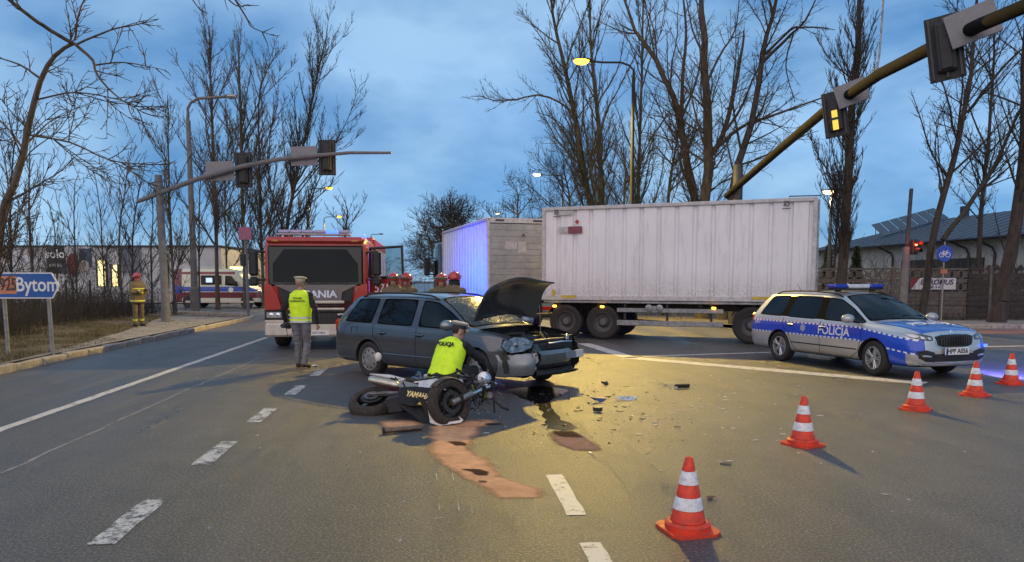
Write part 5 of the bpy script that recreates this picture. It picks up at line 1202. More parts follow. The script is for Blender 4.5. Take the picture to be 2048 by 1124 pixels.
# light bar and roof aerial
lb = bpy.data.objects.new('light_bar', None); COL.objects.link(lb); lb.parent = PC; lb.location = (-.12, 0, 1.575)
mb = MB(); mb.box((0, 0, -.045), (.24, 1.20, .03), b=.01); mb.box((0, .42, -.075), (.08, .08, .05)); mb.box((0, -.42, -.075), (.08, .08, .05)); mb.build('base', BLK, lb)
for y, w in ((-.44, .34), (.44, .34)): mb = MB(); mb.box((0, y, .012), (.26, w, .085), b=.03); mb.build('blue_dome', BLUM, lb)
mb = MB(); mb.box((0, 0, .012), (.25, .52, .08), b=.02); mb.build('message_panel', mat('pale_panel', (.55, .58, .62), .2, coat=.5), lb)
mb = MB(); mb.tube([(-1.7, 0, 1.46), (-1.82, 0, 1.62)], [.008, .003], 6); mb.build('aerial', BLK, PC)
def wiper(t, pts): mb = MB(); mb.tube(pts, .008, 5); mb.build('wiper', BLK, t)
for y0, y1 in ((.1, .62), (-.55, -.05)):
    a = BV.ray_cast(Vector((1.0, y0, 3)), Vector((0, 0, -1)))[0]; c = BV.ray_cast(Vector((.93, y1, 3)), Vector((0, 0, -1)))[0]; wiper(PC, [a + Vector((0, 0, .012)), c + Vector((0, 0, .012))])
# glowing block and spot added for an unseen car's blue light on the road
fl = nose_pt(.70, .58, .05); mb = MB(); mb.box(fl, (.05, .06, .04), b=.01); mb.build('added_corner_glow', BLUL, PC)
ld = bpy.data.lights.new('added_blue_spot', 'SPOT'); ld.energy = 1300; ld.color = (.10, .10, 1.0); ld.spot_size = R(80); ld.spot_blend = .2; ld.shadow_soft_size = .02
lo = bpy.data.objects.new('added_blue_spot', ld); COL.objects.link(lo); lo.parent = PC; lo.location = fl + Vector((.1, .1, .05)); lo.rotation_euler = Vector((-.15, 1, -.50)).to_track_quat('-Z', 'Y').to_euler()
# ---------------------------------------------------------------- crashed grey car
def smashed_screen():
    m = bpy.data.materials.new('shattered_windscreen'); m.use_nodes = True; nt = m.node_tree; b = nt.nodes['Principled BSDF']
    tc = nt.nodes.new('ShaderNodeTexCoord'); ob = tc.outputs['Object']; n3 = noise(nt, 5, 4, .7, ob); dvv = nt.nodes.new('ShaderNodeVectorMath'); dvv.operation = 'MULTIPLY_ADD'; dvv.inputs[1].default_value = (.12, .12, .12)
    nt.links.new(n3.outputs['Color'], dvv.inputs[0]); nt.links.new(ob, dvv.inputs[2]); vo = nt.nodes.new('ShaderNodeTexVoronoi'); vo.feature = 'DISTANCE_TO_EDGE'; vo.inputs['Scale'].default_value = 24; nt.links.new(dvv.outputs[0], vo.inputs['Vector'])
    vo2 = nt.nodes.new('ShaderNodeTexVoronoi'); vo2.feature = 'F1'; vo2.inputs['Scale'].default_value = 13; nt.links.new(dvv.outputs[0], vo2.inputs['Vector'])
    cr = ramp(nt, vo.outputs['Distance'], 0.0, .045, .8, 0); gate = noise(nt, 2.2, 3, .5, ob); cr = mth(nt, 'MULTIPLY', cr, ramp(nt, gate.outputs['Fac'], .38, .55, .15, 1))
    nt.links.new(mixc(nt, cr, (.07, .09, .09), (.42, .46, .45)), b.inputs['Base Color']); nt.links.new(ramp(nt, cr, 0, 1, .12, .5), b.inputs['Roughness'])
    bump(nt, vo2.outputs['Distance'], .15, .02, b)
    tr = nt.nodes.new('ShaderNodeBsdfTransparent'); tr.inputs[0].default_value = (.7, .8, .78, 1); mx = nt.nodes.new('ShaderNodeMixShader'); nt.links.new(mth(nt, 'ADD', cr, .55, clamp=True), mx.inputs[0]); nt.links.new(tr.outputs[0], mx.inputs[1]); nt.links.new(b.outputs[0], mx.inputs[2]); nt.links.new(mx.outputs[0], nt.nodes['Material Output'].inputs['Surface'])
    return m
GREY = paint('graphite_paint', (.10, .106, .118), .6, .2, dirt=None)
rw, fw0 = G(744, 753), G(977, 783); hd = (fw0 - rw).normalized(); lf = Vector((-hd.y, hd.x, 0)); fw = rw + hd * 2.58
GC = thing('crashed_car', 'grey estate car with smashed front, raised bonnet and shattered windscreen', 'car', (fw + rw) / 2 + lf * .80, math.atan2(hd.y, hd.x))
def damaged():
    me = SHELL.copy()
    for v in me.vertices:                             # crumple the near front corner and dish the nose
        x, y, z = v.co
        k = max(0, min(1, (x - 1.45) / .75)) * max(0, min(1, (.35 - y) / .9))
        if k > 0:
            n = mnoise.noise_vector(v.co * 6.0)
            v.co.x -= .16 * k * (1 + .6 * n.x) ; v.co.y += .05 * k * (1 + n.y); v.co.z += .035 * k * n.z
    return me
DM = damaged(); DBV = bvh_of(DM)
hub_m = mat('hubcap_silver', (.30, .29, .28), .4, .5, var=.1, vs=10, dirt=((.12, .10, .08), .5))
# the bumper area below the bonnet line at the crushed nose is opened: keep body faces behind it
DM2 = DM.copy()
for p in DM2.polygons:
    c = p.center
    if p.material_index in (0, 5) and c.x > 1.78 and c.z < .84 and c.z > .24 and abs(c.y) < .80 and (c.x > 1.95 or c.y < -.2): p.material_index = 5
finish_car(GC, DM2, GREY, DBV, smashed_screen(), 'hubcap', hub_m, glassm=GLD, pillar=GREY, mirror_m=mat('mirror_grey', (.24, .26, .28), .2, .6, coat=.7))
DARK = mat('engine_black', (.011, .011, .012), .6, bmp=.3, bs=40); OILY = mat('engine_metal', (.10, .10, .105), .4, .7, var=.4, vs=12, dirt=((.02, .02, .02), .8))
mb = MB(); mb.box((1.55, 0, .40), (1.0, 1.15, .10)); mb.box((1.08, 0, .66), (.05, 1.35, .56)); mb.box((1.95, 0, .52), (.05, 1.1, .44)); mb.box((1.55, .62, .62), (.95, .05, .4)); mb.box((1.5, -.62, .62), (.85, .05, .4)); mb.build('engine_bay', DARK, GC)
mb = MB(); mb.box((1.5, .05, .70), (.52, .62, .24), b=.05); mb.build('engine_cover', DARK, GC)
mb = MB(); mb.box((1.42, .5, .72), (.26, .2, .22), b=.02); mb.build('battery', mat('battery_grey', (.05, .05, .055), .5), GC)
mb = MB(); mb.box((1.75, -.34, .70), (.28, .26, .18), b=.05); mb.build('air_box', DARK, GC)
mb = MB(); mb.ell((1.30, -.46, .74), (.1, .1, .1)); mb.build('fluid_reservoir', mat('reservoir', (.4, .4, .36), .5), GC)
for pts, r_ in (([(1.75, -.3, .8), (1.6, -.1, .86), (1.4, -.15, .85), (1.25, -.3, .8)], .03), ([(1.8, .4, .72), (1.6, .45, .84), (1.3, .4, .82)], .022), ([(1.88, .1, .74), (1.7, .22, .85), (1.45, .3, .84)], .025)):
    mb = MB(); mb.tube(pts, r_, 8); mb.build('hose', BLK, GC)
mb = MB(); mb.tube([(1.93, -.6, .74), (1.97, -.2, .765), (1.97, .25, .765), (1.93, .62, .75)], .03, 8); mb.build('slam_panel', OILY, GC)
mb = MB(); mb.box((2.0, .05, .55), (.03, 1.0, .36)); mb.build('radiator', OILY, GC)
mb = MB()
for k in range(9): mb.box((2.025, .05, .41 + k * .035), (.012, .98, .012))
mb.build('radiator_fins', DARK, GC)
# raised bonnet, hinged at the cowl and bent
hm = submesh(SHELL, lambda p: p.material_index == 5, 'bonnet', GREY)
bm = bmesh.new(); bm.from_mesh(hm); bmesh.ops.solidify(bm, geom=bm.faces[:], thickness=-.028); bm.to_mesh(hm); bm.free()
for v in hm.vertices:
    x, y, z = v.co; s = (x - 1.12); z -= .93 - .06 * s; a = R(47) + .30 * s - .55 * max(0, s - .6) ** 1.5
    ex = 1.10; wv = .03 * math.sin(y * 5 + s * 3) * s
    # bend along an arc: integrate direction
    n_ = 12; px, pz, ang = 0., 0., 0.
    for i in range(n_):
        q = s * (i + .5) / n_; ang = R(52) + .30 * math.sin(min(1, q / .75) * math.pi) - 1.25 * max(0, q - .5) ** 1.2; px += math.cos(ang) * s / n_; pz += math.sin(ang) * s / n_
    v.co = Vector((ex + px - math.sin(ang) * (z + wv), y * 1.02, .97 + pz + math.cos(ang) * (z + wv)))
hm.materials.append(mat('bonnet_underside', (.014, .015, .016), .85, spec=.15, bmp=.2, bs=12))
for p in hm.polygons:
    if p.normal.dot(Vector((.75, 0, -.65))) > 0.15: p.material_index = 1
link('bonnet', hm, GC, 40)
mb = MB(); mb.tube([(1.45, .55, .80), (1.50, .45, 1.30)], .008, 6); mb.build('bonnet_stay', STEEL, GC)
def dpt(y, z, out=0.):
    h = DBV.ray_cast(Vector((3.2, y, z)), Vector((-1, 0, 0))); return (h[0] if h[0] else Vector((1.95, y, z))) + Vector((out, 0, 0))
# near headlight, torn half out, with separate broken lens
def lampunit(t, name, c, M3, sz, m):
    mb = MB(); mb.ell(c, sz, M3, 18, 10); o = mb.build(name, m, t); return o
M3 = Matrix.Rotation(R(-38), 3, 'Z') @ Matrix.Rotation(R(12), 3, 'Y')
SHAT = mat('cracked_lens', (.26, .27, .28), .1, .85, var=.95, vs=13, bmp=.3, bs=16, coat=.8, dirt=((.03, .03, .03), .9))
mb = MB(); mb.prism([(-.27, -.01), (-.22, .07), (-.05, .115), (.12, .10), (.25, .02), (.22, -.05), (.08, -.105), (-.12, -.12), (-.22, -.08)], .055, frame((1.90, -.62, .725), (.42, .9, .02), (-.25, 0, 1))); mb.build('headlight', SHAT, GC, 20)
for (yy, zz) in ((-.66, .745), (-.54, .755)): lampunit(GC, 'headlight_reflector', Vector((1.93 + (yy + .6) * .4, yy, zz - .02)), M3, (.045, .06, .055), SHAT)
mb = MB(); rr = random.Random(4)
pl_ = [(-.16, -.10), (.02, -.12), (.15, -.06), (.17, .02), (.05, .10), (-.08, .09)]; mb.prism(pl_, .025, frame((2.03, -.33, .62), (-.15, 1, -.1), (-.2, .05, 1))); mb.build('broken_lens', SHAT, GC)
lampunit(GC, 'headlight', Vector((1.95, .60, .77)), Matrix.Rotation(R(34), 3, 'Z'), (.05, .17, .07), SHAT)
# bumper: torn, in three pieces
def bumper_piece(name, ys, z0, z1, out, m, jit=0.0, seed=1, zdrop=0.0):
    r_ = random.Random(seed); mb = MB(); rows = []
    for i, y in enumerate(ys):
        t_ = i / (len(ys) - 1); xb = 2.17 - 1.05 * (abs(y) / .86) ** 3.2 * .42; dzz = -zdrop * (1 - t_)
        a = [Vector((xb + out + .0 + r_.uniform(-jit, jit), y, z0 + dzz)), Vector((xb + out + .035 + r_.uniform(-jit, jit), y, z0 + (z1 - z0) * .35 + dzz)), Vector((xb + out + .03 + r_.uniform(-jit, jit), y, z0 + (z1 - z0) * .75 + dzz)), Vector((xb + out - .03 + r_.uniform(-jit, jit), y, z1 + r_.uniform(-jit, jit) + dzz))]
        rows.append(a + [q - Vector((.02, 0, 0)) for q in reversed(a)])
    mb.loft(rows); return mb.build(name, m, GC, 30)
bumper_piece('bumper_corner', np.linspace(-.86, -.45, 12), .27, .60, -.02, paint('corner_paint', (.2, .22, .24), .6, .2), .004, 3, .02)
bumper_piece('bumper', np.linspace(-.36, .82, 22), .42, .625, 0.0, paint('bumper_paint', (.12, .15, .16), .5, .25), .003, 5)
bumper_piece('lower_bumper', np.linspace(-.44, .82, 22), .24, .34, .01, BLK, .003, 6)
bumper_piece('lower_grille', np.linspace(-.40, .74, 16), .34, .45, -.06, DARK, .012, 7)
mb = MB(); mb.ell((2.07, -.43, .36), (.05, .07, .07)); mb.build('fog_lamp', CHROME, GC)
mb = MB(); mb.box((2.07, -.40, .52), (.10, .10, .16), Matrix.Rotation(.4, 3, 'X'), b=.02); mb.build('bumper_foam', mat('foam_grey', (.4, .4, .4), .8, bmp=.4, bs=30), GC)
mb = MB(); mb.box((2.03, .30, .66), (.04, .62, .10), b=.02); mb.build('grille', DARK, GC); mb = MB(); mb.tube([(2.05, -.02, .72), (2.06, .30, .735), (2.03, .62, .72)], .012, 6); mb.build('grille_trim', CHROME, GC)
mb = MB(); mb.box((2.20, .37, .53), (.02, .26, .115), b=.004); mb.build('plate_half', mat('plate_grey', (.16, .19, .24), .5), GC); mb = MB(); mb.box((2.202, .60, .535), (.02, .2, .12), b=.004); mb.build('plate_half', mat('plate_pale', (.5, .52, .55), .5), GC)
rr = random.Random(9)
for k in range(14):
    c = Vector((1.98 + rr.uniform(-.1, .1), rr.uniform(-.46, .05), rr.uniform(.50, .70))); mb = MB(); mb.tube([c, c + Vector((rr.uniform(-.02, .1), rr.uniform(-.1, .1), rr.uniform(-.16, .02))), c + Vector((rr.uniform(-.02, .1), rr.uniform(-.16, .16), rr.uniform(-.22, -.04)))], rr.uniform(.006, .016), 5); mb.build('torn_wiring', (DARK, OILY, BLK)[k % 3], GC)
mb = MB(); mb.prism([(0, 0), (.16, -.04), (.22, .05), (.06, .09)], .004, frame((1.92, -.50, .47), (.3, 1, -.2), (.3, 0, 1))); mb.build('torn_bracket', mat('rusty_bracket', (.12, .06, .035), .8), GC)
# wing mirror glint, fuel flap
mb = MB(); h = DBV.ray_cast(Vector((-1.68, -2, .80)), Vector((0, 1, 0)))[0]; mb.tube([h + Vector((x_, -.001, z_)) for x_, z_ in ((-.08, -.08), (.08, -.08), (.08, .08), (-.08, .08), (-.08, -.08))], .004, 5); mb.build('fuel_flap', MATS['panel_gap'], GC)
# ================================================================ fire engine
RED = paint('fire_red', (.42, .022, .012), 0.0, .35, dirt=((.12, .06, .05), .35)); REDD = paint('fire_red_door', (.30, .012, .018), 0.0, .35)
CREAM = mat('bumper_white', (.62, .56, .48), .45, var=.08, vs=4, coat=.3, dirt=((.25, .21, .17), .5)); GREYP = mat('grille_grey', (.16, .14, .145), .35, .4, var=.12, coat=.4)
Dz = 18.2; cxl = P(633, 600, Dz); FE = thing('fire_engine', 'red fire engine with white bumper, open driver door and roof light bar', 'fire engine', (cxl.x, Dz, 0), math.atan2(-ROADDIR.y, -ROADDIR.x))
# local: x forward (towards the camera), y left of the vehicle (picture right is +y)
def fz(v): return P(633, v, Dz).z
HW = 1.25; ZT = 2.78
def fr_ring(x, z0, z1, hw, r=.16, n=5):
    o = []
    for (cy, cz, a0, rr) in ((hw - r, z1 - r, 0, r), (-hw + r, z1 - r, 90, r), (-hw + .05, z0 + .05, 180, .05), (hw - .05, z0 + .05, 270, .05)):
        for q in range(n): a = R(a0 + 90 / (n - 1) * q); o.append(Vector((x, cy + rr * math.cos(a), cz + rr * math.sin(a))))
    return o
mb = MB(); mb.loft([fr_ring(-2.3, .9, ZT - .02, HW), fr_ring(-.45, .9, ZT, HW), fr_ring(-.16, .9, ZT - .05, HW - .01), fr_ring(-.05, .9, ZT - .12, HW - .05), fr_ring(-.02, .95, ZT - .22, HW - .1)]); mb.build('cab', RED, FE)
mb = MB(); mb.box((-5.0, 0, 1.95), (4.9, 2.5, 1.9), b=.06); mb.build('equipment_body', RED, FE)
for k in range(3):
    for s in (-1, 1): mb = MB(); mb.box((-3.5 - k * 1.5, s * 1.255, 1.9), (1.3, .02, 1.4), b=.006); mb.build('roller_shutter', SILV, FE)
mb = MB(); mb.box((-3.6, 0, .75), (7.4, 1.0, .3)); mb.box((-1.2, 0, .55), (2.0, 1.7, .3)); mb.build('chassis', DSTEEL, FE)
# roof visor, light bar
mb = MB(); mb.box((-.10, 0, ZT - .10), (.30, 2.36, .16), b=.06); mb.build('roof_visor', RED, FE)
for yy in (-.95, .95): mb = MB(); mb.box((.055, yy, ZT - .12), (.03, .16, .05), b=.012); mb.build('marker_lamp', mat('amber_lens', (.5, .2, .02), .3), FE)
lb = bpy.data.objects.new('light_bar', None); COL.objects.link(lb); lb.parent = FE; lb.location = (-.25, -.05, ZT + .08)
mb = MB(); mb.box((0, 0, -.03), (.28, 1.75, .04), b=.01); mb.build('base', SILV, lb)
LBP = mat('pale_violet_lens', (.38, .32, .5), .15, var=.1, coat=.6)
for k in range(6): mb = MB(); mb.box((0, -.72 + k * .288, .035), (.26, .27, .085), b=.025); mb.build('lens', BLUL if k == 4 else LBP, lb)
# windscreen with black surround, wipers
mb = MB(); mb.box((-.03, 0, 2.06), (.10, 2.30, 1.0), b=.05); mb.build('windscreen_surround', mat('surround_black', (.012, .012, .013), .3, coat=.3), FE)
mb = MB(); rows = []
for i in range(9):
    y = -1.02 + i * .255; rows.append([Vector((.030 + .03 * (1 - (y / 1.02) ** 2), y, 1.66)), Vector((.022 + .03 * (1 - (y / 1.02) ** 2), y, 2.05)), Vector((.006 + .03 * (1 - (y / 1.02) ** 2), y, 2.46))])
mb.loft(rows, closed=False, caps=False); mb.build('windscreen', glass('engine_windscreen', (.004, .006, .008), .9, spec=.16), FE, 60)
for y0, y1 in ((-.7, -.05), (0, .62)): wiper(FE, [(.07, y0, 1.60), (.075, (y0 + y1) / 2, 1.66), (.075, y1, 1.64)])
# front panel: grey upper with dark wings, letters, slats
mb = MB(); mb.prism([(-1.0, 1.60), (1.0, 1.60), (.62, 1.42), (.60, 1.18), (-.60, 1.18), (-.62, 1.42)], .07, frame((-.04, 0, 0), (0, 1, 0), (0, 0, 1))); mb.build('front_panel', GREYP, FE)
text('lettering', 'SCANIA', .235, frame((.034, 0.02, 1.36), (0, 1, 0), (0, 0, 1)), mat('letter_pale', (.62, .66, .8), .25, .3), FE, bold=.008, sx=1.15, depth=.006)
mb = MB(); mb.box((-.06, 0, 1.02), (.08, 1.9, 1.1), b=.02); mb.build('grille_backing', BLK, FE)
for z, hh in ((1.17, .07), (1.00, .06), (.86, .06), (.76, .05)): mb = MB(); mb.box((.005, 0, z), (.09, 1.35, hh), b=.02); mb.build('grille_slat', CREAM if z > .8 else SILV, FE)
for z in (1.085, .93, .81): mb = MB(); mb.box((-.0, 0, z), (.06, 1.25, .035), b=.01); mb.build('grille_slat', DSTEEL, FE)
for s in (-1, 1):
    mb = MB(); mb.prism([(s * 1.235, 1.62), (s * 1.08, 1.60), (s * .93, 1.35), (s * .84, 1.0), (s * 1.235, .98)], .10, frame((-.08, 0, 0), (0, 1, 0), (0, 0, 1))); mb.build('corner_panel', RED, FE)
    mb = MB(); mb.prism([(s * .9, 1.52), (s * .64, 1.42), (s * .62, 1.2), (s * .84, 1.18)], .05, frame((-.04, 0, 0), (0, 1, 0), (0, 0, 1))); mb.build('air_deflector', BLK, FE)
    mb = MB(); mb.box((-.02, s * 1.02, .86), (.10, .40, .17), b=.03); mb.build('headlight', CLR, FE); mb = MB(); mb.box((-.03, s * 1.02, .86), (.10, .46, .24), b=.02); mb.build('headlight_surround', BLK, FE)
    for yy in (.92, 1.08): mb = MB(); mb.lathe([(.06, 0), (.05, .012), (.001, .018)], 14, axis((.031, s * yy, .865), (1, 0, 0))); mb.build('headlight_bulb', CHROME, FE)
    mb = MB(); mb.box((-.04, s * .52, .74), (.1, .2, .2), b=.04); mb.build('horn_recess', BLK, FE)
    # mirrors
    mb = MB(); mb.box((.02, s * 1.47, 2.12), (.14, .22, .62), b=.05); mb.box((.02, s * 1.47, 1.68), (.14, .22, .22), b=.05); mb.tube([(-.1, s * 1.2, 2.4), (.0, s * 1.42, 2.4)], .025, 6); mb.tube([(-.1, s * 1.2, 1.72), (.0, s * 1.42, 1.72)], .025, 6); mb.build('mirror', BLK, FE)
mb = MB(); mb.lathe([(.075, 0), (.075, .05), (.06, .06), (.05, .03), (.001, .03)], 18, axis((.05, .60, .79), (1, 0, 0))); mb.build('winch_ring', BLK, FE)
mb = MB(); mb.box((.0, 0, .50), (.22, 2.46, .34), b=.05); mb.box((-.05, -1.02, .70), (.15, .45, .08), b=.03); mb.box((-.05, 1.02, .70), (.15, .45, .08), b=.03); mb.build('bumper', CREAM, FE)
mb = MB(); mb.box((.115, .05, .42), (.012, .52, .12), b=.004); mb.build('number_plate', WHT, FE); text('plate_number', 'SBYVBH', .09, frame((.123, .05, .42), (0, 1, 0), (0, 0, 1)), DKP, FE, depth=.001)
for x in (-1.25, -5.3):
    for s in (-1, 1): wheel(FE, (x, s * 1.05, .49), .49, .33, s, GW)
for s in (-1, 1):
    mb = MB(); mb.box((-1.25, s * 1.12, 1.02), (1.15, .26, .12), b=.04); mb.build('wheel_arch', BLK, FE)
# open driver door (picture right, vehicle left) swung forward-out
dr = bpy.data.objects.new('door', None); COL.objects.link(dr); dr.parent = FE; dr.location = (-.35, 1.26, 0); dr.rotation_euler = (0, 0, R(-22)); 
# door plane local: u along +y (outwards), z up
mb = MB(); mb.box((0, .47, 1.24), (.06, .94, 1.02), b=.03); mb.build('door_panel', REDD, dr)
mb = MB()
for q in (((.02), 1.60, 2.52),): mb.tube([(0, .03, 1.76), (0, .03, 2.50), (0, .90, 2.54), (0, .92, 1.80), (0, .03, 1.76)], .045, 6)
mb.build('window_frame', BLK, dr)
mb = MB(); mb.box((0, .47, 2.14), (.012, .88, .76)); mb.build('window', glass('door_glass', (.1, .13, .15), .12), dr)
text('unit_number', '571', .30, frame((.035, .36, 1.50), (0, 1, 0), (0, 0, 1)), WTX, dr, bold=.004, depth=.002, sx=.95)
text('unit_letters', 'S51', .13, frame((.035, .70, 1.47), (0, 1, 0), (0, 0, 1)), WTX, dr, bold=.002, depth=.002)
# ---- blue beacons of the engine flashing towards the truck
for y in (1.0,):
    mb = MB(); mb.lathe([(.07, 0), (.07, .1), (.04, .15), (.001, .16)], 14, axis((-1.9, y, ZT), (0, 0, 1))); mb.build('rear_beacon', BLUL, FE)
ld = bpy.data.lights.new('beacon_light', 'SPOT'); ld.energy = 2600; ld.color = (.0, .05, 1.0); ld.spot_size = R(120); ld.spot_blend = 1.0; ld.shadow_soft_size = .05
lo = bpy.data.objects.new('beacon_light', ld); COL.objects.link(lo); lo.parent = FE; lo.location = (-7.0, 1.36, 1.6)
mb = MB(); mb.box((-7.0, 1.275, 1.6), (.18, .05, .07), b=.015); mb.build('side_flasher', BLUL, FE)
_aim = FE.matrix_basis.inverted() if False else None
tgt = Vector((-1.4, 27.2, .7)); Mfe = Matrix.Translation(FE.location) @ Matrix.Rotation(FE.rotation_euler.z, 4, 'Z'); dl = (Mfe.inverted() @ tgt) - lo.location; lo.rotation_euler = dl.to_track_quat('-Z', 'Y').to_euler()
# ================================================================ ambulance
D = 47.0; a0 = P(362, 600, D); a1 = P(533, 600, D)
AM = thing('ambulance', 'cream ambulance van with red and blue side stripes on the side street', 'ambulance', ((a0.x + a1.x) / 2, D, 0), R(-4))
def amb_mat():
    m = bpy.data.materials.new('ambulance_livery'); m.use_nodes = True; nt = m.node_tree; b = nt.nodes['Principled BSDF']; tc = nt.nodes.new('ShaderNodeTexCoord'); sp = nt.nodes.new('ShaderNodeSeparateXYZ'); nt.links.new(tc.outputs['Object'], sp.inputs[0]); x, y, z = sp.outputs
    def band(a, b_): return mth(nt, 'MULTIPLY', mth(nt, 'GREATER_THAN', z, a), mth(nt, 'LESS_THAN', z, b_))
    c = mixc(nt, noise(nt, 1.2).outputs['Fac'], (.62, .62, .46), (.68, .67, .52)); c = mixc(nt, band(1.02, 1.32), c, (.02, .07, .42)); c = mixc(nt, band(.62, .98), c, (.15, .012, .025))
    c = mixc(nt, mth(nt, 'MULTIPLY', band(2.08, 2.24), mth(nt, 'LESS_THAN', x, 1.2)), c, (.2, .02, .03)); c = mixc(nt, mth(nt, 'LESS_THAN', x, -2.2), c, (.16, .02, .03)); c = mixc(nt, mth(nt, 'MULTIPLY', mth(nt, 'LESS_THAN', x, -2.2), band(.9, 1.4)), c, (.02, .05, .3))
    nt.links.new(c, b.inputs['Base Color']); b.inputs['Roughness'].default_value = .35; b.inputs['Coat Weight'].default_value = .5; return m
def van_ring(x, zt, hw, zb=.35, r=.22):
    o = []
    for (cy, cz, a_, rr) in ((hw * .93 - r, zt - r, 0, r), (-hw * .93 + r, zt - r, 90, r), (-hw + .06, zb + .06, 180, .06), (hw - .06, zb + .06, 270, .06)):
        for q in range(5): a = R(a_ + 22.5 * q); o.append(Vector((x, cy + rr * math.cos(a), cz + rr * math.sin(a))))
    return o
mb = MB(); mb.loft([van_ring(-2.75, 2.36, .96), van_ring(-2.66, 2.44, 1.0), van_ring(.9, 2.44, 1.0), van_ring(1.25, 2.3, .99), van_ring(1.55, 1.9, .98, r=.18), van_ring(1.95, 1.32, .97, r=.12), van_ring(2.5, 1.12, .93, r=.12), van_ring(2.72, .95, .85, r=.12), van_ring(2.78, .7, .75, r=.1)]); mb.build('body', amb_mat(), AM, 40)
def sp_(nm, pts, m, y=-1.004, th=.02): mb = MB(); mb.prism(pts, th, frame((0, y + th, 0), (1, 0, 0), (0, 0, 1))); return mb.build(nm, m, AM)
sp_('side_window', [(-.95, 1.45), (.35, 1.45), (.35, 2.02), (-.95, 2.02)], GLD); sp_('door_window', [(.58, 1.42), (1.42, 1.36), (1.20, 1.72), (1.0, 1.98), (.62, 2.0)], GLD)
sp_('lit_window_panel', [(-.62, 1.58), (-.22, 1.58), (-.22, 1.86), (-.62, 1.86)], lampmat('lit_cabin', (.45, .6, .9), .8), y=-1.012)
sp_('info_decal', [(-1.6, 1.5), (-1.1, 1.5), (-1.1, 2.02), (-1.6, 2.02)], mat('decal_white', (.5, .52, .5), .5, var=.5, vs=9)); sp_('round_emblem', [(.95 + .16 * math.cos(k * .5236), 1.12 + .16 * math.sin(k * .5236)) for k in range(12)], SW)
mb = MB(); mb.add([(1.30, -.80, 2.1), (1.30, .80, 2.1), (1.90, .82, 1.40), (1.90, -.82, 1.40)], [(0, 1, 2, 3)]); o = mb.build('windscreen', GLD, AM); o.location = (.03, 0, .035)
mb = MB(); mb.box((.9, 0, 2.50), (.3, 1.3, .12), b=.04); mb.build('light_bar', lampmat('amb_light', (.9, .85, .3), 2.0), AM); mb = MB(); mb.box((-1.2, 0, 2.48), (1.6, 1.2, .08), b=.03); mb.build('roof_box', CREAM, AM)
mb = MB(); mb.box((0.2, -.99, .38), (4.4, .05, .14), b=.02); mb.build('sill', CREAM, AM)
for x in (-1.75, 1.95):
    for s in (-1, 1): wheel(AM, (x, s * .86, .34), .34, .22, s, mat('van_wheel', (.2, .2, .2), .5, .4), 'truck')
    mb = MB(); mb.lathe([(.001, 0), (.42, 0), (.42, .02), (.001, .02)], 24, axis((x, -.985, .36), (0, -1, 0))); mb.build('wheel_arch', BLK, AM)
mb = MB(); mb.box((1.35, -1.15, 1.5), (.14, .2, .32), b=.04); mb.build('mirror', BLK, AM); mb = MB(); mb.box((2.62, -.68, .98), (.2, .25, .2), b=.05); mb.build('headlight', CLR, AM)
# ================================================================ traffic cones
CO = mat('cone_orange', (.75, .05, .015), .45, var=.12, vs=7, bmp=.05, bs=30, dirt=((.18, .05, .035), .85)); CW = mat('cone_white', (.72, .72, .74), .35, var=.10, vs=14, dirt=((.3, .28, .27), .75))
def cone(label, loc, rz, seed):
    t = thing('traffic_cone', label, 'traffic cone', loc, rz, 'cones closing the lane'); r_ = random.Random(seed)
    mb = MB(); n = 8; pl = []
    for q in range(4):
        for a in (-35, 0, 35): th = R(45 + 90 * q + a * .28); pl.append((.158 * math.sqrt(2) * math.cos(th) * .98, .158 * math.sqrt(2) * math.sin(th) * .98))
    mb.prism(pl, .022); mb.lathe([(.155, .02), (.155, .055), (.135, .07), (.12, .07)], 28); mb.build('base', CO, t)
    def rad(z): return .118 - (.118 - .028) * (z - .07) / .43
    zz = [.07, .155, .24, .325, .415, .50]
    for i in range(5):
        a, b = zz[i], zz[i + 1]; white = i in (1, 3); e = .0025 if white else 0
        mb = MB(); mb.lathe([(rad(a) + e - .002, a), (rad(a) + e, a + .002), (rad(b) + e, b - .002), (rad(b) + e - .002, b)], 28)
        if i == 4: mb.lathe([(rad(.50), .498), (.024, .507), (.018, .507), (.017, .45)], 28)
        mb.build('reflective_band' if white else 'cone_section', CW if white else CO, t, 50)
    return t
cone('orange and white traffic cone standing alone by the lane dashes', G(1375, 1060), .25, 1)
cone('orange and white traffic cone between the lone cone and the police car', G(1605, 889), .5, 2)
cone('orange and white traffic cone in front of the police car front wheel', G(1831, 819), .9, 3)
cone('orange and white traffic cone in front of the police car number plate', G(1949, 791), .6, 4)
cone('orange and white traffic cone farthest past the police car nose', G(2021, 768), .3, 5)
# ================================================================ people
SKIN = mat('skin', (.42, .25, .18), .55, var=.08); NAVY = mat('navy_jacket', (.012, .014, .022), .8, var=.3, bmp=.2, bs=40); JEANS = mat('grey_jeans', (.15, .15, .165), .85, var=.25, vs=7, bmp=.25, bs=50); SHOE = mat('brown_shoe', (.03, .022, .018), .6); HIVIS = mat('hi_vis_yellow', (.60, .85, .015), .6, var=.14, vs=14, bmp=.35, bs=14, emit=(.55, .85, .02), es=.06)
KHAKI = mat('turnout_khaki', (.13, .10, .056), .85, var=.18, vs=8, bmp=.25, bs=40); REFL = mat('reflective_silver', (.55, .56, .55), .35, .3, var=.1); REFY = mat('reflective_yellow', (.55, .55, .08), .5, var=.1); HELM = mat('helmet_red', (.42, .012, .012), .22, var=.08, coat=.8); HAIR = mat('dark_hair', (.03, .022, .018), .8); DKC = mat('dark_uniform', (.015, .016, .02), .8); BALD = mat('shaved_head', (.36, .22, .16), .5)
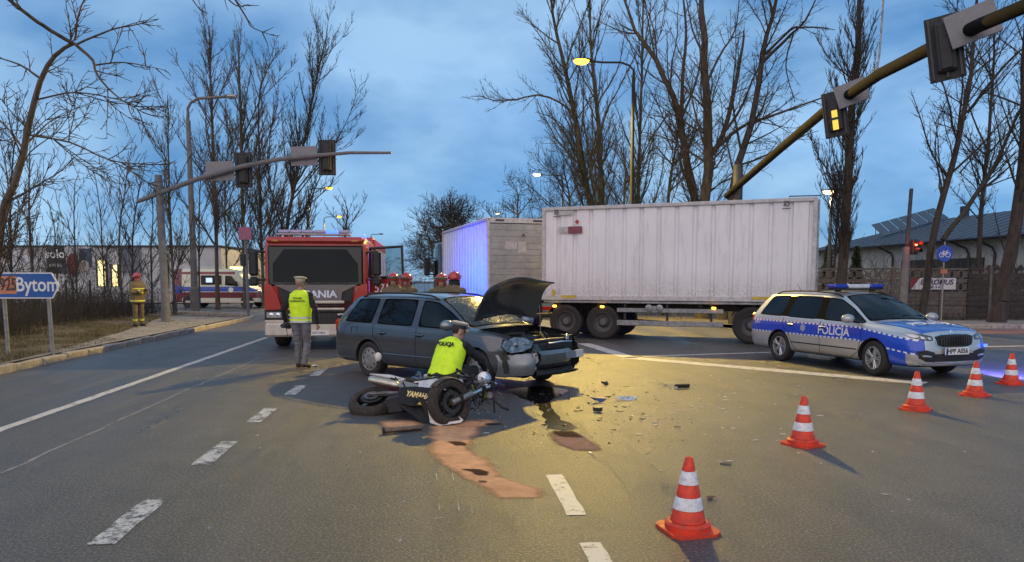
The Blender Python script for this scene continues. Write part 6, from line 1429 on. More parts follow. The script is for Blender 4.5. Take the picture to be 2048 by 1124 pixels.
def capsule(mb, a, b, r0, r1, n=12, k=4):
    a, b = Vector(a), Vector(b); d = (b - a); L = d.length; d = d.normalized() if L > 1e-6 else Vector((0, 0, 1)); u = d.orthogonal().normalized(); w = d.cross(u); rings = []
    prof = [(-math.cos(R(90 * i / k)) * r0, math.sin(R(90 * i / k)) * r0) for i in range(k + 1)] + [(L + math.sin(R(90 * i / k)) * r1, math.cos(R(90 * i / k)) * r1) for i in range(k + 1)]
    for (h, r) in prof:
        r = max(r, 1e-4); rings.append([a + d * h + (u * math.cos(2 * math.pi * q / n) + w * math.sin(2 * math.pi * q / n)) * r for q in range(n)])
    mb.loft(rings)
def hand(caps, w, e, m, side, curl=.5):
    """palm and five fingers beyond wrist w, continuing the forearm from elbow e"""
    w, e = Vector(w), Vector(e); d = (w - e).normalized(); up = Vector((0, 0, 1)); s = d.cross(up); s = s.normalized() if s.length > .1 else Vector((1, 0, 0)); t = s.cross(d).normalized()
    # fingers spread along s-axis rotated so that the palm faces the body
    ax, pn = (t, s * side) if abs(d.z) < .5 else (Vector((0, 1, 0)), Vector((-side, 0, 0)))
    palm = w + d * .085
    caps.append((w, palm, .03, .036, m))
    for k, (o, L) in enumerate(((-.028, .062), (-.009, .076), (.010, .082), (.028, .072))):
        p0 = palm + ax * o; p1 = p0 + (d * (1 - .3 * curl) + pn * .5 * curl).normalized() * L * .55; p2 = p1 + (d * (1 - 1.1 * curl) + pn * curl * 1.1).normalized() * L * .5
        caps.append((p0, p1, .0115, .0105, m)); caps.append((p1, p2, .0105, .009, m))
    b = w + d * .03 + ax * .03; p1 = b + (ax * .7 + d * .7 + pn * .2) * .05; caps.append((b, p1, .014, .012, m)); caps.append((p1, p1 + (d + pn * .4) * .03, .012, .010, m))
def person(label, loc, rz, J, pal, name='person', vox=.013, group=None, scale=1.0, headdir=0.0, headtilt=0.0, gloves=None, face=True):
    """J: joints in a frame facing +y, x to the person's right. One continuous remeshed body, coloured by region."""
    t = thing(name, label, 'person', loc, rz, group); t.scale = (scale,) * 3; V = {k: Vector(v) for k, v in J.items()}
    top, leg, shoe, skin, hair = pal; mats = list(dict.fromkeys([top, leg, shoe, skin, hair] + ([gloves] if gloves else []))); ix = {m.name: i for i, m in enumerate(mats)}; caps = []
    pel, ch, nk, hdp = V['pelvis'], V['chest'], V['neck'], V['head']; sx = (V['shR'] - V['shL']).normalized(); fw = (nk - pel).normalized().cross(sx) * -1
    for s in (-1, 1):
        caps.append((pel + sx * s * .075, ch + sx * s * .085, .115, .125, top)); caps.append((pel + sx * s * .07 - (ch - pel).normalized() * .03, pel + sx * s * .07 + (ch - pel) * .12, .122, .118, leg))
        caps.append((ch + sx * s * .085, nk + sx * s * .09 - (nk - ch).normalized() * .09, .12, .085, top))
    caps.append((V['shL'], V['shR'], .075, .075, top)); caps.append((nk - (nk - ch).normalized() * .06, hdp - Vector((0, 0, .03)), .062, .056, skin))
    for S, s in (('R', 1), ('L', -1)):
        caps += [(V['sh' + S], V['el' + S], .072, .056, top), (V['el' + S], V['wr' + S], .056, .042, top), (V['hip' + S], V['kn' + S], .105, .074, leg), (V['kn' + S], V['an' + S], .074, .056, leg)]
        hand(caps, V['wr' + S], V['el' + S], gloves or skin, s)
        an, to = V['an' + S], V['to' + S]; caps += [(an + Vector((0, 0, -.01)), to, .05, .042, shoe), (an + (an - to).normalized() * .05 + Vector((0, 0, -.04)), an + Vector((0, 0, -.03)), .042, .048, shoe)]
    mb = MB(); arr = []
    for (a, b, r0, r1, m) in caps: capsule(mb, a, b, r0, r1); arr.append((a, b, r0, r1, ix[m.name]))
    Mh = Matrix.Rotation(headdir, 3, 'Z') @ Matrix.Rotation(headtilt, 3, 'X'); hc = hdp
    def hp(x, y, z): return hc + Mh @ Vector((x, y, z))
    hd_parts = [(hp(0, .0, .035), (.077, .095, .098), skin), (hp(0, .025, -.045), (.06, .072, .07), skin), (hp(0, .105, -.012), (.013, .02, .022), skin), (hp(.079, .0, -.005), (.012, .022, .032), skin), (hp(-.079, 0, -.005), (.012, .022, .032), skin), (hp(0, -.015, .05), (.0805, .092, .09), hair), (hp(0, .088, -.055), (.022, .012, .01), skin)]
    for c, r, m in hd_parts: mb.ell(c, r, Mh, 14, 10)
    for c, r, m in hd_parts: arr.append((c, c + Vector((0, 0, 1e-4)), min(r), min(r), ix[m.name]))
    me0 = mb.mesh('body', mats); bm = bmesh.new(); bm.from_mesh(me0); bmesh.ops.recalc_face_normals(bm, faces=bm.faces); bm.to_mesh(me0); bm.free()
    me = evaluated(me0, [('REMESH', dict(mode='VOXEL', voxel_size=vox, adaptivity=0.0)), ('SMOOTH', dict(factor=.5, iterations=4))])
    n = len(me.polygons); C = np.empty(n * 3); me.polygons.foreach_get('center', C); C = C.reshape(-1, 3); best = np.full(n, 1e9); bi = np.zeros(n, int)
    for (a, b, r0, r1, i) in arr:
        a = np.array(a); b = np.array(b); d = b - a; tt = np.clip(((C - a) @ d) / max(d @ d, 1e-9), 0, 1); dist = np.linalg.norm(C - a - tt[:, None] * d, axis=1) - (r0 + (r1 - r0) * tt); m_ = dist < best; best[m_] = dist[m_]; bi[m_] = i
    # head: skin in front and below, hair at crown and back
    Q = (C - np.array(hc)) @ np.array(Mh); hm = (np.abs(Q[:, 0]) < .1) & (np.abs(Q[:, 1]) < .13) & (Q[:, 2] > -.12)
    hairm = hm & ((Q[:, 2] > .055 + .05 * (Q[:, 1] > .04)) | ((Q[:, 1] < -.03) & (Q[:, 2] > -.03))); bi[hm] = ix[skin.name]; bi[hairm] = ix[hair.name]
    me.materials.clear()
    for m in mats: me.materials.append(m)
    me.polygons.foreach_set('material_index', bi.astype(np.int32)); hz_ = hc.z - .13
    nrm_ = [v.normal.copy() for v in me.vertices]
    for v, vn in zip(me.vertices, nrm_):              # cloth folds
        if (v.co - hc).length > .2 and v.co.z > .08: v.co += vn * (.010 * mnoise.noise(Vector((v.co.x * 14, v.co.y * 14, v.co.z * 26))) + .004 * mnoise.noise(v.co * 50))
    link('body', me, t, 80)
    if face:
        for s in (-1, 1): mb = MB(); mb.ell(hp(s * .031, .088, .012), (.012, .006, .006), Mh, 8, 6); mb.build('eye', HAIR, t); mb = MB(); mb.ell(hp(s * .032, .091, .032), (.02, .006, .005), Mh, 8, 6); mb.build('eyebrow', HAIR, t)
        mb = MB(); mb.ell(hp(0, .0965, -.055), (.024, .006, .006), Mh, 8, 6); mb.build('mouth', mat('lips', (.30, .12, .10), .5), t)
    return t, V, hp, Mh
STAND = dict(pelvis=(0, 0, .96), chest=(0, .01, 1.27), neck=(0, -.01, 1.50), head=(0, .02, 1.63), shR=(.185, 0, 1.42), shL=(-.185, 0, 1.42), elR=(.27, -.03, 1.14), elL=(-.27, -.03, 1.14), wrR=(.28, .06, .90), wrL=(-.28, .06, .90), hipR=(.095, 0, .92), hipL=(-.095, 0, .92), knR=(.11, .03, .50), knL=(-.11, .03, .50), anR=(.12, -.02, .09), anL=(-.12, -.02, .09), toR=(.14, .15, .045), toL=(-.14, .15, .045))
def vest(t, rings, m, name='vest', bands=(), n=28, thick=.008):
    """rings: (centre, half width, half depth, x axis, y axis)"""
    def ring(c, w, d, X, Y, e=0.0): return [Vector(c) + X * ((w + e) * math.copysign(abs(math.cos(a)) ** .8, math.cos(a))) + Y * ((d + e) * math.copysign(abs(math.sin(a)) ** .8, math.sin(a))) for a in [2 * math.pi * k / n for k in range(n)]]
    fine = []
    for (a, b) in zip(rings, rings[1:]):
        for i in range(4):
            q = i / 4; fine.append(tuple((Vector(a[j]).lerp(Vector(b[j]), q) if j in (0, 3, 4) else a[j] + (b[j] - a[j]) * q) for j in range(5)))
    fine.append(rings[-1]); rr = random.Random(5); mb = MB(); out = []
    for i, (c, w, d, X, Y) in enumerate(fine):
        pts = ring(c, w, d, X, Y); out.append([p + (p - Vector(c)).normalized() * (.012 * mnoise.noise(p * 8) + .006 * mnoise.noise(p * 21)) for p in pts])
    mb.loft(out, caps=False); o = mb.build(name, m, t, 80)
    md = o.modifiers.new('s', 'SOLIDIFY'); md.thickness = thick; md.offset = -1
    for (i0, i1, mm, nm) in bands:
        mb = MB(); mb.loft([ring(*fine[i], e=.006) for i in range(i0, i1 + 1)], caps=False); mb.build(nm, mm, t, 80)
    return o
X_, Y_ = Vector((1, 0, 0)), Vector((0, 1, 0))
# ---------------------------------------------------------------- officer walking to the fire engine
J = dict(STAND); J.update(elL=(-.33, -.04, 1.16), wrL=(-.34, .10, .93), elR=(.31, -.05, 1.15), wrR=(.33, .0, .90), knR=(.10, .05, .50), anR=(.09, -.10, .10), toR=(.12, .06, .045), knL=(-.09, .06, .50), anL=(-.10, .08, .09), toL=(-.11, .25, .045))
OF, V, hp, Mh = person('man in yellow vest and grey jeans walking towards the fire engine', G(604, 737), R(-6), J, (NAVY, JEANS, SHOE, BALD, BALD), scale=.995, headdir=R(-14), vox=.011)
vest(OF, [((0, 0, .90), .205, .145, X_, Y_), ((0, 0, 1.05), .20, .14, X_, Y_), ((0, .0, 1.22), .215, .148, X_, Y_), ((0, 0, 1.36), .222, .145, X_, Y_), ((0, -.005, 1.45), .20, .12, X_, Y_), ((0, -.01, 1.50), .12, .095, X_, Y_), ((0, -.01, 1.525), .085, .085, X_, Y_)], HIVIS, bands=((2, 3, REFL, 'reflective_band'), (0, 1, REFL, 'reflective_band')))
VT = mat('vest_print', (.015, .02, .03), .7)
text('vest_lettering', 'TECHNIK', .045, frame((0, -.158, 1.37), (1, 0, 0), (0, 0, 1)), VT, OF, bold=.001, depth=.002); text('vest_lettering', 'KRYMINALISTYKI', .043, frame((0, -.16, 1.315), (1, 0, 0), (0, 0, 1)), VT, OF, bold=.001, depth=.002, sx=.92)
def peaked_cap(t, hp, Mh, m_top, m_band, tip=0.0):
    mb = MB(); M4 = Matrix.Translation(hp(0, -.005, .075)) @ (Mh @ Matrix.Rotation(tip, 3, 'X')).to_4x4()
    mb.lathe([(.088, -.015), (.092, .025)], 24, M4, m=1); mb.lathe([(.092, .025), (.125, .05), (.122, .066), (.08, .078), (.001, .082)], 24, M4, m=0)
    pk = []; 
    for r_ in (.088, .145): pk.append([M4 @ Vector((r_ * math.sin(R(a)) * 1.0, r_ * math.cos(R(a)), -.012 - (.03 if r_ > .1 else 0))) for a in range(-60, 61, 12)])
    mb.loft(pk, closed=False, caps=False, m=1); return mb.build('peaked_cap', [m_top, m_band], t, 40)
CAPW = mat('cap_cream', (.52, .46, .34), .7, var=.08); CAPG = mat('cap_pale', (.42, .40, .40), .7); CAPB = mat('cap_band', (.02, .022, .035), .6)
peaked_cap(OF, hp, Mh, CAPW, CAPW, R(-6))
cw = V['wrL'] + Vector((-.0, .06, -.10)); CM = thing('photo_camera', 'black camera held at the hip of the man in grey jeans', 'camera', OF.location, OF.rotation_euler.z)
mb = MB(); mb.box(cw, (.15, .12, .12), Matrix.Rotation(.3, 3, 'Y'), b=.02); mb.build('camera_body', BLK, CM); mb = MB(); mb.lathe([(.045, 0), (.045, .09), (.038, .1), (.001, .095)], 18, axis(cw + Vector((-.02, -.05, -.0)), (-.3, -1, -.1))); mb.build('lens', DKP, CM); mb = MB(); mb.tube([cw + Vector((.0, 0, .06)), cw + Vector((.06, .03, .12)), cw + Vector((.1, .0, -.15)), cw + Vector((.02, -.02, -.25)), cw + Vector((-.03, 0, -.05))], .008, 5); mb.build('strap', BLK, CM)
# ---------------------------------------------------------------- crouching officer by the motorcycle
J = dict(pelvis=(0, -.06, .40), chest=(0, .07, .68), neck=(0, .19, .88), head=(0, .26, .985), shR=(.19, .15, .815), shL=(-.19, .15, .815), elR=(.30, .36, .62), elL=(-.26, .36, .60), wrR=(.22, .58, .46), wrL=(-.12, .58, .44), hipR=(.10, -.03, .37), hipL=(-.10, -.03, .37), knR=(.19, .36, .46), knL=(-.19, .36, .46), anR=(.15, .06, .09), anL=(-.15, .06, .09), toR=(.17, .22, .045), toL=(-.17, .22, .045))
CP, V, hp, Mh = person('police officer in yellow vest crouching between motorcycle and grey car', (P(893, 700, 10.0).x, 10.0, 0), R(-34), J, (NAVY, DKC, SHOE, SKIN, HAIR), headdir=R(-30), headtilt=R(-18), vox=.011)
sp = [Vector((0, -.10, .36)), Vector((0, -.03, .50)), Vector((0, .05, .66)), Vector((0, .11, .77)), Vector((0, .145, .835)), Vector((0, .17, .87)), Vector((0, .185, .895))]
def tilt_y(d): d = d.normalized(); return (Vector((0, d.z, -d.y))).normalized()
yy = [tilt_y((sp[min(i + 1, 6)] - sp[max(i - 1, 0)])) for i in range(7)]
wd = [(.225, .165), (.225, .16), (.225, .155), (.225, .145), (.205, .125), (.13, .10), (.09, .088)]
vest(CP, [(sp[i], wd[i][0], wd[i][1], X_, yy[i]) for i in range(7)], HIVIS)
bdir = tilt_y(sp[4] - sp[2]); bc = sp[3] - bdir * .155; text('vest_lettering', 'POLICJA', .082, frame(bc + Vector((0, 0, .0)), (1, 0, 0), (sp[4] - sp[2])), VT, CP, bold=.002, depth=.004)
peaked_cap(CP, hp, Mh, CAPG, CAPB, R(4))
# ---------------------------------------------------------------- firefighters
def helmet(t, hp, Mh):
    h = bpy.data.objects.new('helmet', None); COL.objects.link(h); h.parent = t
    mb = MB(); mb.ell(hp(0, -.005, .04), (.128, .152, .125), Mh, 24, 10, z0=-.25); mb.build('shell', HELM, h, 60)
    mb = MB(); mb.tube([hp(0, .135, .07), hp(0, .09, .145), hp(0, 0, .172), hp(0, -.09, .145), hp(0, -.14, .07)], [.012, .018, .02, .018, .012], 8); mb.build('crest', HELM, h)
    mb = MB(); pk = [[hp(.128 * math.sin(R(a)), .150 * math.cos(R(a)), .035 + dz) for a in range(-75, 76, 15)] for dz in (0, .045)]; pk.append([hp(.118 * math.sin(R(a)), .140 * math.cos(R(a)), .085) for a in range(-75, 76, 15)]); mb.loft(pk, closed=False, caps=False); o = mb.build('visor', mat('helmet_visor', (.25, .22, .18), .15, .6, coat=.8), h, 60); md = o.modifiers.new('s', 'SOLIDIFY'); md.thickness = .006; md.offset = 1
    for s in (-1, 1): mb = MB(); mb.box(hp(s * .092, .02, -.05), (.02, .07, .10), Mh, b=.008); mb.build('ear_guard', HELM, h)
    mb = MB(); pk = [[hp(.115 * math.sin(R(a)), .125 * math.cos(R(a)), z) for a in range(110, 251, 14)] for z in (.0, -.12)]; mb.loft(pk, closed=False, caps=False); o = mb.build('neck_guard', DKC, h, 60); md = o.modifiers.new('s', 'SOLIDIFY'); md.thickness = .008
def firefighter(label, loc, rz, hdir=0., J=None, sc=1.0, back=False):
    JJ = dict(STAND); JJ.update(J or {}); t, V, hp, Mh = person(label, loc, rz, JJ, (KHAKI, KHAKI, DKC, SKIN, HAIR), group='firefighters at the scene', scale=sc, headdir=hdir, vox=.016, gloves=DKC)
    helmet(t, hp, Mh)
    vest(t, [((0, 0, .80), .225, .165, X_, Y_), ((0, 0, 1.0), .215, .16, X_, Y_), ((0, .0, 1.22), .225, .16, X_, Y_), ((0, 0, 1.38), .228, .15, X_, Y_), ((0, -.005, 1.46), .20, .12, X_, Y_), ((0, -.01, 1.51), .125, .10, X_, Y_), ((0, -.01, 1.55), .10, .098, X_, Y_)], KHAKI, name='jacket', bands=((1, 2, REFY, 'reflective_band'), (9, 10, REFY, 'reflective_band')))
    for S in 'LR':
        a, b = V['el' + S], V['wr' + S]; mb = MB(); mb.tube([a.lerp(b, .55), a.lerp(b, .75)], .058, 14); mb.build('cuff_band', REFY, t)
        a, b = V['kn' + S], V['an' + S]; mb = MB(); mb.tube([a.lerp(b, .55), a.lerp(b, .72)], [.076, .072], 14); mb.build('leg_band', REFY, t)
    if back:
        mb = MB(); mb.box((0, -.172, 1.33), (.26, .01, .10)); mb.build('back_patch', REFY, t); text('back_lettering', 'STRAŻ', .06, frame((0, -.18, 1.33), (1, 0, 0), (0, 0, 1)), VT, t, depth=.002)
    return t
firefighter('firefighter in red helmet beside the open fire engine door, facing the road', (P(788, 600, 15.9).x, 15.9, 0), R(172), R(8), sc=1.04)
firefighter('firefighter in red helmet standing close behind the grey car, next to another by the door', (P(814, 600, 16.4).x, 16.4, 0), R(160), R(-10), sc=1.035)
firefighter('firefighter in red helmet facing the road in front of the truck container', (P(883, 600, 15.6).x, 15.6, 0), R(190), R(-12), sc=1.03)
firefighter('firefighter with yellow lettered patch on the back looking at the truck', (P(908, 600, 14.7).x, 14.7, 0), R(-28), R(30), sc=1.05, back=True)
lz = vergez(P(276, 640, 24.5).x, 24.5)
firefighter('firefighter in khaki gear standing with folded arms on the verge', (P(277, 640, 24.5).x, 24.5, lz), R(-125), R(15), J=dict(elR=(.25, .10, 1.15), wrR=(-.08, .22, 1.20), elL=(-.25, .10, 1.15), wrL=(.08, .25, 1.16)), sc=.99)
# ================================================================ motorcycle lying on its side
ex = Vector((.985, -.17, 0)).normalized(); e0 = Vector((.17, .985, 0)).normalized(); ti = R(22); ey = e0 * math.cos(ti) + Vector((0, 0, 1)) * math.sin(ti); ez = ex.cross(ey)
o0 = G(746, 806, .115); MO = thing('motorcycle', 'wrecked black motorcycle lying on its side in front of the grey car', 'motorcycle', (o0.x, o0.y, 0))
def b3(x, y, z): return Vector((0, 0, .115)) + ex * x + ey * y + ez * z
MF = Matrix.Translation(Vector((0, 0, .115))) @ Matrix((ex, ey, ez)).transposed().to_4x4()
MR = Matrix((ex, ey, ez)).transposed()
BRN = mat('dusty_tyre', (.030, .024, .020), .8, var=.35, vs=12, bmp=.3, bs=50, dirt=((.12, .09, .065), .7)); MBLK = mat('moto_black', (.012, .011, .011), .5, var=.4, vs=9, spec=.3, dirt=((.07, .05, .036), .6)); ENG = mat('engine_alloy', (.16, .15, .145), .4, .75, var=.35, vs=14, dirt=((.04, .03, .025), .7)); MWH = mat('fairing_white', (.62, .60, .58), .35, var=.12, vs=9, coat=.5, dirt=((.2, .16, .13), .6)); MRED = mat('fairing_maroon', (.22, .02, .045), .3, var=.2, coat=.6, dirt=((.3, .25, .25), .4)); FORK = mat('fork_titanium', (.34, .31, .27), .3, .85, var=.2, vs=11, dirt=((.1, .08, .06), .6)); MYEL = mat('decal_yellow', (.75, .50, .02), .45, var=.1)
def mwheel(parent, M, r, w, name):
    wh = bpy.data.objects.new(name, None); COL.objects.link(wh); wh.parent = parent
    mb = MB(); rim = r * .63; pr = [(rim, -w * .36), (r * .80, -w * .48)] + [(r - w * .42 + w * .42 * math.cos(R(a)), w * .5 * math.sin(R(a))) for a in range(-75, 76, 15)] + [(r * .80, w * .48), (rim, w * .36)]
    mb.lathe(pr, 44, M); mb.build('tyre', BRN, wh, 40)
    mb = MB(); mb.lathe([(rim * 1.02, -w * .38), (rim * .95, -w * .3), (rim * .92, 0), (rim * .95, w * .3), (rim * 1.02, w * .38), (rim * .98, w * .2), (rim * .98, -w * .2)], 40, M)
    for k in range(5):
        a = 2 * math.pi * k / 5 + .3; mb.tube([M @ Vector((.03 * math.cos(a), .03 * math.sin(a), 0)), M @ Vector((rim * .95 * math.cos(a + .14), rim * .95 * math.sin(a + .14), 0))], [.026, .018], 6)
    mb.lathe([(.001, w * .42), (.045, w * .42), (.05, w * .2), (.05, -w * .2), (.045, -w * .42), (.001, -w * .42)], 18, M); mb.build('rim', MBLK, wh, 40)
    for s in (-1, 1):
        mb = MB(); z = s * w * .46; mb.lathe([(.085, z), (r * .46, z), (r * .46, z + s * .005), (.085, z + s * .005), (.085, z)], 32, M); mb.build('brake_disc', mat('disc_dark', (.06, .055, .05), .5, .6, dirt=((.03, .025, .02), .6)), wh, 40)
        for k in range(5): a = 2 * math.pi * k / 5; mb = MB(); mb.tube([M @ Vector((.04 * math.cos(a), .04 * math.sin(a), z)), M @ Vector((.09 * math.cos(a), .09 * math.sin(a), z))], .008, 5); mb.build('disc_carrier', MBLK, wh)
    return wh
mwheel(MO, MF, .315, .20, 'rear_wheel')
for s in (-1, 1): mb = MB(); mb.tube([b3(-.06, 0, s * .125), b3(.2, .03, s * .13), b3(.55, .04, s * .12)], [.028, .035, .04], 6); mb.build('swingarm', ENG if s > 0 else MBLK, MO)
mb = MB(); mb.lathe([(.05, .11), (.10, .11), (.10, .118), (.05, .118)], 28, MF); mb.build('sprocket', ENG, MO)
mb = MB(); mb.prism([(.42, -.02), (.98, .30), (1.06, .52), (.86, .47), (.60, .36), (.36, .20)], .055, MF @ Matrix.Translation((0, 0, .115))); mb.build('frame_spar', MBLK, MO); mb = MB(); mb.prism([(.42, -.02), (.98, .30), (1.06, .52), (.86, .47), (.60, .36), (.36, .20)], .055, MF @ Matrix.Translation((0, 0, -.17))); mb.build('frame_spar', MBLK, MO)
def LW(u, v, d): return P(u, v, d) - MO.location
def slab(name, pts, m, back=Vector((0, .07, .03))):
    mb = MB(); mb.loft([[LW(*p) for p in pts], [LW(*p) + back for p in pts]]); return mb.build(name, m, MO, 30)
slab('side_fairing', [(796, 781, 9.12), (830, 779, 9.14), (868, 783, 9.12), (872, 800, 8.98), (862, 812, 8.92), (825, 812, 8.92), (798, 806, 8.98)], MBLK)
slab('belly_pan', [(800, 806, 9.0), (868, 811, 8.94), (880, 846, 8.72), (852, 853, 8.66), (828, 832, 8.78), (806, 818, 8.9)], MBLK, Vector((0, .2, .02)))
slab('lower_fairing', [(770, 800, 9.12), (800, 792, 9.12), (806, 822, 8.95), (778, 826, 8.95)], MBLK, Vector((.02, .25, .03)))
slab('tank_cover', [(838, 762, 9.45), (872, 757, 9.5), (895, 762, 9.5), (890, 780, 9.3), (858, 782, 9.25), (836, 776, 9.3)], MWH, Vector((.02, .15, -.03)))
slab('seat_panel', [(800, 760, 9.5), (826, 766, 9.5), (848, 774, 9.4), (840, 784, 9.3), (812, 780, 9.3), (796, 772, 9.4)], mat('panel_grey', (.20, .20, .21), .35, coat=.4, dirt=((.08, .07, .06), .5)), Vector((.02, .12, -.03)))
ya, yb = LW(815, 789, 8.99), LW(858, 796, 8.99); yn = Vector((0, -.75, .66)); ya2 = (ya + yb) / 2 + Vector((0, -.055, .02))
text('lettering', 'YAMAHA', .105, frame(ya2, yb - ya, Vector((0, .62, .78))), mat('letter_gold', (.80, .62, .25), .45, var=.1), MO, bold=.004, shear=.25, depth=.003, sx=.66)
mb = MB(); mb.prism([(.02, -.12), (.16, -.13), (.17, -.065), (.06, -.06)], .004, frame(ya2, yb - ya, Vector((0, .62, .78)))); mb.build('yellow_decal', MYEL, MO)
mb = MB(); mb.box(b3(.68, .06, 0), (.42, .30, .30), MR, b=.04); mb.build('crankcase', ENG, MO)
mb = MB(); mb.lathe([(.12, .15), (.12, .185), (.09, .2), (.001, .205)], 22, MF @ Matrix.Translation((.62, .05, 0))); mb.build('clutch_cover', ENG, MO)
for k in range(6): mb = MB(); mb.box(b3(.86 + .02 * k, .16 + .035 * k, 0), (.22, .012, .28), MR @ Matrix.Rotation(R(35), 3, 'Z')); mb.build('cylinder_fin', ENG, MO)
mb = MB(); mb.box(b3(1.02, .16, 0), (.05, .26, .30), MR @ Matrix.Rotation(R(-12), 3, 'Z'), b=.01); mb.build('radiator', MBLK, MO)
# tank, seat, tail
def blobloft(name, st, m, mats=None):
    mb = MB(); rings = []
    for (x, y, hy, hz) in st: rings.append([b3(x, y + hy * math.sin(2 * math.pi * q / 16), hz * math.cos(2 * math.pi * q / 16)) for q in range(16)])
    mb.loft(rings); return mb.build(name, m, MO, 60)
blobloft('fuel_tank', [(.56, .46, .03, .04), (.62, .48, .08, .10), (.74, .53, .12, .15), (.90, .57, .13, .165), (1.02, .56, .10, .14), (1.08, .53, .04, .06)], MWH)
mb = MB(); mb.prism([(.66, .46), (.98, .46), (1.02, .58), (.80, .62)], .012, MF @ Matrix.Translation((0, 0, .16))); mb.build('tank_decal', MBLK, MO)
mb = MB(); mb.lathe([(.05, 0), (.05, .015), (.001, .02)], 16, axis(b3(.88, .70, 0), ey)); mb.build('fuel_cap', CHROME, MO)
blobloft('seat', [(.10, .50, .03, .08), (.2, .47, .05, .13), (.4, .44, .05, .14), (.56, .45, .05, .10), (.62, .47, .02, .05)], mat('seat_vinyl', (.014, .014, .015), .55, bmp=.2, bs=60))
blobloft('tail_unit', [(-.24, .60, .015, .03), (-.15, .57, .04, .08), (.0, .52, .055, .12), (.14, .47, .055, .13), (.3, .40, .04, .12)], MRED)
mb = MB(); mb.prism([(-.2, .52), (.1, .42), (.34, .40), (.1, .50)], .02, MF @ Matrix.Translation((0, 0, .125))); mb.build('tail_panel', MWH, MO)
blobloft('tail_lamp', [(-.27, .62, .01, .03), (-.24, .61, .03, .06), (-.2, .59, .03, .06)], REDM)
mb = MB(); mb.tube([b3(.36, .30, .15), b3(.1, .44, .13), b3(-.1, .52, .10)], .014, 8); mb.tube([b3(.36, .30, -.15), b3(.1, .44, -.13), b3(-.1, .52, -.10)], .014, 8); mb.build('subframe', MBLK, MO)
mb = MB(); mb.tube([b3(-.14, .62, .05), b3(-.14, .70, .18), b3(-.13, .72, .24)], .008, 6); mb.build('indicator_stalk', MBLK, MO); mb = MB(); mb.ell(b3(-.13, .73, .29), (.05, .035, .062), None, 14, 10); mb.build('indicator', MWH, MO)
# silencer along the raised side
mb = MB(); mb.tube([b3(.62, -.06, .16), b3(.45, .06, .19), b3(.32, .13, .20)], .024, 10); mb.build('exhaust_pipe', FORK, MO)
mb = MB(); mb.tube([b3(.34, .12, .20), b3(.30, .14, .20), b3(-.05, .24, .205), b3(-.10, .255, .205)], [.03, .05, .052, .04], 16); mb.build('silencer', mat('silencer_steel', (.55, .50, .42), .25, .9, var=.2, vs=8, dirt=((.25, .2, .12), .5)), MO)
for (x, y, z) in ((.46, .04, .2), (.30, .22, .17)): mb = MB(); mb.tube([b3(x, y, z), b3(x - .02, y - .02, z + .11)], .012, 6); mb.build('footpeg', ENG, MO)
mb = MB(); mb.prism([(-.33, -.12), (-.1, -.30), (.1, -.33), (.12, -.29), (-.08, -.26), (-.28, -.10)], .02, MF @ Matrix.Translation((0, .0, -.13))); mb.build('rear_hugger', MBLK, MO)
# --- front end, folded back against the frame
def L_(v): return Vector(v) - MO.location
hub = L_(P(898, 805, 8.72)); nrm = Vector((.62, -.74, .20)).normalized(); lean = Vector((.18, .0, 1)); Mw = frame(hub, nrm.cross(lean).normalized() * -1, lean - nrm * lean.dot(nrm)); 
zax = Mw.to_3x3() @ Vector((0, 0, 1))
mwheel(MO, Mw, .295, .15, 'front_wheel')
mb = MB(); rw2 = []
for a in range(48, 150, 8):
    rw2.append([Mw @ Vector(((.305 + q * q * -.03) * math.cos(R(a)), (.305 + q * q * -.03) * math.sin(R(a)), q * .075)) for q in (-1, -.6, 0, .6, 1)])
mb.loft(rw2, closed=False, caps=False); o = mb.build('mudguard', mat('dusty_black', (.05, .04, .033), .55, var=.4, vs=9, dirt=((.13, .10, .07), .7)), MO, 60); md = o.modifiers.new('s', 'SOLIDIFY'); md.thickness = .006; md.offset = 1
head = L_(P(968, 757, 9.0)); clamp = L_(P(975, 772, 9.08)); fd = (clamp - hub).normalized(); sd = zax if zax.dot(nrm) > 0 else -zax
for s in (1, -1):
    a = hub + sd * (.10 * s); c = clamp + sd * (.10 * s) * .9; mb = MB(); mb.tube([a - fd * .03, a.lerp(c, .45)], .037, 12); mb.tube([a.lerp(c, .43), a.lerp(c, .47)], .042, 12); mb.build('fork_lower', FORK, MO); mb = MB(); mb.tube([a.lerp(c, .45), c + fd * .06], .022, 12); mb.build('fork_tube', CHROME if s > 0 else ENG, MO)
    mb = MB(); mb.box(a + fd * .10 + sd * s * .02, (.05, .05, .10), b=.012); mb.build('brake_caliper', MBLK, MO)
mb = MB(); mb.tube([clamp + sd * .13, clamp - sd * .13], .035, 8); mb.tube([clamp + sd * .13 - fd * .14, clamp - sd * .13 - fd * .14], .03, 8); mb.build('triple_clamp', MBLK, MO)
hdir_ = Vector((.25, -.95, .10)).normalized(); mb = MB(); Mh2 = axis(head, hdir_); mb.lathe([(.001, -.11), (.06, -.09), (.076, -.03), (.08, .02)], 24, Mh2); mb.build('headlight_bowl', MBLK, MO); mb = MB(); mb.lathe([(.082, .0), (.084, .025), (.074, .03)], 24, Mh2); mb.build('headlight_ring', CHROME, MO); mb = MB(); mb.lathe([(.076, .022), (.05, .034), (.001, .042)], 24, Mh2); mb.build('headlight_lens', mat('headlight_glass', (.55, .6, .68), .06, .7, var=.4, vs=35, coat=1.0), MO)
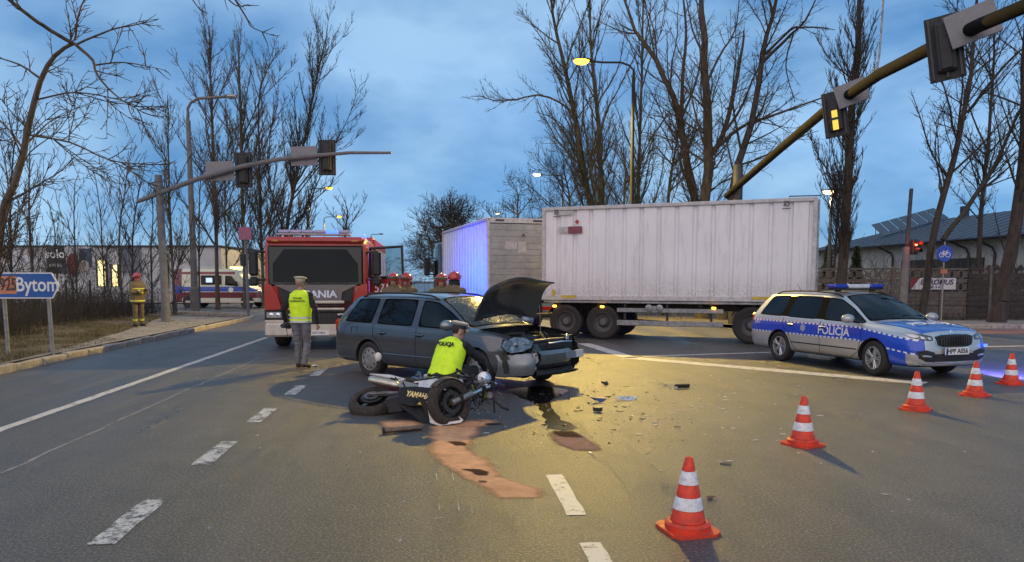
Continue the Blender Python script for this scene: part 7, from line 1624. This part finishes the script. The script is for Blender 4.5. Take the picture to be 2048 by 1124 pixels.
hb0 = L_(P(912, 738, 9.05)); hb1 = L_(P(945, 757, 9.05)); hb2 = clamp + Vector((.0, .1, .05)); mb = MB(); mb.tube([hb0.lerp(hb1, .3), hb1, hb2, hb2 + Vector((.2, .3, -.1))], .012, 8); mb.build('handlebar', ENG, MO); mb = MB(); mb.tube([hb0, hb0.lerp(hb1, .55)], .019, 10); mb.build('grip', MBLK, MO)
mb = MB(); mb.tube([hb0.lerp(hb1, .7) + Vector((0, -.02, 0)), hb0.lerp(hb1, .5) + Vector((0, -.07, -.02)), hb0 + Vector((.02, -.08, -.05))], .007, 6); mb.build('brake_lever', ENG, MO); mb = MB(); mb.box(hb1 + Vector((.0, .0, .03)), (.07, .06, .05), b=.015); mb.build('brake_reservoir', MBLK, MO)
ic = L_(P(984, 797, 8.95)); mb = MB(); mb.lathe([(.045, -.03), (.05, .0), (.042, .012), (.001, .016)], 20, axis(ic + Vector((-.03, 0, .04)), (.1, -.8, .5))); mb.build('instrument_dial', ENG, MO); mb = MB(); mb.tube([ic + Vector((.02, 0, .02)), ic + Vector((.03, -.03, -.17))], .012, 6); mb.tube([ic + Vector((0, 0, 0)), ic + Vector((.12, -.05, -.1)), ic + Vector((.2, -.1, -.12))], .016, 6); mb.build('bent_bracket', MBLK, MO)
r_ = random.Random(21)
for k in range(40):
    a = L_(P(r_.gauss(950, 18), r_.gauss(776, 14), r_.uniform(8.85, 9.1))); pts = [a]
    for q in range(4): pts.append(pts[-1] + Vector((r_.uniform(-.055, .06), r_.uniform(-.05, .05), r_.uniform(-.07, .03))))
    pts = [Vector((p.x, p.y, max(.02, p.z))) for p in pts]; mb = MB(); mb.tube([tuple(x) for x in smooth_poly([tuple(p) for p in pts], 12)], r_.choice((.004, .006, .009)), 6); mb.build('cable', (MBLK, MBLK, ENG, mat('cable_green', (.14, .2, .03), .5))[k % 4 if k < 8 else k % 3], MO)
for k in range(22):
    x = r_.uniform(.3, 1.1); mb = MB(); mb.box(b3(x, r_.uniform(.2, .5), r_.uniform(.08, .17)), (r_.uniform(.03, .09), r_.uniform(.02, .06), r_.uniform(.02, .06)), MR @ Matrix.Rotation(r_.uniform(-1, 1), 3, 'Z'), b=.008); mb.build('fitting', (ENG, MBLK, MWH)[k % 3], MO)
# ================================================================ loose pieces
def shard(name, label, cat, u, v, size, m, seed, thick=.004, bend=.02, z=.0, rz=None, asp=.5, group=None):
    r_ = random.Random(seed); n = 7; c = G(u, v); t = MB(); pl = []
    for k in range(n): a = 2 * math.pi * k / n + r_.uniform(-.3, .3); q = size * r_.uniform(.6, 1.05); pl.append((q * math.cos(a), q * asp * math.sin(a)))
    top = [Vector((x, y, .008 + thick + bend * r_.uniform(.0, 1.0) + .3 * bend * abs(x) / size)) for x, y in pl]; bot = [p - Vector((0, 0, thick)) for p in top]; ct = Vector((0, 0, .01 + thick + bend * r_.uniform(.3, 1.3))); cb = ct - Vector((0, 0, thick)); mn = min(p.z for p in bot + [cb]) - .004
    vs = [p - Vector((0, 0, mn)) for p in top + bot + [ct, cb]]
    t.add(vs, [(k, (k + 1) % n, 2 * n) for k in range(n)] + [(n + (k + 1) % n, n + k, 2 * n + 1) for k in range(n)] + [(k, n + k, n + (k + 1) % n, (k + 1) % n) for k in range(n)])
    o = t.build(name, m, None, 25); o.location = c + Vector((0, 0, z)); o.rotation_euler = (0, 0, rz if rz is not None else r_.uniform(0, 6.28)); return tag(o, label, cat, group)
PWH = mat('shard_white', (.55, .54, .53), .45, var=.12, dirt=((.25, .22, .2), .5)); PBK = mat('shard_black', (.015, .015, .016), .5, var=.3); PCL = mat('shard_clear', (.50, .52, .52), .12, .3, var=.5, vs=25, bmp=.6, bs=30, coat=.6); PBL = mat('shard_blue', (.03, .05, .16), .35, coat=.4); PBR = mat('shard_brown', (.13, .07, .05), .6)
shard('fairing_piece', 'blue and grey broken fairing piece lying on the road amid the debris', 'debris', 1197, 805, .13, PBL, 1, bend=.06, asp=.5, rz=.3)
shard('lens_piece', 'clear broken headlamp lens lying on the road amid the debris', 'debris', 1250, 801, .19, PCL, 2, bend=.05, asp=.4, rz=-.1)
shard('plastic_block', 'black ribbed plastic block lying on the road below the blue piece', 'debris', 1195, 824, .075, PBK, 3, thick=.05, bend=.02, asp=.7, rz=.1)
shard('mirror_cap', 'dark rounded mirror cap lying on the road near the car nose', 'debris', 1211, 771, .075, PBK, 4, thick=.03, bend=.04, asp=.7, rz=0)
shard('fairing_piece', 'pale bent fairing piece lying between the two nearest cones', 'debris', 1450, 927, .085, PWH, 5, bend=.03, asp=.35, rz=0)
shard('fairing_piece', 'small brown fairing piece right beside the lone cone', 'debris', 1422, 998, .05, PBR, 6, bend=.02, asp=.5, rz=.2)
shard('paper_sheet', 'white folded sheet on the road behind the man in grey jeans', 'debris', 631, 733, .12, mat('paper_white', (.7, .72, .78), .6), 7, bend=.03, asp=.55, rz=-.5)
shard('fairing_piece', 'small white splinter on the edge of the brown absorbent patch', 'debris', 1180, 907, .05, PWH, 8, bend=.006, asp=.4)
shard('fairing_piece', 'white splinter lying on the road below the motorcycle front wheel', 'debris', 972, 868, .05, PWH, 9, bend=.01, asp=.35, rz=.2)
shard('rubber_flap', 'flat dark rubber flap on the road below the motorcycle', 'debris', 985, 849, .14, PBK, 10, bend=.012, asp=.4, rz=0)
t = thing('trim_strip', 'black angled trim strip lying alone on the road towards the police car', 'debris', G(1364, 777), R(12)); mb = MB(); mb.box((0, 0, .04), (.25, .03, .065), Matrix.Rotation(.35, 3, 'X'), b=.006); mb.build('strip', PBK, t); mb = MB(); mb.box((-.11, -.01, .02), (.05, .02, .035)); mb.build('clip', PWH, t)
# fairing shell under the front wheel
t = thing('fairing_shell', 'black and white torn fairing shell under the motorcycle front wheel', 'debris', G(868, 850))
mb = MB(); mb.prism([(-.20, .32), (-.12, .30), (.02, .10), (.05, -.02), (.0, -.04), (-.06, .06)], .012, frame((0, -.02, .03), (1, .1, 0), (0, .3, 1))); mb.build('black_panel', MBLK, t)
mb = MB(); mb.prism([(-.10, .24), (-.05, .26), (-.02, .16), (.03, .10), (.02, .03), (.1, .0), (.30, .03), (.27, .08), (.33, .03), (.30, -.0), (.05, -.035), (-.06, .0)], .01, frame((.02, -.05, .035), (1, .05, 0), (0, .25, 1))); mb.build('white_panel', MWH, t)
# broken-off exhaust pipe
a, c = G(766, 863, .03), G(842, 855, .03); t = thing('exhaust_pipe', 'broken-off steel exhaust pipe lying on the road beside the motorcycle', 'debris', (a.x, a.y, 0)); d = c - a
mb = MB(); mb.tube([(0, 0, .035), d * .5 + Vector((0, 0, .033)), d + Vector((0, 0, .03))], .030, 16, caps=False); mb.tube([d + Vector((0, 0, .03)), Vector((0, 0, .035))], .026, 16, caps=False); mb.build('pipe', mat('rusty_pipe', (.22, .15, .10), .4, .7, var=.35, vs=14), t); mb = MB(); mb.tube([(0, 0, .035), d * .04 + Vector((0, 0, .035))], .034, 16, caps=False); mb.build('rim_ring', DSTEEL, t)
# blue canister
c = Vector((P(838, 755, 10.4).x, 10.4, 0)); t = thing('canister', 'blue plastic canister standing behind the fallen motorcycle', 'canister', c, R(20)); JB = mat('canister_blue', (.07, .13, .26), .45, var=.15)
mb = MB(); mb.box((0, 0, .17), (.22, .28, .34), b=.04); mb.build('body', JB, t); mb = MB(); mb.tube([(0, -.10, .34), (0, -.09, .40), (0, .04, .40), (0, .05, .34)], .018, 8); mb.build('handle', JB, t); mb = MB(); mb.lathe([(.03, 0), (.03, .04), (.001, .045)], 16, axis((0, .10, .335), (0, 0, 1))); mb.build('cap', BLK, t)
# two groups of look-alike splinters
r_ = random.Random(8)
for k in range(46):
    shard('plastic_splinter', 'small dark plastic splinter among the debris in front of the car', 'debris', r_.gauss(1190, 75), r_.gauss(812, 30), r_.uniform(.022, .065), PBK, 100 + k, bend=.012, asp=r_.uniform(.2, .6), group='dark splinters in front of the car')
for k in range(52):
    shard('plastic_splinter', 'small pale plastic splinter strewn over the road between car and cones', 'debris', r_.gauss(1400, 110), r_.gauss(830, 42), r_.uniform(.014, .055), PWH, 200 + k, bend=.008, asp=r_.uniform(.15, .6), group='pale splinters between car and cones')
for k, (u, v, s) in enumerate(((520, 897, .03), (515, 872, .03), (408, 782, .02), (1770, 990, .03), (1640, 832, .05), (1745, 905, .012), (1930, 905, .02), (440, 790, .02), (1310, 845, .05), (1445, 818, .07), (720, 905, .015), (371, 895, .012), (662, 750, .03), (1322, 942, .02))):
    shard('plastic_splinter', 'stray pale plastic splinter lying apart on the open road', 'debris', u, v, s, PWH, 300 + k, bend=.006, asp=.35, group='stray splinters on the open road')
rg2 = np.random.default_rng(4); n = 760; vs = []; fs = []
for i in range(n):
    m_ = rg2.random(); u, v = (rg2.normal(1330, 150), rg2.normal(815, 55)) if m_ < .7 else ((rg2.normal(1050, 60), rg2.normal(820, 25)) if m_ < .85 else (rg2.uniform(250, 2000), rg2.uniform(700, 1100)))
    c = G(u, max(v, 690)); s = rg2.uniform(.005, .016); a = rg2.uniform(0, 6.28); o = len(vs)
    for q in range(3): vs.append((c.x + s * math.cos(a + q * 2.1), c.y + s * math.sin(a + q * 2.1), .006 + (s * .7 if q == 0 else 0)))
    vs.append((c.x, c.y, .005)); fs += [(o, o + 1, o + 2), (o, o + 3, o + 1), (o + 1, o + 3, o + 2), (o, o + 2, o + 3)]
me = bpy.data.meshes.new('debris'); me.from_pydata(vs, [], fs); me.materials.append(PCL); tag(link('debris', me, None, 0), 'crumbs of broken glass and plastic strewn over the road', 'debris', kind='stuff')
# ================================================================ absorbent, oil, chalk
def grain(name, col):
    m = mat(name, col, .95, var=.22, vs=4, bmp=.7, bs=55, dirt=(tuple(x * .6 for x in col), .6)); nt = m.node_tree; b = nt.nodes['Principled BSDF']
    at = nt.nodes.new('ShaderNodeAttribute'); at.attribute_name = 'cover'; n1 = noise(nt, 70, 3, .7); n2 = noise(nt, 6, 4, .6)
    s = mth(nt, 'ADD', mth(nt, 'MULTIPLY', n1.outputs['Fac'], .5), mth(nt, 'MULTIPLY', n2.outputs['Fac'], .5))
    nt.links.new(ramp(nt, mth(nt, 'SUBTRACT', mth(nt, 'MULTIPLY', at.outputs['Fac'], 1.05), s), -.28, .22), b.inputs['Alpha']); return m
def rows_patch(name, label, cat, rows, m, h=.004, z=.003, seed=0, nx=20, kind=None, parent=None, sub=4):
    mb = MB(); grid = []; pr = []
    if kind: rows = [(v_, l_ - 9, r_2 + 9) for v_, l_, r_2 in rows] if 'sand' in name else rows
    for (a, b) in zip(rows, rows[1:]):
        for i in range(sub): q = i / sub; pr.append(tuple(a[j] + (b[j] - a[j]) * q for j in range(3)))
    pr.append(rows[-1]); N = len(pr)
    for i, (v, xl, xr) in enumerate(pr):
        e = math.sin(math.pi * min(1, max(0, i / (N - 1)))) ** .5; row = []
        jl = 7 * mnoise.noise(Vector((v * .16, seed, 1.3))) + 4 * mnoise.noise(Vector((v * .5, seed, 7))); jr = 7 * mnoise.noise(Vector((v * .16, seed + 9, 4.1))) + 4 * mnoise.noise(Vector((v * .5, seed + 4, 2)))
        mid = (xl + xr) / 2; ee = max(.08, min(1, min(i, N - 1 - i) / 2.5)) ; l_, r__ = mid + (xl + jl - mid) * ee, mid + (xr + jr - mid) * ee
        for k in range(nx + 1):
            s = k / nx; g = G(l_ + (r__ - l_) * s, v); hh = h * (1 - abs(2 * s - 1) ** 3) * e * (.75 + .5 * mnoise.noise(Vector((g.x * 9, g.y * 9, seed)))); row.append(Vector((g.x, g.y, z + max(0, hh))))
        grid.append(row)
    mb.loft(grid, closed=False, caps=False); o = mb.build(name, m, parent, 60, fixn=False)
    at = o.data.attributes.new('cover', 'FLOAT', 'POINT'); at.data.foreach_set('value', [min(1.0, 1.35 * (1 - abs(2 * k / nx - 1)), .17 * min(i, N - 1 - i)) for i in range(N) for k in range(nx + 1)])
    if sum(p.normal.z for p in o.data.polygons) < 0: o.data.flip_normals()
    if label: tag(o, label, cat, kind=kind)
    return o
SAND = grain('absorbent_sand', (.66, .34, .165)); SAND2 = grain('absorbent_sand_damp', (.30, .15, .10)); WET = grain('soaked_sand', (.055, .028, .018)); WET.node_tree.nodes['Principled BSDF'].inputs['Specular IOR Level'].default_value = .1
OIL = mat('oil_spill', (.008, .008, .009), .12, var=.2, bmp=.12, bs=25)
S1 = rows_patch('absorbent_sand', 'orange absorbent sand trail spread from the motorcycle towards the lane dash', 'sand', [(846, 880, 940), (854, 856, 965), (866, 851, 966), (880, 856, 950), (892, 858, 945), (902, 852, 948), (914, 857, 975), (927, 870, 992), (941, 896, 1003), (955, 916, 1008), (965, 938, 1042), (975, 955, 1082), (985, 965, 1099), (994, 982, 1088), (1002, 1010, 1060)], SAND, seed=3, kind='stuff')
S2 = rows_patch('absorbent_sand', 'brown absorbent sand patch at the end of the oil trail', 'sand', [(861, 1092, 1140), (870, 1092, 1166), (880, 1098, 1182), (890, 1112, 1198), (899, 1138, 1207), (907, 1165, 1195)], SAND2, seed=5, kind='stuff')
S3 = rows_patch('absorbent_sand', 'orange absorbent sand beside the motorcycle rear wheel', 'sand', [(838, 765, 830), (846, 752, 850), (854, 760, 845), (859, 790, 830)], SAND, seed=8, kind='stuff')
S4 = rows_patch('absorbent_sand', 'thin orange sand film below the motorcycle front wheel', 'sand', [(836, 930, 985), (845, 915, 1000), (852, 900, 975), (857, 920, 955)], SAND, h=.006, seed=12, kind='stuff')
for q, rw_ in enumerate(([(882, 895, 915), (886, 888, 935), (891, 905, 940), (894, 912, 930)], [(938, 922, 940), (941, 920, 975), (946, 938, 980), (951, 945, 978), (955, 965, 982)], [(961, 957, 972), (965, 955, 975), (969, 958, 970)])): rows_patch('wet_blotch', None, None, rw_, WET, h=.004, z=.0085, seed=20 + q, parent=S1)
rows_patch('wet_blotch', None, None, [(859, 1092, 1140), (866, 1096, 1160), (873, 1112, 1172), (880, 1135, 1182)], WET, h=.004, z=.0085, seed=31, parent=S2)
rows_patch('oil_spill', 'black oil trail running from under the crashed car to the sand', 'oil', [(772, 1020, 1140), (783, 1010, 1135), (793, 1035, 1120), (802, 1058, 1098), (814, 1078, 1104), (826, 1084, 1110), (838, 1090, 1122), (848, 1094, 1142), (856, 1096, 1158), (861, 1110, 1145)], OIL, h=0.0, z=.0045, seed=41, kind='stuff')
CH = mat('chalk', (.5, .5, .48), .9, var=.2)
for i, (p, q) in enumerate((((872, 948), (874, 962)), ((905, 948), (907, 961)), ((877, 1008), (879, 1022)), ((916, 1004), (918, 1022)), ((866, 1038), (885, 1036)), ((896, 1046), (899, 1044)))): strip('chalk_mark', G(*p), G(*q), .007, CH, z=.005, n=4, jit=.003)
